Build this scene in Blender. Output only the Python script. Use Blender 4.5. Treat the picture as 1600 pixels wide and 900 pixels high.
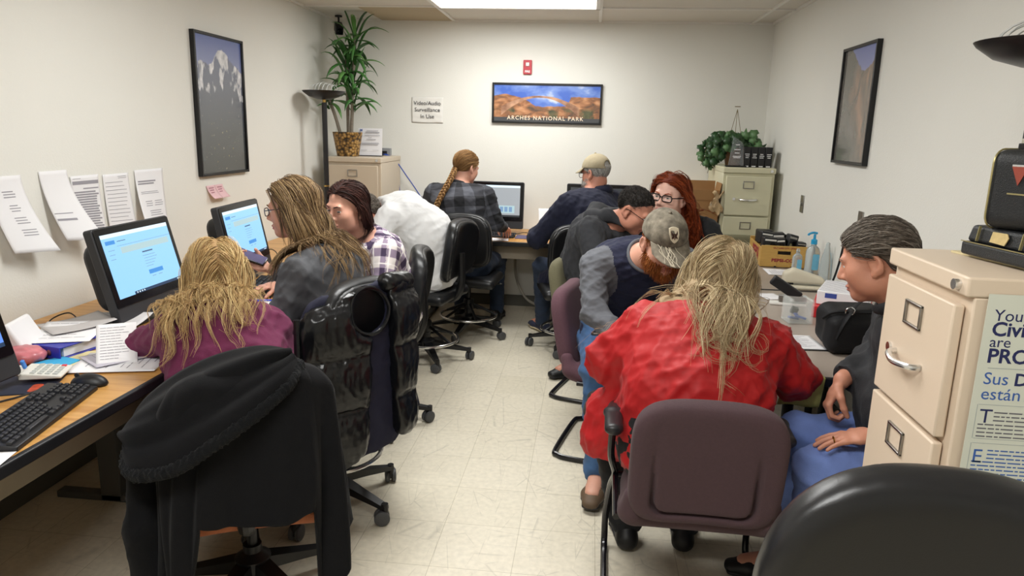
import bpy, bmesh, math, random
import numpy as np
from mathutils import Vector, Matrix
for _o in list(bpy.data.objects): bpy.data.objects.remove(_o)
SC = bpy.context.scene
COL = SC.collection
PI = math.pi
# ---------------------------------------------------------------- camera
CAM_H = 1.555
cd = bpy.data.cameras.new('camera'); cam = bpy.data.objects.new('camera', cd); COL.objects.link(cam)
_pt, _yw, _rl = 0.216236, 0.103045, 0.025628
_fw = Vector((-math.sin(_yw)*math.cos(_pt), math.cos(_yw)*math.cos(_pt), -math.sin(_pt)))
_r = Vector((math.cos(_yw), math.sin(_yw), 0)); _u = _r.cross(_fw)
_r2 = math.cos(_rl)*_r + math.sin(_rl)*_u; _u2 = -math.sin(_rl)*_r + math.cos(_rl)*_u
cam.matrix_world = Matrix(((_r2.x, _u2.x, -_fw.x, 0), (_r2.y, _u2.y, -_fw.y, 0), (_r2.z, _u2.z, -_fw.z, CAM_H), (0, 0, 0, 1)))
cd.sensor_width = 36.0; cd.lens = 1127.3/1600*36; cd.clip_start = 0.02
SC.camera = cam
# ---------------------------------------------------------------- light and exposure
SC.view_settings.view_transform = 'Standard'; SC.view_settings.look = 'None'
SC.view_settings.gamma = 1.0; SC.view_settings.use_curve_mapping = False
SC.view_settings.exposure = 0.38
W = bpy.data.worlds.new('world'); SC.world = W; W.use_nodes = True
W.node_tree.nodes['Background'].inputs[0].default_value = (1, 1, 1, 1)
W.node_tree.nodes['Background'].inputs[1].default_value = 0.15
XL, XR, YB, YF, ZC = -2.253, 1.42, 6.316, -1.6, 2.434
FIXT = [(-0.59, 5.325), (-0.59, 2.885), (-0.59, 0.445)]      # fluorescent fixtures in the ceiling grid
LAMP_W = [22, 27, 28]
for (fx, fy), pw in zip(FIXT, LAMP_W):
    ld = bpy.data.lights.new('fluorescent_light', 'AREA'); ld.shape = 'RECTANGLE'; ld.size = 1.12; ld.size_y = 0.5
    ld.energy = pw; ld.color = (0.985, 1.0, 0.995)
    lo = bpy.data.objects.new('fluorescent_light', ld); COL.objects.link(lo); lo.location = (fx, fy, ZC-0.012)

# ---------------------------------------------------------------- materials
def lin(c):
    if isinstance(c, str):
        c = tuple(int(c[i:i+2], 16)/255 for i in (0, 2, 4))
    return tuple((v/12.92 if v <= 0.04045 else ((v+0.055)/1.055)**2.4) for v in c[:3])+(1.0,)
def N(nt, t, **kw):
    n = nt.nodes.new(t)
    for k, v in kw.items(): setattr(n, k, v)
    return n
MATS = {}
def mat(name, col, rough=0.6, metal=0.0, var=0.08, vscale=12.0, bump=0.0, bscale=200.0, spec=0.5, stretch=None, sss=0.0, coat=0.0, sheen=0.0, emit=None, trans=0.0, ior=1.45, alpha=1.0):
    if name in MATS: return MATS[name]
    m = bpy.data.materials.new(name); m.use_nodes = True; nt = m.node_tree; L = nt.links
    b = nt.nodes['Principled BSDF']
    b.inputs['Roughness'].default_value = rough; b.inputs['Metallic'].default_value = metal
    b.inputs['Specular IOR Level'].default_value = spec; b.inputs['IOR'].default_value = ior
    if sss: b.inputs['Subsurface Weight'].default_value = sss; b.inputs['Subsurface Radius'].default_value = (0.008, 0.003, 0.0015); b.inputs['Subsurface Scale'].default_value = 1.0
    if coat: b.inputs['Coat Weight'].default_value = coat
    if sheen: b.inputs['Sheen Weight'].default_value = sheen; b.inputs['Sheen Roughness'].default_value = 0.5
    if trans: b.inputs['Transmission Weight'].default_value = trans
    if alpha < 1: b.inputs['Alpha'].default_value = alpha
    tc = N(nt, 'ShaderNodeTexCoord'); mp = N(nt, 'ShaderNodeMapping'); L.new(tc.outputs['Object'], mp.inputs[0])
    if stretch: mp.inputs['Scale'].default_value = stretch
    c = lin(col); b.inputs['Base Color'].default_value = c
    if var:
        nz = N(nt, 'ShaderNodeTexNoise'); nz.inputs['Scale'].default_value = vscale; nz.inputs['Detail'].default_value = 4
        L.new(mp.outputs[0], nz.inputs['Vector'])
        mx = N(nt, 'ShaderNodeMix', data_type='RGBA'); L.new(nz.outputs['Fac'], mx.inputs['Factor'])
        mx.inputs['A'].default_value = tuple(v*(1-var*1.6) for v in c[:3])+(1,); mx.inputs['B'].default_value = tuple(min(1, v*(1+var*1.6)) for v in c[:3])+(1,)
        L.new(mx.outputs['Result'], b.inputs['Base Color'])
    if bump:
        nb = N(nt, 'ShaderNodeTexNoise'); nb.inputs['Scale'].default_value = bscale; nb.inputs['Detail'].default_value = 3
        L.new(mp.outputs[0], nb.inputs['Vector'])
        bp = N(nt, 'ShaderNodeBump'); bp.inputs['Strength'].default_value = bump; bp.inputs['Distance'].default_value = 0.004
        L.new(nb.outputs['Fac'], bp.inputs['Height']); L.new(bp.outputs[0], b.inputs['Normal'])
    if emit:
        b.inputs['Emission Color'].default_value = lin(emit[0]); b.inputs['Emission Strength'].default_value = emit[1]
    MATS[name] = m; return m
def bsdf(m): return m.node_tree.nodes['Principled BSDF']

# ---------------------------------------------------------------- object helpers
def link(name, me, parent=None, loc=None, rot=None):
    o = bpy.data.objects.new(name, me); COL.objects.link(o)
    if parent: o.parent = parent
    if loc is not None: o.location = loc
    if rot is not None: o.rotation_euler = rot
    return o
def tag(o, label=None, cat=None, group=None, kind=None):
    if label: o['label'] = label
    if cat: o['category'] = cat
    if group: o['group'] = group
    if kind: o['kind'] = kind
    return o
def thing(name, label, cat, loc=(0, 0, 0), rz=0.0, group=None):
    return tag(link(name, None, None, loc, (0, 0, rz)), label, cat, group)
def kids(o): return [c for c in COL.objects if c.parent == o]
def copy_tree(o, parent=None):
    c = o.copy(); COL.objects.link(c)
    if parent: c.parent = parent
    for ch in list(o.children): copy_tree(ch, c)
    return c
def clone(o, label, loc, rz, group=None):
    c = copy_tree(o); c.location = loc; c.rotation_euler = (0, 0, rz); c['label'] = label
    if group: c['group'] = group
    return c

def mesh_from(name, V, F, mats, fm=None, smooth=None, uv=None):
    me = bpy.data.meshes.new(name)
    V = np.asarray(V, dtype=np.float32)
    if isinstance(F, np.ndarray):
        me.vertices.add(len(V)); me.vertices.foreach_set('co', V.ravel())
        n = F.shape[1]; me.loops.add(F.size); me.loops.foreach_set('vertex_index', F.ravel().astype(np.int32))
        me.polygons.add(len(F)); me.polygons.foreach_set('loop_start', np.arange(0, F.size, n, dtype=np.int32))
        me.update(calc_edges=True)
    else:
        me.from_pydata([tuple(v) for v in V], [], F)
    if not isinstance(mats, (list, tuple)): mats = [mats]
    for m in mats: me.materials.append(m)
    if fm is not None: me.polygons.foreach_set('material_index', np.asarray(fm, dtype=np.int32))
    if smooth is True: me.polygons.foreach_set('use_smooth', np.ones(len(me.polygons), dtype=bool))
    elif smooth:
        me.polygons.foreach_set('use_smooth', np.ones(len(me.polygons), dtype=bool)); me.set_sharp_from_angle(angle=math.radians(smooth))
    if uv is not None:
        l = me.uv_layers.new(name='UVMap'); vi = np.empty(len(me.loops), dtype=np.int32); me.loops.foreach_get('vertex_index', vi)
        l.data.foreach_set('uv', np.asarray(uv, dtype=np.float32)[vi].ravel())
    me.update(); return me

def rotm(rx=0, ry=0, rz=0):
    return np.array(Matrix.Rotation(rz, 3, 'Z') @ Matrix.Rotation(ry, 3, 'Y') @ Matrix.Rotation(rx, 3, 'X'))
class MB:
    """Collects shapes into ONE mesh."""
    def __init__(s): s.V = []; s.F = []; s.M = []; s.mi = 0
    def add(s, V, F):
        o = len(s.V); s.V += [tuple(map(float, v)) for v in V]
        for f in F: s.F.append(tuple(i+o for i in f)); s.M.append(s.mi)
        return s
    def box(s, c, size, rot=None, taper=1.0):
        hx, hy, hz = size[0]/2, size[1]/2, size[2]/2
        V = np.array([(x*hx*(taper if z > 0 else 1), y*hy*(taper if z > 0 else 1), z*hz) for z in (-1, 1) for y in (-1, 1) for x in (-1, 1)])
        if rot is not None: V = V @ np.asarray(rot).T
        return s.add(V+np.array(c), [(0, 2, 3, 1), (4, 5, 7, 6), (0, 1, 5, 4), (2, 6, 7, 3), (0, 4, 6, 2), (1, 3, 7, 5)])
    def tube(s, pts, r, n=10, closed=False, caps=True, flat=1.0):
        P = np.array(pts, float); m = len(P); R = np.full(m, r, float) if np.isscalar(r) else np.array(r, float)
        T = np.zeros_like(P)
        for i in range(m):
            a = P[(i-1) % m] if (closed or i > 0) else P[i]; b = P[(i+1) % m] if (closed or i < m-1) else P[i]
            T[i] = (b-a)/max(1e-9, np.linalg.norm(b-a))
        up = np.array([0, 0, 1.]) if abs(T[0][2]) < 0.9 else np.array([1., 0, 0])
        V = []; u = np.cross(T[0], up); u /= np.linalg.norm(u)
        for i in range(m):
            u = u-T[i]*np.dot(u, T[i]); u /= max(1e-9, np.linalg.norm(u)); w = np.cross(T[i], u)
            for k in range(n):
                a = 2*PI*k/n; V.append(P[i]+R[i]*(math.cos(a)*u+flat*math.sin(a)*w))
        F = []
        for i in range(m if closed else m-1):
            j = (i+1) % m
            for k in range(n): F.append((i*n+k, i*n+(k+1) % n, j*n+(k+1) % n, j*n+k))
        if caps and not closed: F.append(tuple(range(n))[::-1]); F.append(tuple((m-1)*n+k for k in range(n)))
        return s.add(V, F)
    def cyl(s, a, b, r, n=16, r2=None): return s.tube([a, b], [r, r if r2 is None else r2], n)
    def lathe(s, prof, c=(0, 0, 0), n=24, rot=None):
        V = []; m = len(prof)
        for (r, z) in prof:
            for k in range(n): a = 2*PI*k/n; V.append((max(r, 1e-5)*math.cos(a), max(r, 1e-5)*math.sin(a), z))
        V = np.array(V)
        if rot is not None: V = V @ np.asarray(rot).T
        F = [(i*n+k, i*n+(k+1) % n, (i+1)*n+(k+1) % n, (i+1)*n+k) for i in range(m-1) for k in range(n)]
        F.append(tuple(range(n))[::-1]); F.append(tuple((m-1)*n+k for k in range(n)))
        return s.add(V+np.array(c), F)
    def prism(s, outline, z0, z1, M3=None, c=(0, 0, 0)):
        n = len(outline); V = np.array([(x, y, z) for z in (z0, z1) for x, y in outline], float)
        if M3 is not None: V = V @ np.asarray(M3).T
        return s.add(V+np.array(c), [tuple(range(n))[::-1], tuple(range(n, 2*n))]+[(i, (i+1) % n, n+(i+1) % n, n+i) for i in range(n)])
    def sphere(s, c, r, n=16, m=10):
        r = np.array([r, r, r] if np.isscalar(r) else r, float)
        prof = [(math.sin(PI*i/m), -math.cos(PI*i/m)) for i in range(m+1)]
        V = [(max(p[0], 1e-4)*math.cos(2*PI*k/n)*r[0]+c[0], max(p[0], 1e-4)*math.sin(2*PI*k/n)*r[1]+c[1], p[1]*r[2]+c[2]) for p in prof for k in range(n)]
        return s.add(V, [(i*n+k, i*n+(k+1) % n, (i+1)*n+(k+1) % n, (i+1)*n+k) for i in range(m) for k in range(n)])
    def grid(s, fn, nu, nv):
        V = [fn(i/nu, j/nv) for j in range(nv+1) for i in range(nu+1)]
        return s.add(V, [(j*(nu+1)+i, j*(nu+1)+i+1, (j+1)*(nu+1)+i+1, (j+1)*(nu+1)+i) for j in range(nv) for i in range(nu)])
    def me(s, name, mats, smooth=35): return mesh_from(name, s.V, s.F, mats, s.M, smooth)
    def build(s, name, mats, parent=None, bevel=0, seg=2, loc=None, rot=None, smooth=35, solid=0, label=None):
        o = link(name, s.me(name, mats, smooth), parent, loc, rot)
        if solid:
            md = o.modifiers.new('solidify', 'SOLIDIFY'); md.thickness = solid; md.offset = 0
        if bevel:
            md = o.modifiers.new('bevel', 'BEVEL'); md.width = bevel; md.segments = seg; md.limit_method = 'ANGLE'; md.angle_limit = math.radians(40)
        if label: o['label'] = label
        return o
def arc(c, r, a0, a1, n, ax=(1, 0, 0), ay=(0, 1, 0)):
    ax = np.array(ax, float); ay = np.array(ay, float)
    return [np.array(c)+r*(math.cos(a0+(a1-a0)*i/n)*ax+math.sin(a0+(a1-a0)*i/n)*ay) for i in range(n+1)]
def smooth_path(P, n=6, closed=False):
    P = [np.array(p, float) for p in P]; out = []; m = len(P)
    for i in range(m if closed else m-1):
        p0 = P[(i-1) % m] if (closed or i > 0) else P[i]; p1 = P[i]; p2 = P[(i+1) % m]; p3 = P[(i+2) % m] if (closed or i < m-2) else p2
        for k in range(n):
            t = k/n; out.append(0.5*((2*p1)+(-p0+p2)*t+(2*p0-5*p1+4*p2-p3)*t*t+(-p0+3*p1-3*p2+p3)*t**3))
    if not closed: out.append(P[-1])
    return out
def rrect(w, h, r, n=5):
    o = []
    for cx, cy, a in ((w/2-r, h/2-r, 0), (-w/2+r, h/2-r, PI/2), (-w/2+r, -h/2+r, PI), (w/2-r, -h/2+r, 1.5*PI)):
        for k in range(n+1): t = a+PI/2*k/n; o.append((cx+r*math.cos(t), cy+r*math.sin(t)))
    return o
def text(s, size, m, parent, org, ax, ay, name='lettering', align='CENTER', ext=0.0004, bold=0.0, sx=1.0, space=1.0):
    """Lettering as a mesh: org = anchor, ax = writing direction, ay = up."""
    c = bpy.data.curves.new('lettering', 'FONT'); c.body = s; c.size = size; c.extrude = ext; c.align_x = align; c.align_y = 'CENTER'; c.offset = bold; c.space_character = space; c.resolution_u = 3
    t = bpy.data.objects.new('lettering_curve', c); me = bpy.data.meshes.new_from_object(t)
    bpy.data.objects.remove(t); bpy.data.curves.remove(c)
    ax = Vector(ax).normalized(); ay = Vector(ay).normalized(); az = ax.cross(ay)
    M4 = Matrix(((ax.x*sx, ay.x, az.x, org[0]), (ax.y*sx, ay.y, az.y, org[1]), (ax.z*sx, ay.z, az.z, org[2]), (0, 0, 0, 1)))
    me.transform(M4); me.materials.clear(); me.materials.append(m)
    return link(name, me, parent)

# ---------------------------------------------------------------- implicit surfaces (for soft, continuous shapes)
def nets(f, lo, hi, h, B=4, margin=0.0):
    lo = np.array(lo, float); hi = np.array(hi, float)
    nb = np.maximum(1, np.ceil((hi-lo)/(h*B)).astype(int)); n = nb*B
    g = np.stack(np.meshgrid(*[np.arange(k) for k in nb], indexing='ij'), -1).reshape(-1, 3)
    cv = f((lo+(g+0.5)*B*h).astype(np.float32)).reshape(nb)
    act = np.abs(cv) < B*h*0.87*1.35+margin
    rep = lambda a: a.repeat(B, 0).repeat(B, 1).repeat(B, 2)
    ra = rep(act); pm = np.zeros(n+1, bool)
    for dx in (0, 1):
        for dy in (0, 1):
            for dz in (0, 1): pm[dx:dx+n[0], dy:dy+n[1], dz:dz+n[2]] |= ra
    D = np.ones(n+1, np.float32); D[:n[0], :n[1], :n[2]] = np.where(rep(cv) < 0, -1, 1)
    ip = np.argwhere(pm); out = np.empty(len(ip), np.float32)
    for s in range(0, len(ip), 200000): out[s:s+200000] = f((lo+ip[s:s+200000]*h).astype(np.float32))
    D[pm] = out
    ins = D < 0
    c = ins[:-1, :-1, :-1].astype(np.uint8)
    for dx in (0, 1):
        for dy in (0, 1):
            for dz in (0, 1):
                if dx+dy+dz: c = c+ins[dx:dx+n[0], dy:dy+n[1], dz:dz+n[2]]
    am = (c > 0) & (c < 8) & ra; ci = np.argwhere(am); idx = np.full(n, -1, np.int32); idx[am] = np.arange(len(ci))
    if len(ci) == 0: return np.zeros((0, 3)), np.zeros((0, 4), np.int32)
    acc = np.zeros((len(ci), 3)); cnt = np.zeros(len(ci))
    cr = [(x, y, z) for x in (0, 1) for y in (0, 1) for z in (0, 1)]
    cvs = {k: D[ci[:, 0]+k[0], ci[:, 1]+k[1], ci[:, 2]+k[2]] for k in cr}
    for a in cr:
        for ax in range(3):
            if a[ax] == 0:
                b = list(a); b[ax] = 1; b = tuple(b); da, db = cvs[a], cvs[b]; m = (da < 0) != (db < 0)
                t = np.where(m, da/np.where(np.abs(da-db) < 1e-12, 1, da-db), 0)
                p = np.array(a, float)[None].repeat(len(ci), 0); p[:, ax] += t
                acc[m] += p[m]; cnt[m] += 1
    V = lo+(ci+acc/np.maximum(cnt, 1)[:, None])*h
    Q = []
    for ax in range(3):
        b, d = (ax+1) % 3, (ax+2) % 3
        A = [slice(0, n[0]+1)]*3; A = list(A); A[ax] = slice(0, n[ax]); A[b] = slice(1, n[b]); A[d] = slice(1, n[d])
        B2 = list(A); B2[ax] = slice(1, n[ax]+1)
        ia, ib = ins[tuple(A)], ins[tuple(B2)]
        e = np.argwhere(ia != ib); off = np.zeros(3, int); off[b] = 1; off[d] = 1; e = e+off
        fl = ia[ia != ib]
        def q(db, dd):
            k = e.copy(); k[:, b] += db; k[:, d] += dd; return idx[k[:, 0], k[:, 1], k[:, 2]]
        quad = np.stack([q(-1, -1), q(0, -1), q(0, 0), q(-1, 0)], 1)
        quad[~fl] = quad[~fl][:, ::-1]; Q.append(quad)
    Q = np.concatenate(Q); Q = Q[(Q >= 0).all(1)]
    return V, Q
def relax(V, Q, it=1, w=0.5):
    for _ in range(it):
        s = np.zeros_like(V); c = np.zeros(len(V))
        for i in range(4):
            for j in (1, 3):
                np.add.at(s, Q[:, i], V[Q[:, (i+j) % 4]]); np.add.at(c, Q[:, i], 1)
        V = V*(1-w)+w*s/np.maximum(c, 1)[:, None]
    return V
def vnormals(V, Q):
    fn = np.cross(V[Q[:, 2]]-V[Q[:, 0]], V[Q[:, 3]]-V[Q[:, 1]]); n = np.zeros_like(V)
    for i in range(4): np.add.at(n, Q[:, i], fn)
    return n/np.maximum(1e-9, np.linalg.norm(n, axis=1))[:, None]
def smin(a, b, k):
    if k <= 0: return np.minimum(a, b)
    h = np.maximum(k-np.abs(a-b), 0)/k
    return np.minimum(a, b)-h*h*k*0.25
def smax(a, b, k): return -smin(-a, -b, k)
def cap(a, b, ra, rb=None):
    a = np.array(a, np.float32); b = np.array(b, np.float32); rb = ra if rb is None else rb; ab = b-a; L2 = max(1e-9, float(ab@ab))
    def f(P):
        t = np.clip(((P-a)@ab)/L2, 0, 1); return np.linalg.norm(P-a-t[:, None]*ab, axis=1)-(ra+(rb-ra)*t)
    return f
def ell(c, r, M3=None):
    c = np.array(c, np.float32); r = np.array(r, np.float32); M3 = None if M3 is None else np.array(M3, np.float32)
    def f(P):
        q = P-c
        if M3 is not None: q = q@M3
        k0 = np.linalg.norm(q/r, axis=1); k1 = np.linalg.norm(q/(r*r), axis=1)
        return k0*(k0-1)/np.maximum(k1, 1e-6)
    return f
def ecap(a, b, wa, wb, right):
    """Tapered bar with elliptical section: wa, wb = (half width, half depth)."""
    a = np.array(a, np.float32); b = np.array(b, np.float32); ax = b-a; L = float(np.linalg.norm(ax)); ax = ax/L
    r = np.array(right, np.float32); r = r-ax*(r@ax); r /= np.linalg.norm(r); fw = np.cross(ax, r)
    def f(P):
        q = P-a; s = q@ax; t = np.clip(s/L, 0, 1); w = wa[0]+(wb[0]-wa[0])*t; d = wa[1]+(wb[1]-wa[1])*t; rs = np.minimum(w, d)
        u = q@r; v = q@fw; o = s-t*L
        k0 = np.sqrt((u/w)**2+(v/d)**2+(o/rs)**2); k1 = np.sqrt((u/w**2)**2+(v/d**2)**2+(o/rs**2)**2)
        return k0*(k0-1)/np.maximum(k1, 1e-6)
    return f
def rbox(c, half, r, M3=None):
    c = np.array(c, np.float32); hf = np.array(half, np.float32)-r; M3 = None if M3 is None else np.array(M3, np.float32)
    def f(P):
        q = P-c
        if M3 is not None: q = q@M3
        q = np.abs(q)-hf
        return np.linalg.norm(np.maximum(q, 0), axis=1)+np.minimum(q.max(1), 0)-r
    return f
def union(fs, k=0.02):
    def f(P):
        d = fs[0](P)
        for g in fs[1:]: d = smin(d, g(P), k)
        return d
    return f
def half(n, p):
    n = np.array(n, np.float32); n = n/np.linalg.norm(n); p = np.array(p, np.float32)
    return lambda P: (P-p)@n
_rs = np.random.RandomState(7)
_KD = _rs.normal(size=(40, 3)); _KD /= np.linalg.norm(_KD, axis=1)[:, None]; _KP = _rs.rand(40)*6.283
def ridge(P, scale, seed=0, st=(1, 1, 1)):
    """Sharp cloth-like folds, about -0.5..0.5."""
    P = P*np.array(st); o = np.zeros(len(P)); w = 0
    for i in range(5):
        j = (seed*5+i) % 40; j2 = (seed*5+i+11) % 40
        ph = P@_KD[j]*scale*(1+0.45*i)+_KP[j]+1.6*np.sin(P@_KD[j2]*scale*0.7+_KP[j2]); a = 1/(1+0.6*i)
        o += a*(1-2*np.abs(np.sin(ph))**0.7); w += a
    return o/w
def soft_obj(name, f, lo, hi, h, m, parent=None, org=(0, 0, 0), it=1, disp=None, fm=None, uv=None, label=None, margin=0.0):
    V, Q = nets(f, lo, hi, h, margin=margin)
    V = relax(V, Q, it)
    if disp is not None: V = V+vnormals(V, Q)*disp(V)[:, None]
    me = mesh_from(name, V-np.array(org), Q, m, None if fm is None else fm(V[Q].mean(1)), True, None if uv is None else uv(V))
    o = link(name, me, parent)
    if label: o['label'] = label
    return o
# ================================================================ the room
def floor_mat():
    m = mat('vinyl_floor', 'c9c0a6', 0.32, var=0); nt = m.node_tree; L = nt.links; b = bsdf(m)
    tc = N(nt, 'ShaderNodeTexCoord'); mp = N(nt, 'ShaderNodeMapping'); L.new(tc.outputs['Object'], mp.inputs[0]); mp.inputs['Location'].default_value = (0.215, 0.1, 0)
    br = N(nt, 'ShaderNodeTexBrick'); br.offset = 0; br.inputs['Scale'].default_value = 1.0; br.inputs['Brick Width'].default_value = 0.3; br.inputs['Row Height'].default_value = 0.3; br.inputs['Mortar Size'].default_value = 0.0011; br.inputs['Mortar Smooth'].default_value = 0.3
    br.inputs['Color1'].default_value = lin('dad2bf'); br.inputs['Color2'].default_value = lin('d5cdb9'); br.inputs['Mortar'].default_value = lin('aba28b'); L.new(mp.outputs[0], br.inputs['Vector'])
    n1 = N(nt, 'ShaderNodeTexNoise'); n1.inputs['Scale'].default_value = 42; n1.inputs['Detail'].default_value = 6; L.new(tc.outputs['Object'], n1.inputs['Vector'])
    r1 = N(nt, 'ShaderNodeMapRange'); r1.inputs['From Min'].default_value = 0.3; r1.inputs['From Max'].default_value = 0.7; r1.inputs['To Min'].default_value = 0.90; r1.inputs['To Max'].default_value = 1.05; L.new(n1.outputs['Fac'], r1.inputs['Value'])
    # fine scratches: thin lines of warped cells, where large noise allows them
    prod = r1.outputs[0]
    for sc, st, rot, wid, dep in ((7.0, (1, 0.22, 1), 0.5, 0.012, 0.22), (6.0, (0.25, 1, 1), 0.35, 0.010, 0.18), (9.0, (1, 0.3, 1), -0.7, 0.012, 0.18)):
        m2 = N(nt, 'ShaderNodeMapping'); m2.inputs['Rotation'].default_value = (0, 0, rot); m2.inputs['Scale'].default_value = st; L.new(tc.outputs['Object'], m2.inputs[0])
        v = N(nt, 'ShaderNodeTexVoronoi', feature='DISTANCE_TO_EDGE'); v.inputs['Scale'].default_value = sc; L.new(m2.outputs[0], v.inputs['Vector'])
        r = N(nt, 'ShaderNodeMapRange'); r.inputs['From Min'].default_value = 0; r.inputs['From Max'].default_value = wid; r.inputs['To Min'].default_value = 1-dep; r.inputs['To Max'].default_value = 1; L.new(v.outputs['Distance'], r.inputs['Value'])
        n2 = N(nt, 'ShaderNodeTexNoise'); n2.inputs['Scale'].default_value = sc*0.9; L.new(tc.outputs['Object'], n2.inputs['Vector'])
        g = N(nt, 'ShaderNodeMapRange'); g.inputs['From Min'].default_value = 0.47; g.inputs['From Max'].default_value = 0.55; L.new(n2.outputs['Fac'], g.inputs['Value'])
        mx = N(nt, 'ShaderNodeMix'); L.new(g.outputs[0], mx.inputs['Factor']); mx.inputs['A'].default_value = 1; L.new(r.outputs[0], mx.inputs['B'])
        mu = N(nt, 'ShaderNodeMath', operation='MULTIPLY'); L.new(prod, mu.inputs[0]); L.new(mx.outputs['Result'], mu.inputs[1]); prod = mu.outputs[0]
    mc = N(nt, 'ShaderNodeVectorMath', operation='SCALE'); L.new(br.outputs['Color'], mc.inputs[0]); L.new(prod, mc.inputs['Scale']); L.new(mc.outputs[0], b.inputs['Base Color'])
    n3 = N(nt, 'ShaderNodeTexNoise'); n3.inputs['Scale'].default_value = 9; L.new(tc.outputs['Object'], n3.inputs['Vector'])
    r3 = N(nt, 'ShaderNodeMapRange'); r3.inputs['To Min'].default_value = 0.27; r3.inputs['To Max'].default_value = 0.5; L.new(n3.outputs['Fac'], r3.inputs['Value']); L.new(r3.outputs[0], b.inputs['Roughness'])
    return m
M_wall = mat('painted_wall', 'e5e4dd', 0.75, var=0.012, vscale=3, bump=0.22, bscale=120)
M_floor = floor_mat()
M_ceil = mat('ceiling_tile', 'dcd8cf', 0.9, var=0.03, vscale=160, bump=0.35, bscale=260)
M_tbar = mat('ceiling_tee', 'e8e6e0', 0.45, var=0.0)
M_base = mat('vinyl_baseboard', '57554d', 0.5, var=0.05)
M_black = mat('black_plastic', '17171a', 0.42, var=0.1, bump=0.08, bscale=500)
M_blackg = mat('black_gloss', '0d0d10', 0.16, var=0.0)
M_dgrey = mat('dark_grey_plastic', '2b2c2f', 0.45, var=0.06, bump=0.06, bscale=600)
M_chrome = mat('chrome', 'e2e2e2', 0.24, 1.0, var=0)
M_steel = mat('brushed_steel', '9c9a96', 0.32, 1.0, var=0.05)
M_white = mat('white_paper', 'e9e8ea', 0.8, var=0.01)
M_ink = mat('grey_print', '98969d', 0.85, var=0)
M_inkd = mat('dark_print', '35343c', 0.85, var=0)
M_whitep = mat('white_plastic', 'e4e2dc', 0.4, var=0.02)
def struct(name, mb, m, **k):
    o = mb.build(name, m, **k); o['kind'] = 'structure'; return o
struct('floor', MB().box(((XL+XR)/2, (YB+YF)/2, -0.05), (XR-XL+0.4, YB-YF+0.4, 0.1)), M_floor)
struct('ceiling', MB().box(((XL+XR)/2, (YB+YF)/2, ZC+0.08), (XR-XL+0.4, YB-YF+0.4, 0.14)), M_ceil)
struct('wall_left', MB().box((XL-0.05, (YB+YF)/2, ZC/2), (0.1, YB-YF+0.2, ZC+0.2)), M_wall)
struct('wall_right', MB().box((XR+0.05, (YB+YF)/2, ZC/2), (0.1, YB-YF+0.2, ZC+0.2)), M_wall)
struct('wall_back', MB().box(((XL+XR)/2, YB+0.05, ZC/2), (XR-XL+0.2, 0.1, ZC+0.2)), M_wall)
struct('wall_front', MB().box(((XL+XR)/2, YF-0.05, ZC/2), (XR-XL+0.2, 0.1, ZC+0.2)), M_wall)
struct('baseboard_back', MB().box(((XL+XR)/2, YB-0.004, 0.05), (XR-XL, 0.008, 0.1)), M_base, bevel=0.003)
struct('baseboard_left', MB().box((XL+0.004, (YB+YF)/2, 0.05), (0.008, YB-YF, 0.1)), M_base, bevel=0.003)
struct('baseboard_right', MB().box((XR-0.004, (YB+YF)/2, 0.05), (0.008, YB-YF, 0.1)), M_base, bevel=0.003)
tg = MB()
tx = [-1.2, 0.02, 1.24]; ty = [5.63-0.61*i for i in range(12)]
for x in tx: tg.box((x, (YB+YF)/2, ZC+0.004), (0.024, YB-YF, 0.012))
for y in ty: tg.box(((XL+XR)/2, y, ZC+0.004), (XR-XL, 0.024, 0.0115))
tg.box(((XL+XR)/2, YB-0.011, ZC+0.002), (XR-XL, 0.022, 0.016)); tg.box((XL+0.011, (YB+YF)/2, ZC+0.002), (0.022, YB-YF, 0.0165)); tg.box((XR-0.011, (YB+YF)/2, ZC+0.002), (0.022, YB-YF, 0.0165))
struct('trim_1', tg, M_tbar)
M_ctile = mat('stained_tile', 'b5a68c', 0.9, var=0.03, vscale=140, bump=0.3, bscale=260)
tag(MB().box((-1.512, 5.965, ZC+0.003), (0.60, 0.66, 0.012)).build('ceiling_tile', M_ctile), 'tan discoloured ceiling tile against the back wall', 'ceiling tile')
M_diff = mat('lamp_diffuser', 'f4f4f2', 0.5, var=0, emit=('fffaf0', 4.0))
M_enam = mat('white_enamel', 'eeece8', 0.35, var=0)
for i, (fx, fy) in enumerate(FIXT):
    lab = ['recessed fluorescent ceiling light nearest the back wall', 'recessed fluorescent ceiling light over the middle of the room', 'recessed fluorescent ceiling light over the front of the room'][i]
    t = thing('ceiling_light', lab, 'ceiling light', (fx, fy, ZC), 0, 'fluorescent ceiling lights')
    fr = MB()
    for sx in (-1, 1): fr.box((sx*0.59, 0, -0.002), (0.03, 0.6, 0.018))
    for sy in (-1, 1): fr.box((0, sy*0.285, -0.002), (1.21, 0.03, 0.018))
    fr.build('frame', M_enam, t, bevel=0.003)
    MB().box((0, 0, 0.001), (1.15, 0.54, 0.012)).build('diffuser', M_diff, t)

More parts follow.
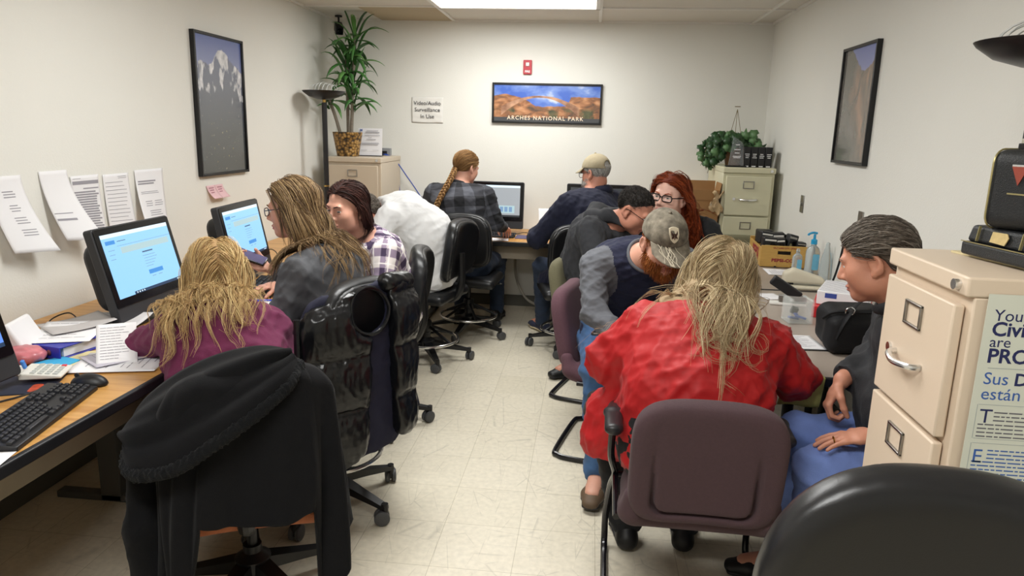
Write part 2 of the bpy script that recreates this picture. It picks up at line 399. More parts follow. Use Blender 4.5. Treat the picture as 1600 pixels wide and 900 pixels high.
# ---------------------------------------------------------------- desks
def wood_mat():
    m = mat('oak_laminate', 'b98f5c', 0.34, var=0); nt = m.node_tree; L = nt.links; b = bsdf(m)
    tc = N(nt, 'ShaderNodeTexCoord'); mp = N(nt, 'ShaderNodeMapping'); mp.inputs['Scale'].default_value = (22, 1.3, 22); L.new(tc.outputs['Object'], mp.inputs[0])
    n1 = N(nt, 'ShaderNodeTexNoise'); n1.inputs['Scale'].default_value = 1.6; n1.inputs['Detail'].default_value = 8; n1.inputs['Distortion'].default_value = 0.6; L.new(mp.outputs[0], n1.inputs['Vector'])
    cr = N(nt, 'ShaderNodeValToRGB'); e = cr.color_ramp.elements
    e[0].position = 0.3; e[0].color = lin('b07a3c'); e[1].position = 0.72; e[1].color = lin('d6a565'); x = e.new(0.5); x.color = lin('c69452')
    L.new(n1.outputs['Fac'], cr.inputs[0]); L.new(cr.outputs[0], b.inputs['Base Color']); return m
M_wood = wood_mat()
M_grey = mat('taupe_laminate', 'a2968b', 0.33, var=0.03, vscale=30)
M_apron = mat('desk_apron', '8d8271', 0.6, var=0.05)
M_gmetal = mat('grey_metal', '4a4844', 0.5, var=0.04)
DZ = 0.74
def desk(name, label, org, L, D, rz, top, z=DZ, apron=True):
    """Local: front edge along +X direction at y=0, depth towards +Y."""
    t = thing(name, label, 'desk', org, rz)
    MB().box((L/2, D/2, z-0.014), (L, D-0.004, 0.028)).build('desktop', top, t, bevel=0.002)
    MB().box((L/2, -0.004, z-0.017), (L, 0.02, 0.036)).build('edge_band', M_black, t, bevel=0.006, seg=3)
    if apron:
        MB().box((L/2, 0.10, z-0.09), (L-0.12, 0.018, 0.12)).build('apron', M_apron, t, bevel=0.002)
    n = max(2, int(round(L/1.5))+1)
    for i in range(n):
        x = 0.06+(L-0.12)*i/(n-1); g = MB()
        g.box((x, D*0.5, 0.015), (0.05, D*0.8, 0.03)); g.box((x, D*0.62, (z-0.03)/2), (0.05, 0.09, z-0.035))
        g.build('leg', M_gmetal, t, bevel=0.004)
    return t
desk('computer_desk', 'long oak topped desk with black edge along the left wall', (-1.375, -0.2, 0), 5.55, 0.872, PI/2, M_wood)
desk('computer_desk', 'oak topped computer desk against the back wall', (-1.36, 5.53, 0), 2.33, 0.78, 0, M_wood, 0.70)
def grey_table(label, y0, y1, x0=0.64, rot=0):
    t = thing('work_table', label, 'table', (x0, y0, 0)); w = XR-0.012-x0; d = y1-y0
    MB().box((w/2, d/2, DZ-0.014), (w-0.008, d-0.008, 0.028)).build('tabletop', M_grey, t, bevel=0.002)
    e = MB()
    for yy in (0, d): e.box((w/2, yy, DZ-0.016), (w, 0.016, 0.034))
    for xx in (0, w): e.box((xx, d/2, DZ-0.016), (0.016, d, 0.034))
    e.build('edge_band', M_black, t, bevel=0.005)
    for xx in (0.12, w-0.1):
        for yy in (0.1, d-0.1):
            MB().cyl((xx, yy, 0.0), (xx, yy, DZ-0.03), 0.02, 14).build('leg', M_black, t)
    return t
grey_table('taupe topped work table near the cabinet with black bag on it', 2.49, 3.945)
grey_table('taupe topped work table carrying the wooden soda crate', 3.965, 5.14, .84)

# ---------------------------------------------------------------- filing cabinets (front faces local -Y)
def cabinet(label, loc, rz, w, d, h, col, ndraw, handle='arc', nm='filing_cabinet', gap=0.012):
    m = mat('cabinet_paint_'+col, col, 0.42, var=0.02, vscale=5, bump=0.05, bscale=300)
    t = thing(nm, label, 'filing cabinet', loc, rz)
    b = MB().box((0, 0.006, h/2-0.02), (w, d-0.012, h-0.04)); b.build('body', m, t, bevel=0.004)
    MB().box((0, 0, h-0.02), (w+0.006, d+0.012, 0.04)).build('top_cap', m, t, bevel=0.005, seg=3)
    z1 = h-0.055; hh = (z1-0.05)/ndraw
    for i in range(ndraw):
        zc = z1-hh*(i+0.5)
        dr = MB().box((0, -d/2-0.002, zc), (w-0.045, 0.022, hh-gap)).build('drawer', m, t, bevel=0.004)
        y = -d/2-0.013
        f = MB(); zz = zc+hh*0.27
        for s in (-1, 1):
            f.box((s*0.0375, y-0.003, zz), (0.006, 0.007, 0.056)); f.box((0, y-0.003, zz+s*0.025), (0.081, 0.0075, 0.006))
        f.build('label_frame', M_steel, dr, bevel=0.0015)
        zh = zc-hh*0.08
        MB().tube(smooth_path([(-0.065, y, zh), (-0.055, y-0.02, zh-0.002), (0, y-0.032, zh-0.006), (0.055, y-0.02, zh-0.002), (0.065, y, zh)], 5), 0.0075, 10).build('handle', M_chrome, dr)
        if i == 0 and nm == 'filing_cabinet':
            MB().cyl((-0.10, y+0.004, zh), (-0.10, y-0.006, zh), 0.011, 14).build('thumb_latch', M_chrome, dr)
    MB().cyl((w/2-0.03, -d/2-0.003, h-0.02), (w/2-0.03, -d/2-0.018, h-0.02), 0.011, 16).build('lock', M_chrome, t)
    return t
cabinet('tall beige filing cabinet at right with civil rights notice on its side', (1.077, 1.66, 0), -PI/2, 0.375, 0.652, 1.295, 'e0cdb7', 4)
cabinet('grey green filing cabinet in the back right corner under ivy', (1.175, 5.93, 0), 0, 0.375, 0.70, 1.32, 'cfcbae', 4)
cabinet('beige filing cabinet in the back left corner under tall plant', (-1.90, 6.0, 0), 0, 0.46, 0.6, 1.305, 'c4b6a2', 4)

# ---------------------------------------------------------------- civil rights notice on the near cabinet
M_notice = mat('notice_paper', 'd9dccf', 0.6, var=0.015)
M_navy = mat('navy_print', '22285a', 0.7, var=0); M_blue = mat('blue_print', '3b63ad', 0.7, var=0); M_lblue = mat('light_blue_print', '7fb2da', 0.7, var=0); M_rule = mat('rule_line', 'a9b0b0', 0.8, var=0)
ny = 1.466
nt_ = tag(MB().box((1.015, ny, 0.985), (0.46, 0.0015, 0.56)).build('notice_poster', M_notice), 'white civil rights notice with blue lettering on beige cabinet side', 'notice')
yy = ny-0.0009; AX = (1, 0, 0); AZ = (0, 0, 1)
def ntxt(s, x, z, size, m, bold=0.0): text(s, size, m, nt_, (x, yy, z), AX, AZ, align='LEFT', bold=bold, ext=0.0002)
ntxt('Your', 0.800, 1.222, 0.033, M_navy); ntxt('Civil Rights', 0.800, 1.194, 0.040, M_navy, 0.0009); ntxt('are', 0.800, 1.168, 0.031, M_navy); ntxt('PROTECTED', 0.800, 1.139, 0.041, M_navy, 0.0009)
ntxt('Sus', 0.800, 1.092, 0.036, M_blue); ntxt('Derechos', 0.858, 1.092, 0.036, M_navy, 0.0008); ntxt('están', 0.800, 1.06, 0.036, M_blue); ntxt('PROTEGIDOS', 0.882, 1.06, 0.036, M_navy, 0.0008)
def lines(mb, x0, x1, z0, dz, n, y, h=0.0026, seed=1):
    r = random.Random(seed)
    for i in range(n):
        x = x0
        e = x1 if i < n-1 else x0+(x1-x0)*0.6
        while x < e-0.004:
            w = r.uniform(0.006, 0.026); w = min(w, e-x); mb.box((x+w/2, y, z0-dz*i), (w, 0.0004, h)); x += w+0.003
ru = MB()
for z in (1.115,): ru.box((1.02, yy, z), (0.43, 0.0004, 0.0012))
for z0, z1 in ((1.038, 0.965), (0.955, 0.865)):
    for z in (z0, z1): ru.box((1.015, yy, z), (0.43, 0.0004, 0.001))
    for x in (0.798, 1.232): ru.box((x, yy, (z0+z1)/2), (0.001, 0.0004, z0-z1))
ru.build('rule_lines', M_rule, nt_)
ntxt('T', 0.804, 1.012, 0.042, M_navy); ntxt('E', 0.803, 0.925, 0.042, M_blue)
l1 = MB(); lines(l1, 0.832, 1.225, 1.022, 0.0085, 3, yy, seed=2); lines(l1, 0.804, 1.225, 0.9955, 0.0085, 4, yy, seed=3); l1.build('small_print', mat('mid_print', '67666e', .8, var=0), nt_)
l2 = MB(); lines(l2, 0.832, 1.225, 0.94, 0.0085, 3, yy, seed=4); lines(l2, 0.804, 1.225, 0.9145, 0.0085, 6, yy, seed=5); l2.build('small_print', M_blue, nt_)
for i, s in enumerate(('Operations Director,', 'Civil Rights Division', 'Internal Revenue Service', 'Room 2413', '1111 Constitution Avenue, NW', 'Washington, DC 20224')):
    ntxt(s, 0.795, 0.846-0.0115*i, 0.0115, M_inkd)
l3 = MB(); lines(l3, 0.955, 1.2, 0.835, 0.0095, 4, yy, seed=6); lines(l3, 0.955, 1.2, 0.765, 0.0095, 4, yy, seed=7); l3.build('small_print', M_blue, nt_)
MB().box((1.07, yy, 0.789), (0.24, 0.0004, 0.009)).build('highlight_bar', M_lblue, nt_)

# ---------------------------------------------------------------- framed pictures
def ramp(nt, fac, stops):
    cr = N(nt, 'ShaderNodeValToRGB'); e = cr.color_ramp.elements
    e[0].position, e[0].color = stops[0][0], lin(stops[0][1]); e[1].position, e[1].color = stops[-1][0], lin(stops[-1][1])
    for p, c in stops[1:-1]: k = e.new(p); k.color = lin(c)
    nt.links.new(fac, cr.inputs[0]); return cr.outputs[0]
def nodes_math(nt, op, a, b=None):
    n = N(nt, 'ShaderNodeMath', operation=op)
    for i, v in enumerate((a, b)):
        if v is None: continue
        if isinstance(v, (int, float)): n.inputs[i].default_value = v
        else: nt.links.new(v, n.inputs[i])
    return n.outputs[0]
def picture_mat(name, kind, w, h, ua):
    """A printed landscape; ua = object axis of the picture's width (x or y)."""
    m = mat(name, '888888', 0.16, var=0); nt = m.node_tree; L = nt.links; b = bsdf(m)
    tc = N(nt, 'ShaderNodeTexCoord'); sp = N(nt, 'ShaderNodeSeparateXYZ'); L.new(tc.outputs['Object'], sp.inputs[0])
    u = nodes_math(nt, 'ADD', nodes_math(nt, 'MULTIPLY', sp.outputs[ua], 1/w), 0.5); v = nodes_math(nt, 'ADD', nodes_math(nt, 'MULTIPLY', sp.outputs[2], 1/h), 0.5)
    cb = N(nt, 'ShaderNodeCombineXYZ'); L.new(u, cb.inputs[0]); L.new(nodes_math(nt, 'MULTIPLY', v, h/w), cb.inputs[1])
    def noise(sc, det=6, dist=0.0, st=None):
        n = N(nt, 'ShaderNodeTexNoise'); n.inputs['Scale'].default_value = sc; n.inputs['Detail'].default_value = det; n.inputs['Distortion'].default_value = dist
        if st:
            mp = N(nt, 'ShaderNodeMapping'); mp.inputs['Scale'].default_value = st[:3]; mp.inputs['Rotation'].default_value = (0, 0, st[3]); L.new(cb.outputs[0], mp.inputs[0]); L.new(mp.outputs[0], n.inputs['Vector'])
        else: L.new(cb.outputs[0], n.inputs['Vector'])
        return n.outputs['Fac']
    def mixc(f, a, c):
        x = N(nt, 'ShaderNodeMix', data_type='RGBA'); L.new(f, x.inputs['Factor'])
        L.new(a, x.inputs['A']); L.new(c, x.inputs['B']); return x.outputs['Result']
    def step(val, e0, e1):
        r = N(nt, 'ShaderNodeMapRange'); r.inputs['From Min'].default_value = e0; r.inputs['From Max'].default_value = e1; L.new(val, r.inputs['Value']); return r.outputs[0]
    if kind == 'mountain':
        sky = ramp(nt, v, [(0.75, '7f87ad'), (1.0, '5668a8')])
        rid = nodes_math(nt, 'SUBTRACT', nodes_math(nt, 'ADD', 0.87, nodes_math(nt, 'MULTIPLY', nodes_math(nt, 'SUBTRACT', noise(2.6, 8), 0.5), 0.3)), nodes_math(nt, 'MULTIPLY', nodes_math(nt, 'ABSOLUTE', nodes_math(nt, 'SUBTRACT', u, 0.55)), 0.22))
        mfac = step(nodes_math(nt, 'SUBTRACT', rid, v), 0, 0.012)
        rock = ramp(nt, v, [(0.0, '3d3f3c'), (0.3, '45484b'), (0.55, '555a66'), (0.9, '6a708a')])
        sn = step(nodes_math(nt, 'ADD', noise(5.5, 10, 0.4, (1.5, 0.75, 1, 0.7)), nodes_math(nt, 'MULTIPLY', nodes_math(nt, 'SUBTRACT', v, 0.72), 0.55)), 0.50, 0.56)
        snc = ramp(nt, noise(14, 4), [(0.3, 'a9aab2'), (0.7, 'e9e8ea')])
        low = step(v, 0.33, 0.5)
        rock = mixc(nodes_math(nt, 'MULTIPLY', sn, low), rock, snc)
        dots = nodes_math(nt, 'MULTIPLY', step(noise(24, 3), 0.66, 0.7), nodes_math(nt, 'SUBTRACT', 1.0, low))
        rock = mixc(nodes_math(nt, 'MULTIPLY', dots, 0.6), rock, ramp(nt, noise(6), [(0.4, 'b9b7ae'), (0.6, '9a8a55')]))
        col = mixc(mfac, sky, rock)
    elif kind == 'canyon':
        sky = ramp(nt, v, [(0.7, '8d93c6'), (1.0, '6a78bb')])
        edge = nodes_math(nt, 'ADD', nodes_math(nt, 'ADD', 0.78, nodes_math(nt, 'MULTIPLY', nodes_math(nt, 'POWER', nodes_math(nt, 'ABSOLUTE', nodes_math(nt, 'SUBTRACT', u, 0.68)), 1.6), 0.85)), nodes_math(nt, 'MULTIPLY', nodes_math(nt, 'SUBTRACT', noise(6, 8), 0.5), 0.12))
        rf = step(nodes_math(nt, 'SUBTRACT', edge, v), 0, 0.015)
        rock = ramp(nt, noise(3.5, 9, 0.8, (1.6, 0.7, 1, 0.3)), [(0.3, '5c564f'), (0.5, '86705f'), (0.66, 'b4886c'), (0.8, 'd0a588')])
        shade = ramp(nt, noise(2.2, 5), [(0.35, '5a5a55'), (0.65, '77726c')])
        lit = nodes_math(nt, 'MULTIPLY', step(nodes_math(nt, 'SUBTRACT', u, nodes_math(nt, 'MULTIPLY', nodes_math(nt, 'ABSOLUTE', nodes_math(nt, 'SUBTRACT', v, 0.6)), 0.9)), 0.18, 0.5), 0.85)
        col = mixc(rf, sky, mixc(lit, shade, rock))
    else:
        sky = ramp(nt, noise(4.2, 6, 0.2, (1, 1.6, 1, 0)), [(0.42, '4a6cc4'), (0.58, '7b98d8'), (0.70, 'dfe6f0')])
        du = nodes_math(nt, 'SUBTRACT', u, 0.44)
        span = nodes_math(nt, 'SUBTRACT', 0.70, nodes_math(nt, 'MULTIPLY', nodes_math(nt, 'POWER', nodes_math(nt, 'ABSOLUTE', du), 2.0), 2.2))
        span = nodes_math(nt, 'ADD', span, nodes_math(nt, 'MULTIPLY', nodes_math(nt, 'SUBTRACT', noise(12), 0.5), 0.03))
        under = nodes_math(nt, 'SUBTRACT', 0.64, nodes_math(nt, 'MULTIPLY', nodes_math(nt, 'POWER', nodes_math(nt, 'ABSOLUTE', du), 2.0), 3.6))
        inband = nodes_math(nt, 'MULTIPLY', step(nodes_math(nt, 'SUBTRACT', span, v), 0, 0.015), step(nodes_math(nt, 'SUBTRACT', v, under), 0, 0.012))
        inband = nodes_math(nt, 'MULTIPLY', inband, step(nodes_math(nt, 'SUBTRACT', 0.36, nodes_math(nt, 'ABSOLUTE', du)), 0, 0.01))
        hl = nodes_math(nt, 'ADD', nodes_math(nt, 'SUBTRACT', 0.74, nodes_math(nt, 'MULTIPLY', nodes_math(nt, 'POWER', nodes_math(nt, 'ABSOLUTE', nodes_math(nt, 'SUBTRACT', u, 0.12)), 1.5), 2.0)), nodes_math(nt, 'MULTIPLY', nodes_math(nt, 'SUBTRACT', noise(7), 0.5), 0.10))
        hr = nodes_math(nt, 'ADD', nodes_math(nt, 'MULTIPLY', step(u, 0.62, 0.72), 0.68), nodes_math(nt, 'MULTIPLY', nodes_math(nt, 'SUBTRACT', noise(9), 0.5), 0.08))
        hm = nodes_math(nt, 'ADD', 0.44, nodes_math(nt, 'MULTIPLY', nodes_math(nt, 'SUBTRACT', noise(5), 0.5), 0.22))
        hill = nodes_math(nt, 'MAXIMUM', nodes_math(nt, 'MAXIMUM', hl, hr), hm)
        hf = step(nodes_math(nt, 'SUBTRACT', hill, v), 0, 0.015)
        rk = ramp(nt, noise(9, 10, 0.6, (1, 2.2, 1, 0.35)), [(0.3, '5a4a40'), (0.48, '9a6a4c'), (0.62, 'c08a64'), (0.8, 'd9ad86')])
        scr = mixc(nodes_math(nt, 'MULTIPLY', step(noise(6, 6), 0.5, 0.58), step(nodes_math(nt, 'SUBTRACT', 0.42, v), 0, 0.1)), rk, ramp(nt, noise(20), [(0.3, '3c4034'), (0.7, '6a6a4c')]))
        col = mixc(inband, mixc(hf, sky, scr), ramp(nt, noise(10, 6), [(0.35, '8a6450'), (0.65, 'cfa283')]))
        low = step(v, 0.148, 0.15)
        col = mixc(low, ramp(nt, v, [(0, '4a4c50'), (1, '4a4c50')]), col)
    L.new(col, b.inputs['Base Color']); b.inputs['Coat Weight'].default_value = 0.6; b.inputs['Coat Roughness'].default_value = 0.06
    return m
M_frame = mat('black_frame', '141416', 0.3, var=0.0)
def framed(label, kind, w, h, loc, rz, cat='picture'):
    """Hangs on a wall; local -Y faces the room, origin in the middle of the picture."""
    t = thing('framed_picture', label, cat, loc, rz)
    f = MB(); b = 0.016
    for s in (-1, 1):
        f.box((s*(w/2-b/2), -0.014, 0), (b, 0.028, h)); f.box((0, -0.014, s*(h/2-b/2)), (w-2*b+0.001, 0.028, b))
    f.build('frame', M_frame, t, bevel=0.002)
    MB().box((0, -0.010, 0), (w-2*b+0.004, 0.012, h-2*b+0.004)).build('print', picture_mat('print_'+kind, kind, w, h, 0), t)
    return t
framed('tall framed photo of a snowy mountain on the left wall', 'mountain', 0.585, 0.815, (XL, 4.287, 1.649), PI/2)
framed('tall framed photo of red canyon rock on the right wall', 'canyon', 0.51, 0.63, (XR, 4.206, 1.729), -PI/2)
bp = framed('wide framed sandstone arch poster on the back wall', 'arch', 0.93, 0.333, (-0.397, YB, 1.775), 0)
M_cream = mat('cream_print', 'e6d6bd', 0.7, var=0)
text('ARCHES NATIONAL PARK', 0.046, M_cream, bp, (-0.01, -0.0168, -0.122), (1, 0, 0), (0, 0, 1), bold=0.0006, space=1.25)
for o in bp.children:
    pass
bp.rotation_euler = (0, 0, 0)

# ---------------------------------------------------------------- small things on the walls
M_red = mat('alarm_red', 'b3303c', 0.35, var=0.02)
t = thing('fire_alarm', 'red fire alarm strobe on the back wall above the arch poster', 'fire alarm', (-0.568, YB, 2.07))
MB().prism(rrect(0.072, 0.116, 0.006), 0, 0.02, [[1, 0, 0], [0, 0, -1], [0, 1, 0]]).build('housing', M_red, t, bevel=0.003)
MB().box((0, -0.024, 0.022), (0.03, 0.012, 0.03)).build('strobe_lens', M_whitep, t, bevel=0.004)
text('FIRE', 0.024, M_white, t, (0, -0.0205, -0.036), (1, 0, 0), (0, 0, 1), bold=0.0008)
M_sign = mat('sign_paper', 'e6e4de', 0.7, var=0.008)
def wavy(u, v): return (-1.428+(u-0.5)*0.275, YB-0.004-0.005*(1-abs(2*v-1))*(0.5+0.5*math.sin(9*u+3*v))-0.003*math.sin(14*v+4*u)**2*(1-v), 1.70+(v-0.5)*0.215)
sg = tag(MB().grid(wavy, 24, 18).build('wall_sign', M_sign, solid=0.0008), 'white paper surveillance sign taped to the back wall', 'sign')
for i, s in enumerate(('Video/Audio', 'Surveillance', 'In Use')): text(s, 0.047, M_inkd, sg, (-1.428, YB-0.0125, 1.757-0.0555*i), (1, 0, 0), (0, 0, 1))
# hanging papers on the left wall
def hang(label, y0, y1, z0, z1, curl, lean, seed, rows, dark=0.0):
    """Sheet taped at its top; the foot curls away from the wall."""
    f = lambda u, v: np.array((XL+0.004+curl*(1-v)**1.7*(0.45+0.55*(u if lean > 0 else 1-u)), y0+(y1-y0)*u+lean*(1-v)**1.5, z0+(z1-z0)*v-0.012*u*(1-v)))
    o = tag(MB().grid(f, 14, 18).build('wall_paper_sheet', M_white, solid=0.0006), label, 'paper', 'papers taped to the left wall')
    pr = MB(); r = random.Random(seed)
    def bar(u0, u1, v, hh):
        n = 5; V = []
        for k in range(n+1):
            for dv in (-hh/2, hh/2):
                p = f(u0+(u1-u0)*k/n, v+dv); V.append(p+np.array([0.0013, 0, 0]))
        pr.add(V, [(2*k, 2*k+2, 2*k+3, 2*k+1) for k in range(n)])
    for (v, ua, ub, hh) in rows: bar(ua, ub, v, hh)
    pr.build('print', M_ink, o); return o
def para(v0, n, dv, u0, u1, hh, seed):
    r = random.Random(seed); return [(v0-i*dv, u0+r.uniform(0, .03), u1-r.uniform(0, .2)*(u1-u0), hh) for i in range(n)]
hang('curled paper sheet at left end of the row on the wall', 2.49, 2.665, 1.035, 1.33, 0.10, 0.05, 1, para(.80, 3, .035, .35, .72, .012, 1)+para(.62, 3, .035, .4, .7, .01, 2)+para(.46, 3, .035, .4, .75, .01, 3)+para(.30, 3, .035, .42, .8, .01, 4))
hang('curled paper with one line of lettering, second from left', 2.762, 2.925, 1.045, 1.337, 0.12, 0.055, 2, [(.40, .05, .6, .012), (.31, .05, .62, .03)])
hang('densely printed grey form taped to the left wall', 2.942, 3.125, 1.05, 1.307, 0.015, 0.005, 3, para(.95, 1, .02, .05, .4, .008, 5)+[(.88, .05, .97, .06), (.78, .4, .95, .02)]+para(.72, 16, .042, .04, .98, .026, 6))
hang('handwritten sheet taped beside the grey printed form', 3.155, 3.345, 1.045, 1.302, 0.02, 0.008, 4, para(.95, 2, .03, .55, .9, .008, 7)+para(.85, 11, .07, .06, .9, .009, 8))
hang('curled sheet with bold heading at right end of the row', 3.395, 3.635, 1.05, 1.31, 0.06, -0.03, 5, para(.78, 2, .045, .06, .75, .028, 9)+para(.58, 2, .03, .1, .8, .01, 10)+para(.40, 3, .04, .2, .5, .012, 11)+para(.40, 3, .04, .55, .9, .012, 12)+para(.22, 3, .04, .3, .85, .012, 13))
M_pink = mat('pink_note', 'e2bcc0', 0.8, var=0.02)
for k, (y0, lab) in enumerate(((4.066, 'pink sticky note on left wall, nearer the camera'), (4.162, 'pink sticky note on left wall, nearer the corner'))):
    f = lambda u, v, y0=y0: (XL+0.003+0.035*(1-v)**2, y0+0.095*u+0.03*(1-v), 1.106+0.078*v)
    o = tag(MB().grid(f, 6, 10).build('sticky_note', M_pink, solid=0.0006), lab, 'sticky note', 'pink sticky notes')
    p = MB()
    for i in range(3):
        v = .8-.17*i; a = np.array(f(.2, v)); b = np.array(f(.8-.1*i, v)); p.add([a+[.002, 0, -.003], b+[.002, 0, -.003], b+[.002, 0, .003], a+[.002, 0, .003]], [(0, 1, 2, 3)])
    p.build('print', mat('pink_ink', 'b07a86', 0.8, var=0), o)
for (y, z, h, lab) in ((5.02, 1.117, 0.115, 'grey steel wall plate on the right wall near the corner'), (3.945, 1.125, 0.115, 'grey steel wall plate on the right wall above seated man')):
    t = thing('wall_plate', lab, 'wall plate', (XR, y, z), -PI/2)
    MB().box((0, -0.003, 0), (0.07, 0.006, h)).build('plate', M_steel, t, bevel=0.002)
    MB().box((0, -0.008, 0), (0.012, 0.008, 0.024)).build('switch', M_steel, t, bevel=0.002)
t = thing('network_outlet', 'grey network outlet on the back wall with blue cables', 'outlet', (-1.80, YB, 1.325))
MB().box((0, -0.02, 0), (0.10, 0.04, 0.085)).build('housing', mat('outlet_grey', '8d8f92', 0.5), t, bevel=0.003)
MB().box((-0.005, -0.0415, -0.004), (0.05, 0.004, 0.045)).build('port_plate', M_black, t, bevel=0.001)
M_cbl = mat('blue_cable', '3a55a8', 0.45, var=0)
tag(MB().tube(smooth_path([(-1.81, 6.272, 1.315), (-1.74, 6.24, 1.285), (-1.69, 6.25, 1.18), (-1.672, 6.27, 1.02), (-1.66, 6.285, .85), (-1.65, 6.29, .7)], 8), 0.005, 8).build('network_cable', M_cbl), 'blue network cable hanging straight down beside the cabinet', 'cable')
tag(MB().tube(smooth_path([(-1.795, 6.272, 1.318), (-1.70, 6.24, 1.27), (-1.60, 6.26, 1.13), (-1.51, 6.27, 1.0), (-1.44, 6.28, .88), (-1.40, 6.285, .7)], 8), 0.005, 8).build('network_cable', M_cbl), 'blue network cable slanting across the back wall', 'cable')
# surveillance camera
t = thing('security_camera', 'small black security camera under the ceiling in the corner', 'camera', (-2.12, 6.08, ZC))
MB().cyl((0, 0, 0), (0, 0, -0.012), 0.03).cyl((0, 0, -0.01), (0, 0, -0.06), 0.008).build('mount', M_black, t)
R3 = rotm(0.5, 0, 0.5)
MB().box((0, 0, -0.10), (0.062, 0.10, 0.075), R3).build('body', M_black, t, bevel=0.006)
d = R3 @ np.array([0, -1, 0]); c = np.array([0, 0, -0.10])
MB().cyl(c+d*0.05, c+d*0.085, 0.02).build('lens', M_blackg, t)
# cable loop under the back desk
tag(MB().tube(smooth_path([(-0.62, 6.2, 0.60), (-0.60, 6.1, 0.32), (-0.50, 6.06, 0.13), (-0.36, 6.05, 0.085), (-0.22, 6.08, 0.16), (-0.14, 6.15, 0.34), (-0.11, 6.2, 0.60)], 10), 0.011, 8).build('cable', mat('grey_cable', '9a9488', 0.5)), 'thick grey cable looping under the back desk', 'cable')
# ================================================================ computers
def emis(name, col, s=1.0):
    if name in MATS: return MATS[name]
    m = mat(name, '000000', 0.25, var=0); b = bsdf(m); b.inputs['Base Color'].default_value = (0.02, 0.02, 0.02, 1)
    b.inputs['Emission Color'].default_value = lin(col); b.inputs['Emission Strength'].default_value = s; return m
S_blue = emis('screen_light_blue', '8fc6f6', 1.0); S_blue2 = emis('screen_mid_blue', '6fa6ea', 0.95); S_deep = emis('screen_desktop_blue', '5e8ee6', 0.95)
S_btn = emis('screen_button', '3f8fd8', 0.9); S_line = emis('screen_rule', '7fa0c4', 0.8); S_dark = emis('screen_taskbar', '1c3a5c', 0.8); S_ban = emis('screen_banner', 'a9c4c8', 0.95)
S_txt = emis('screen_text', '4d6a8c', 0.7); S_grey = emis('screen_grey', 'a9aeb2', 0.8); S_dim = emis('screen_dim', '34383c', 0.7); S_white = emis('screen_white', 'd8ecfa', 1.0)
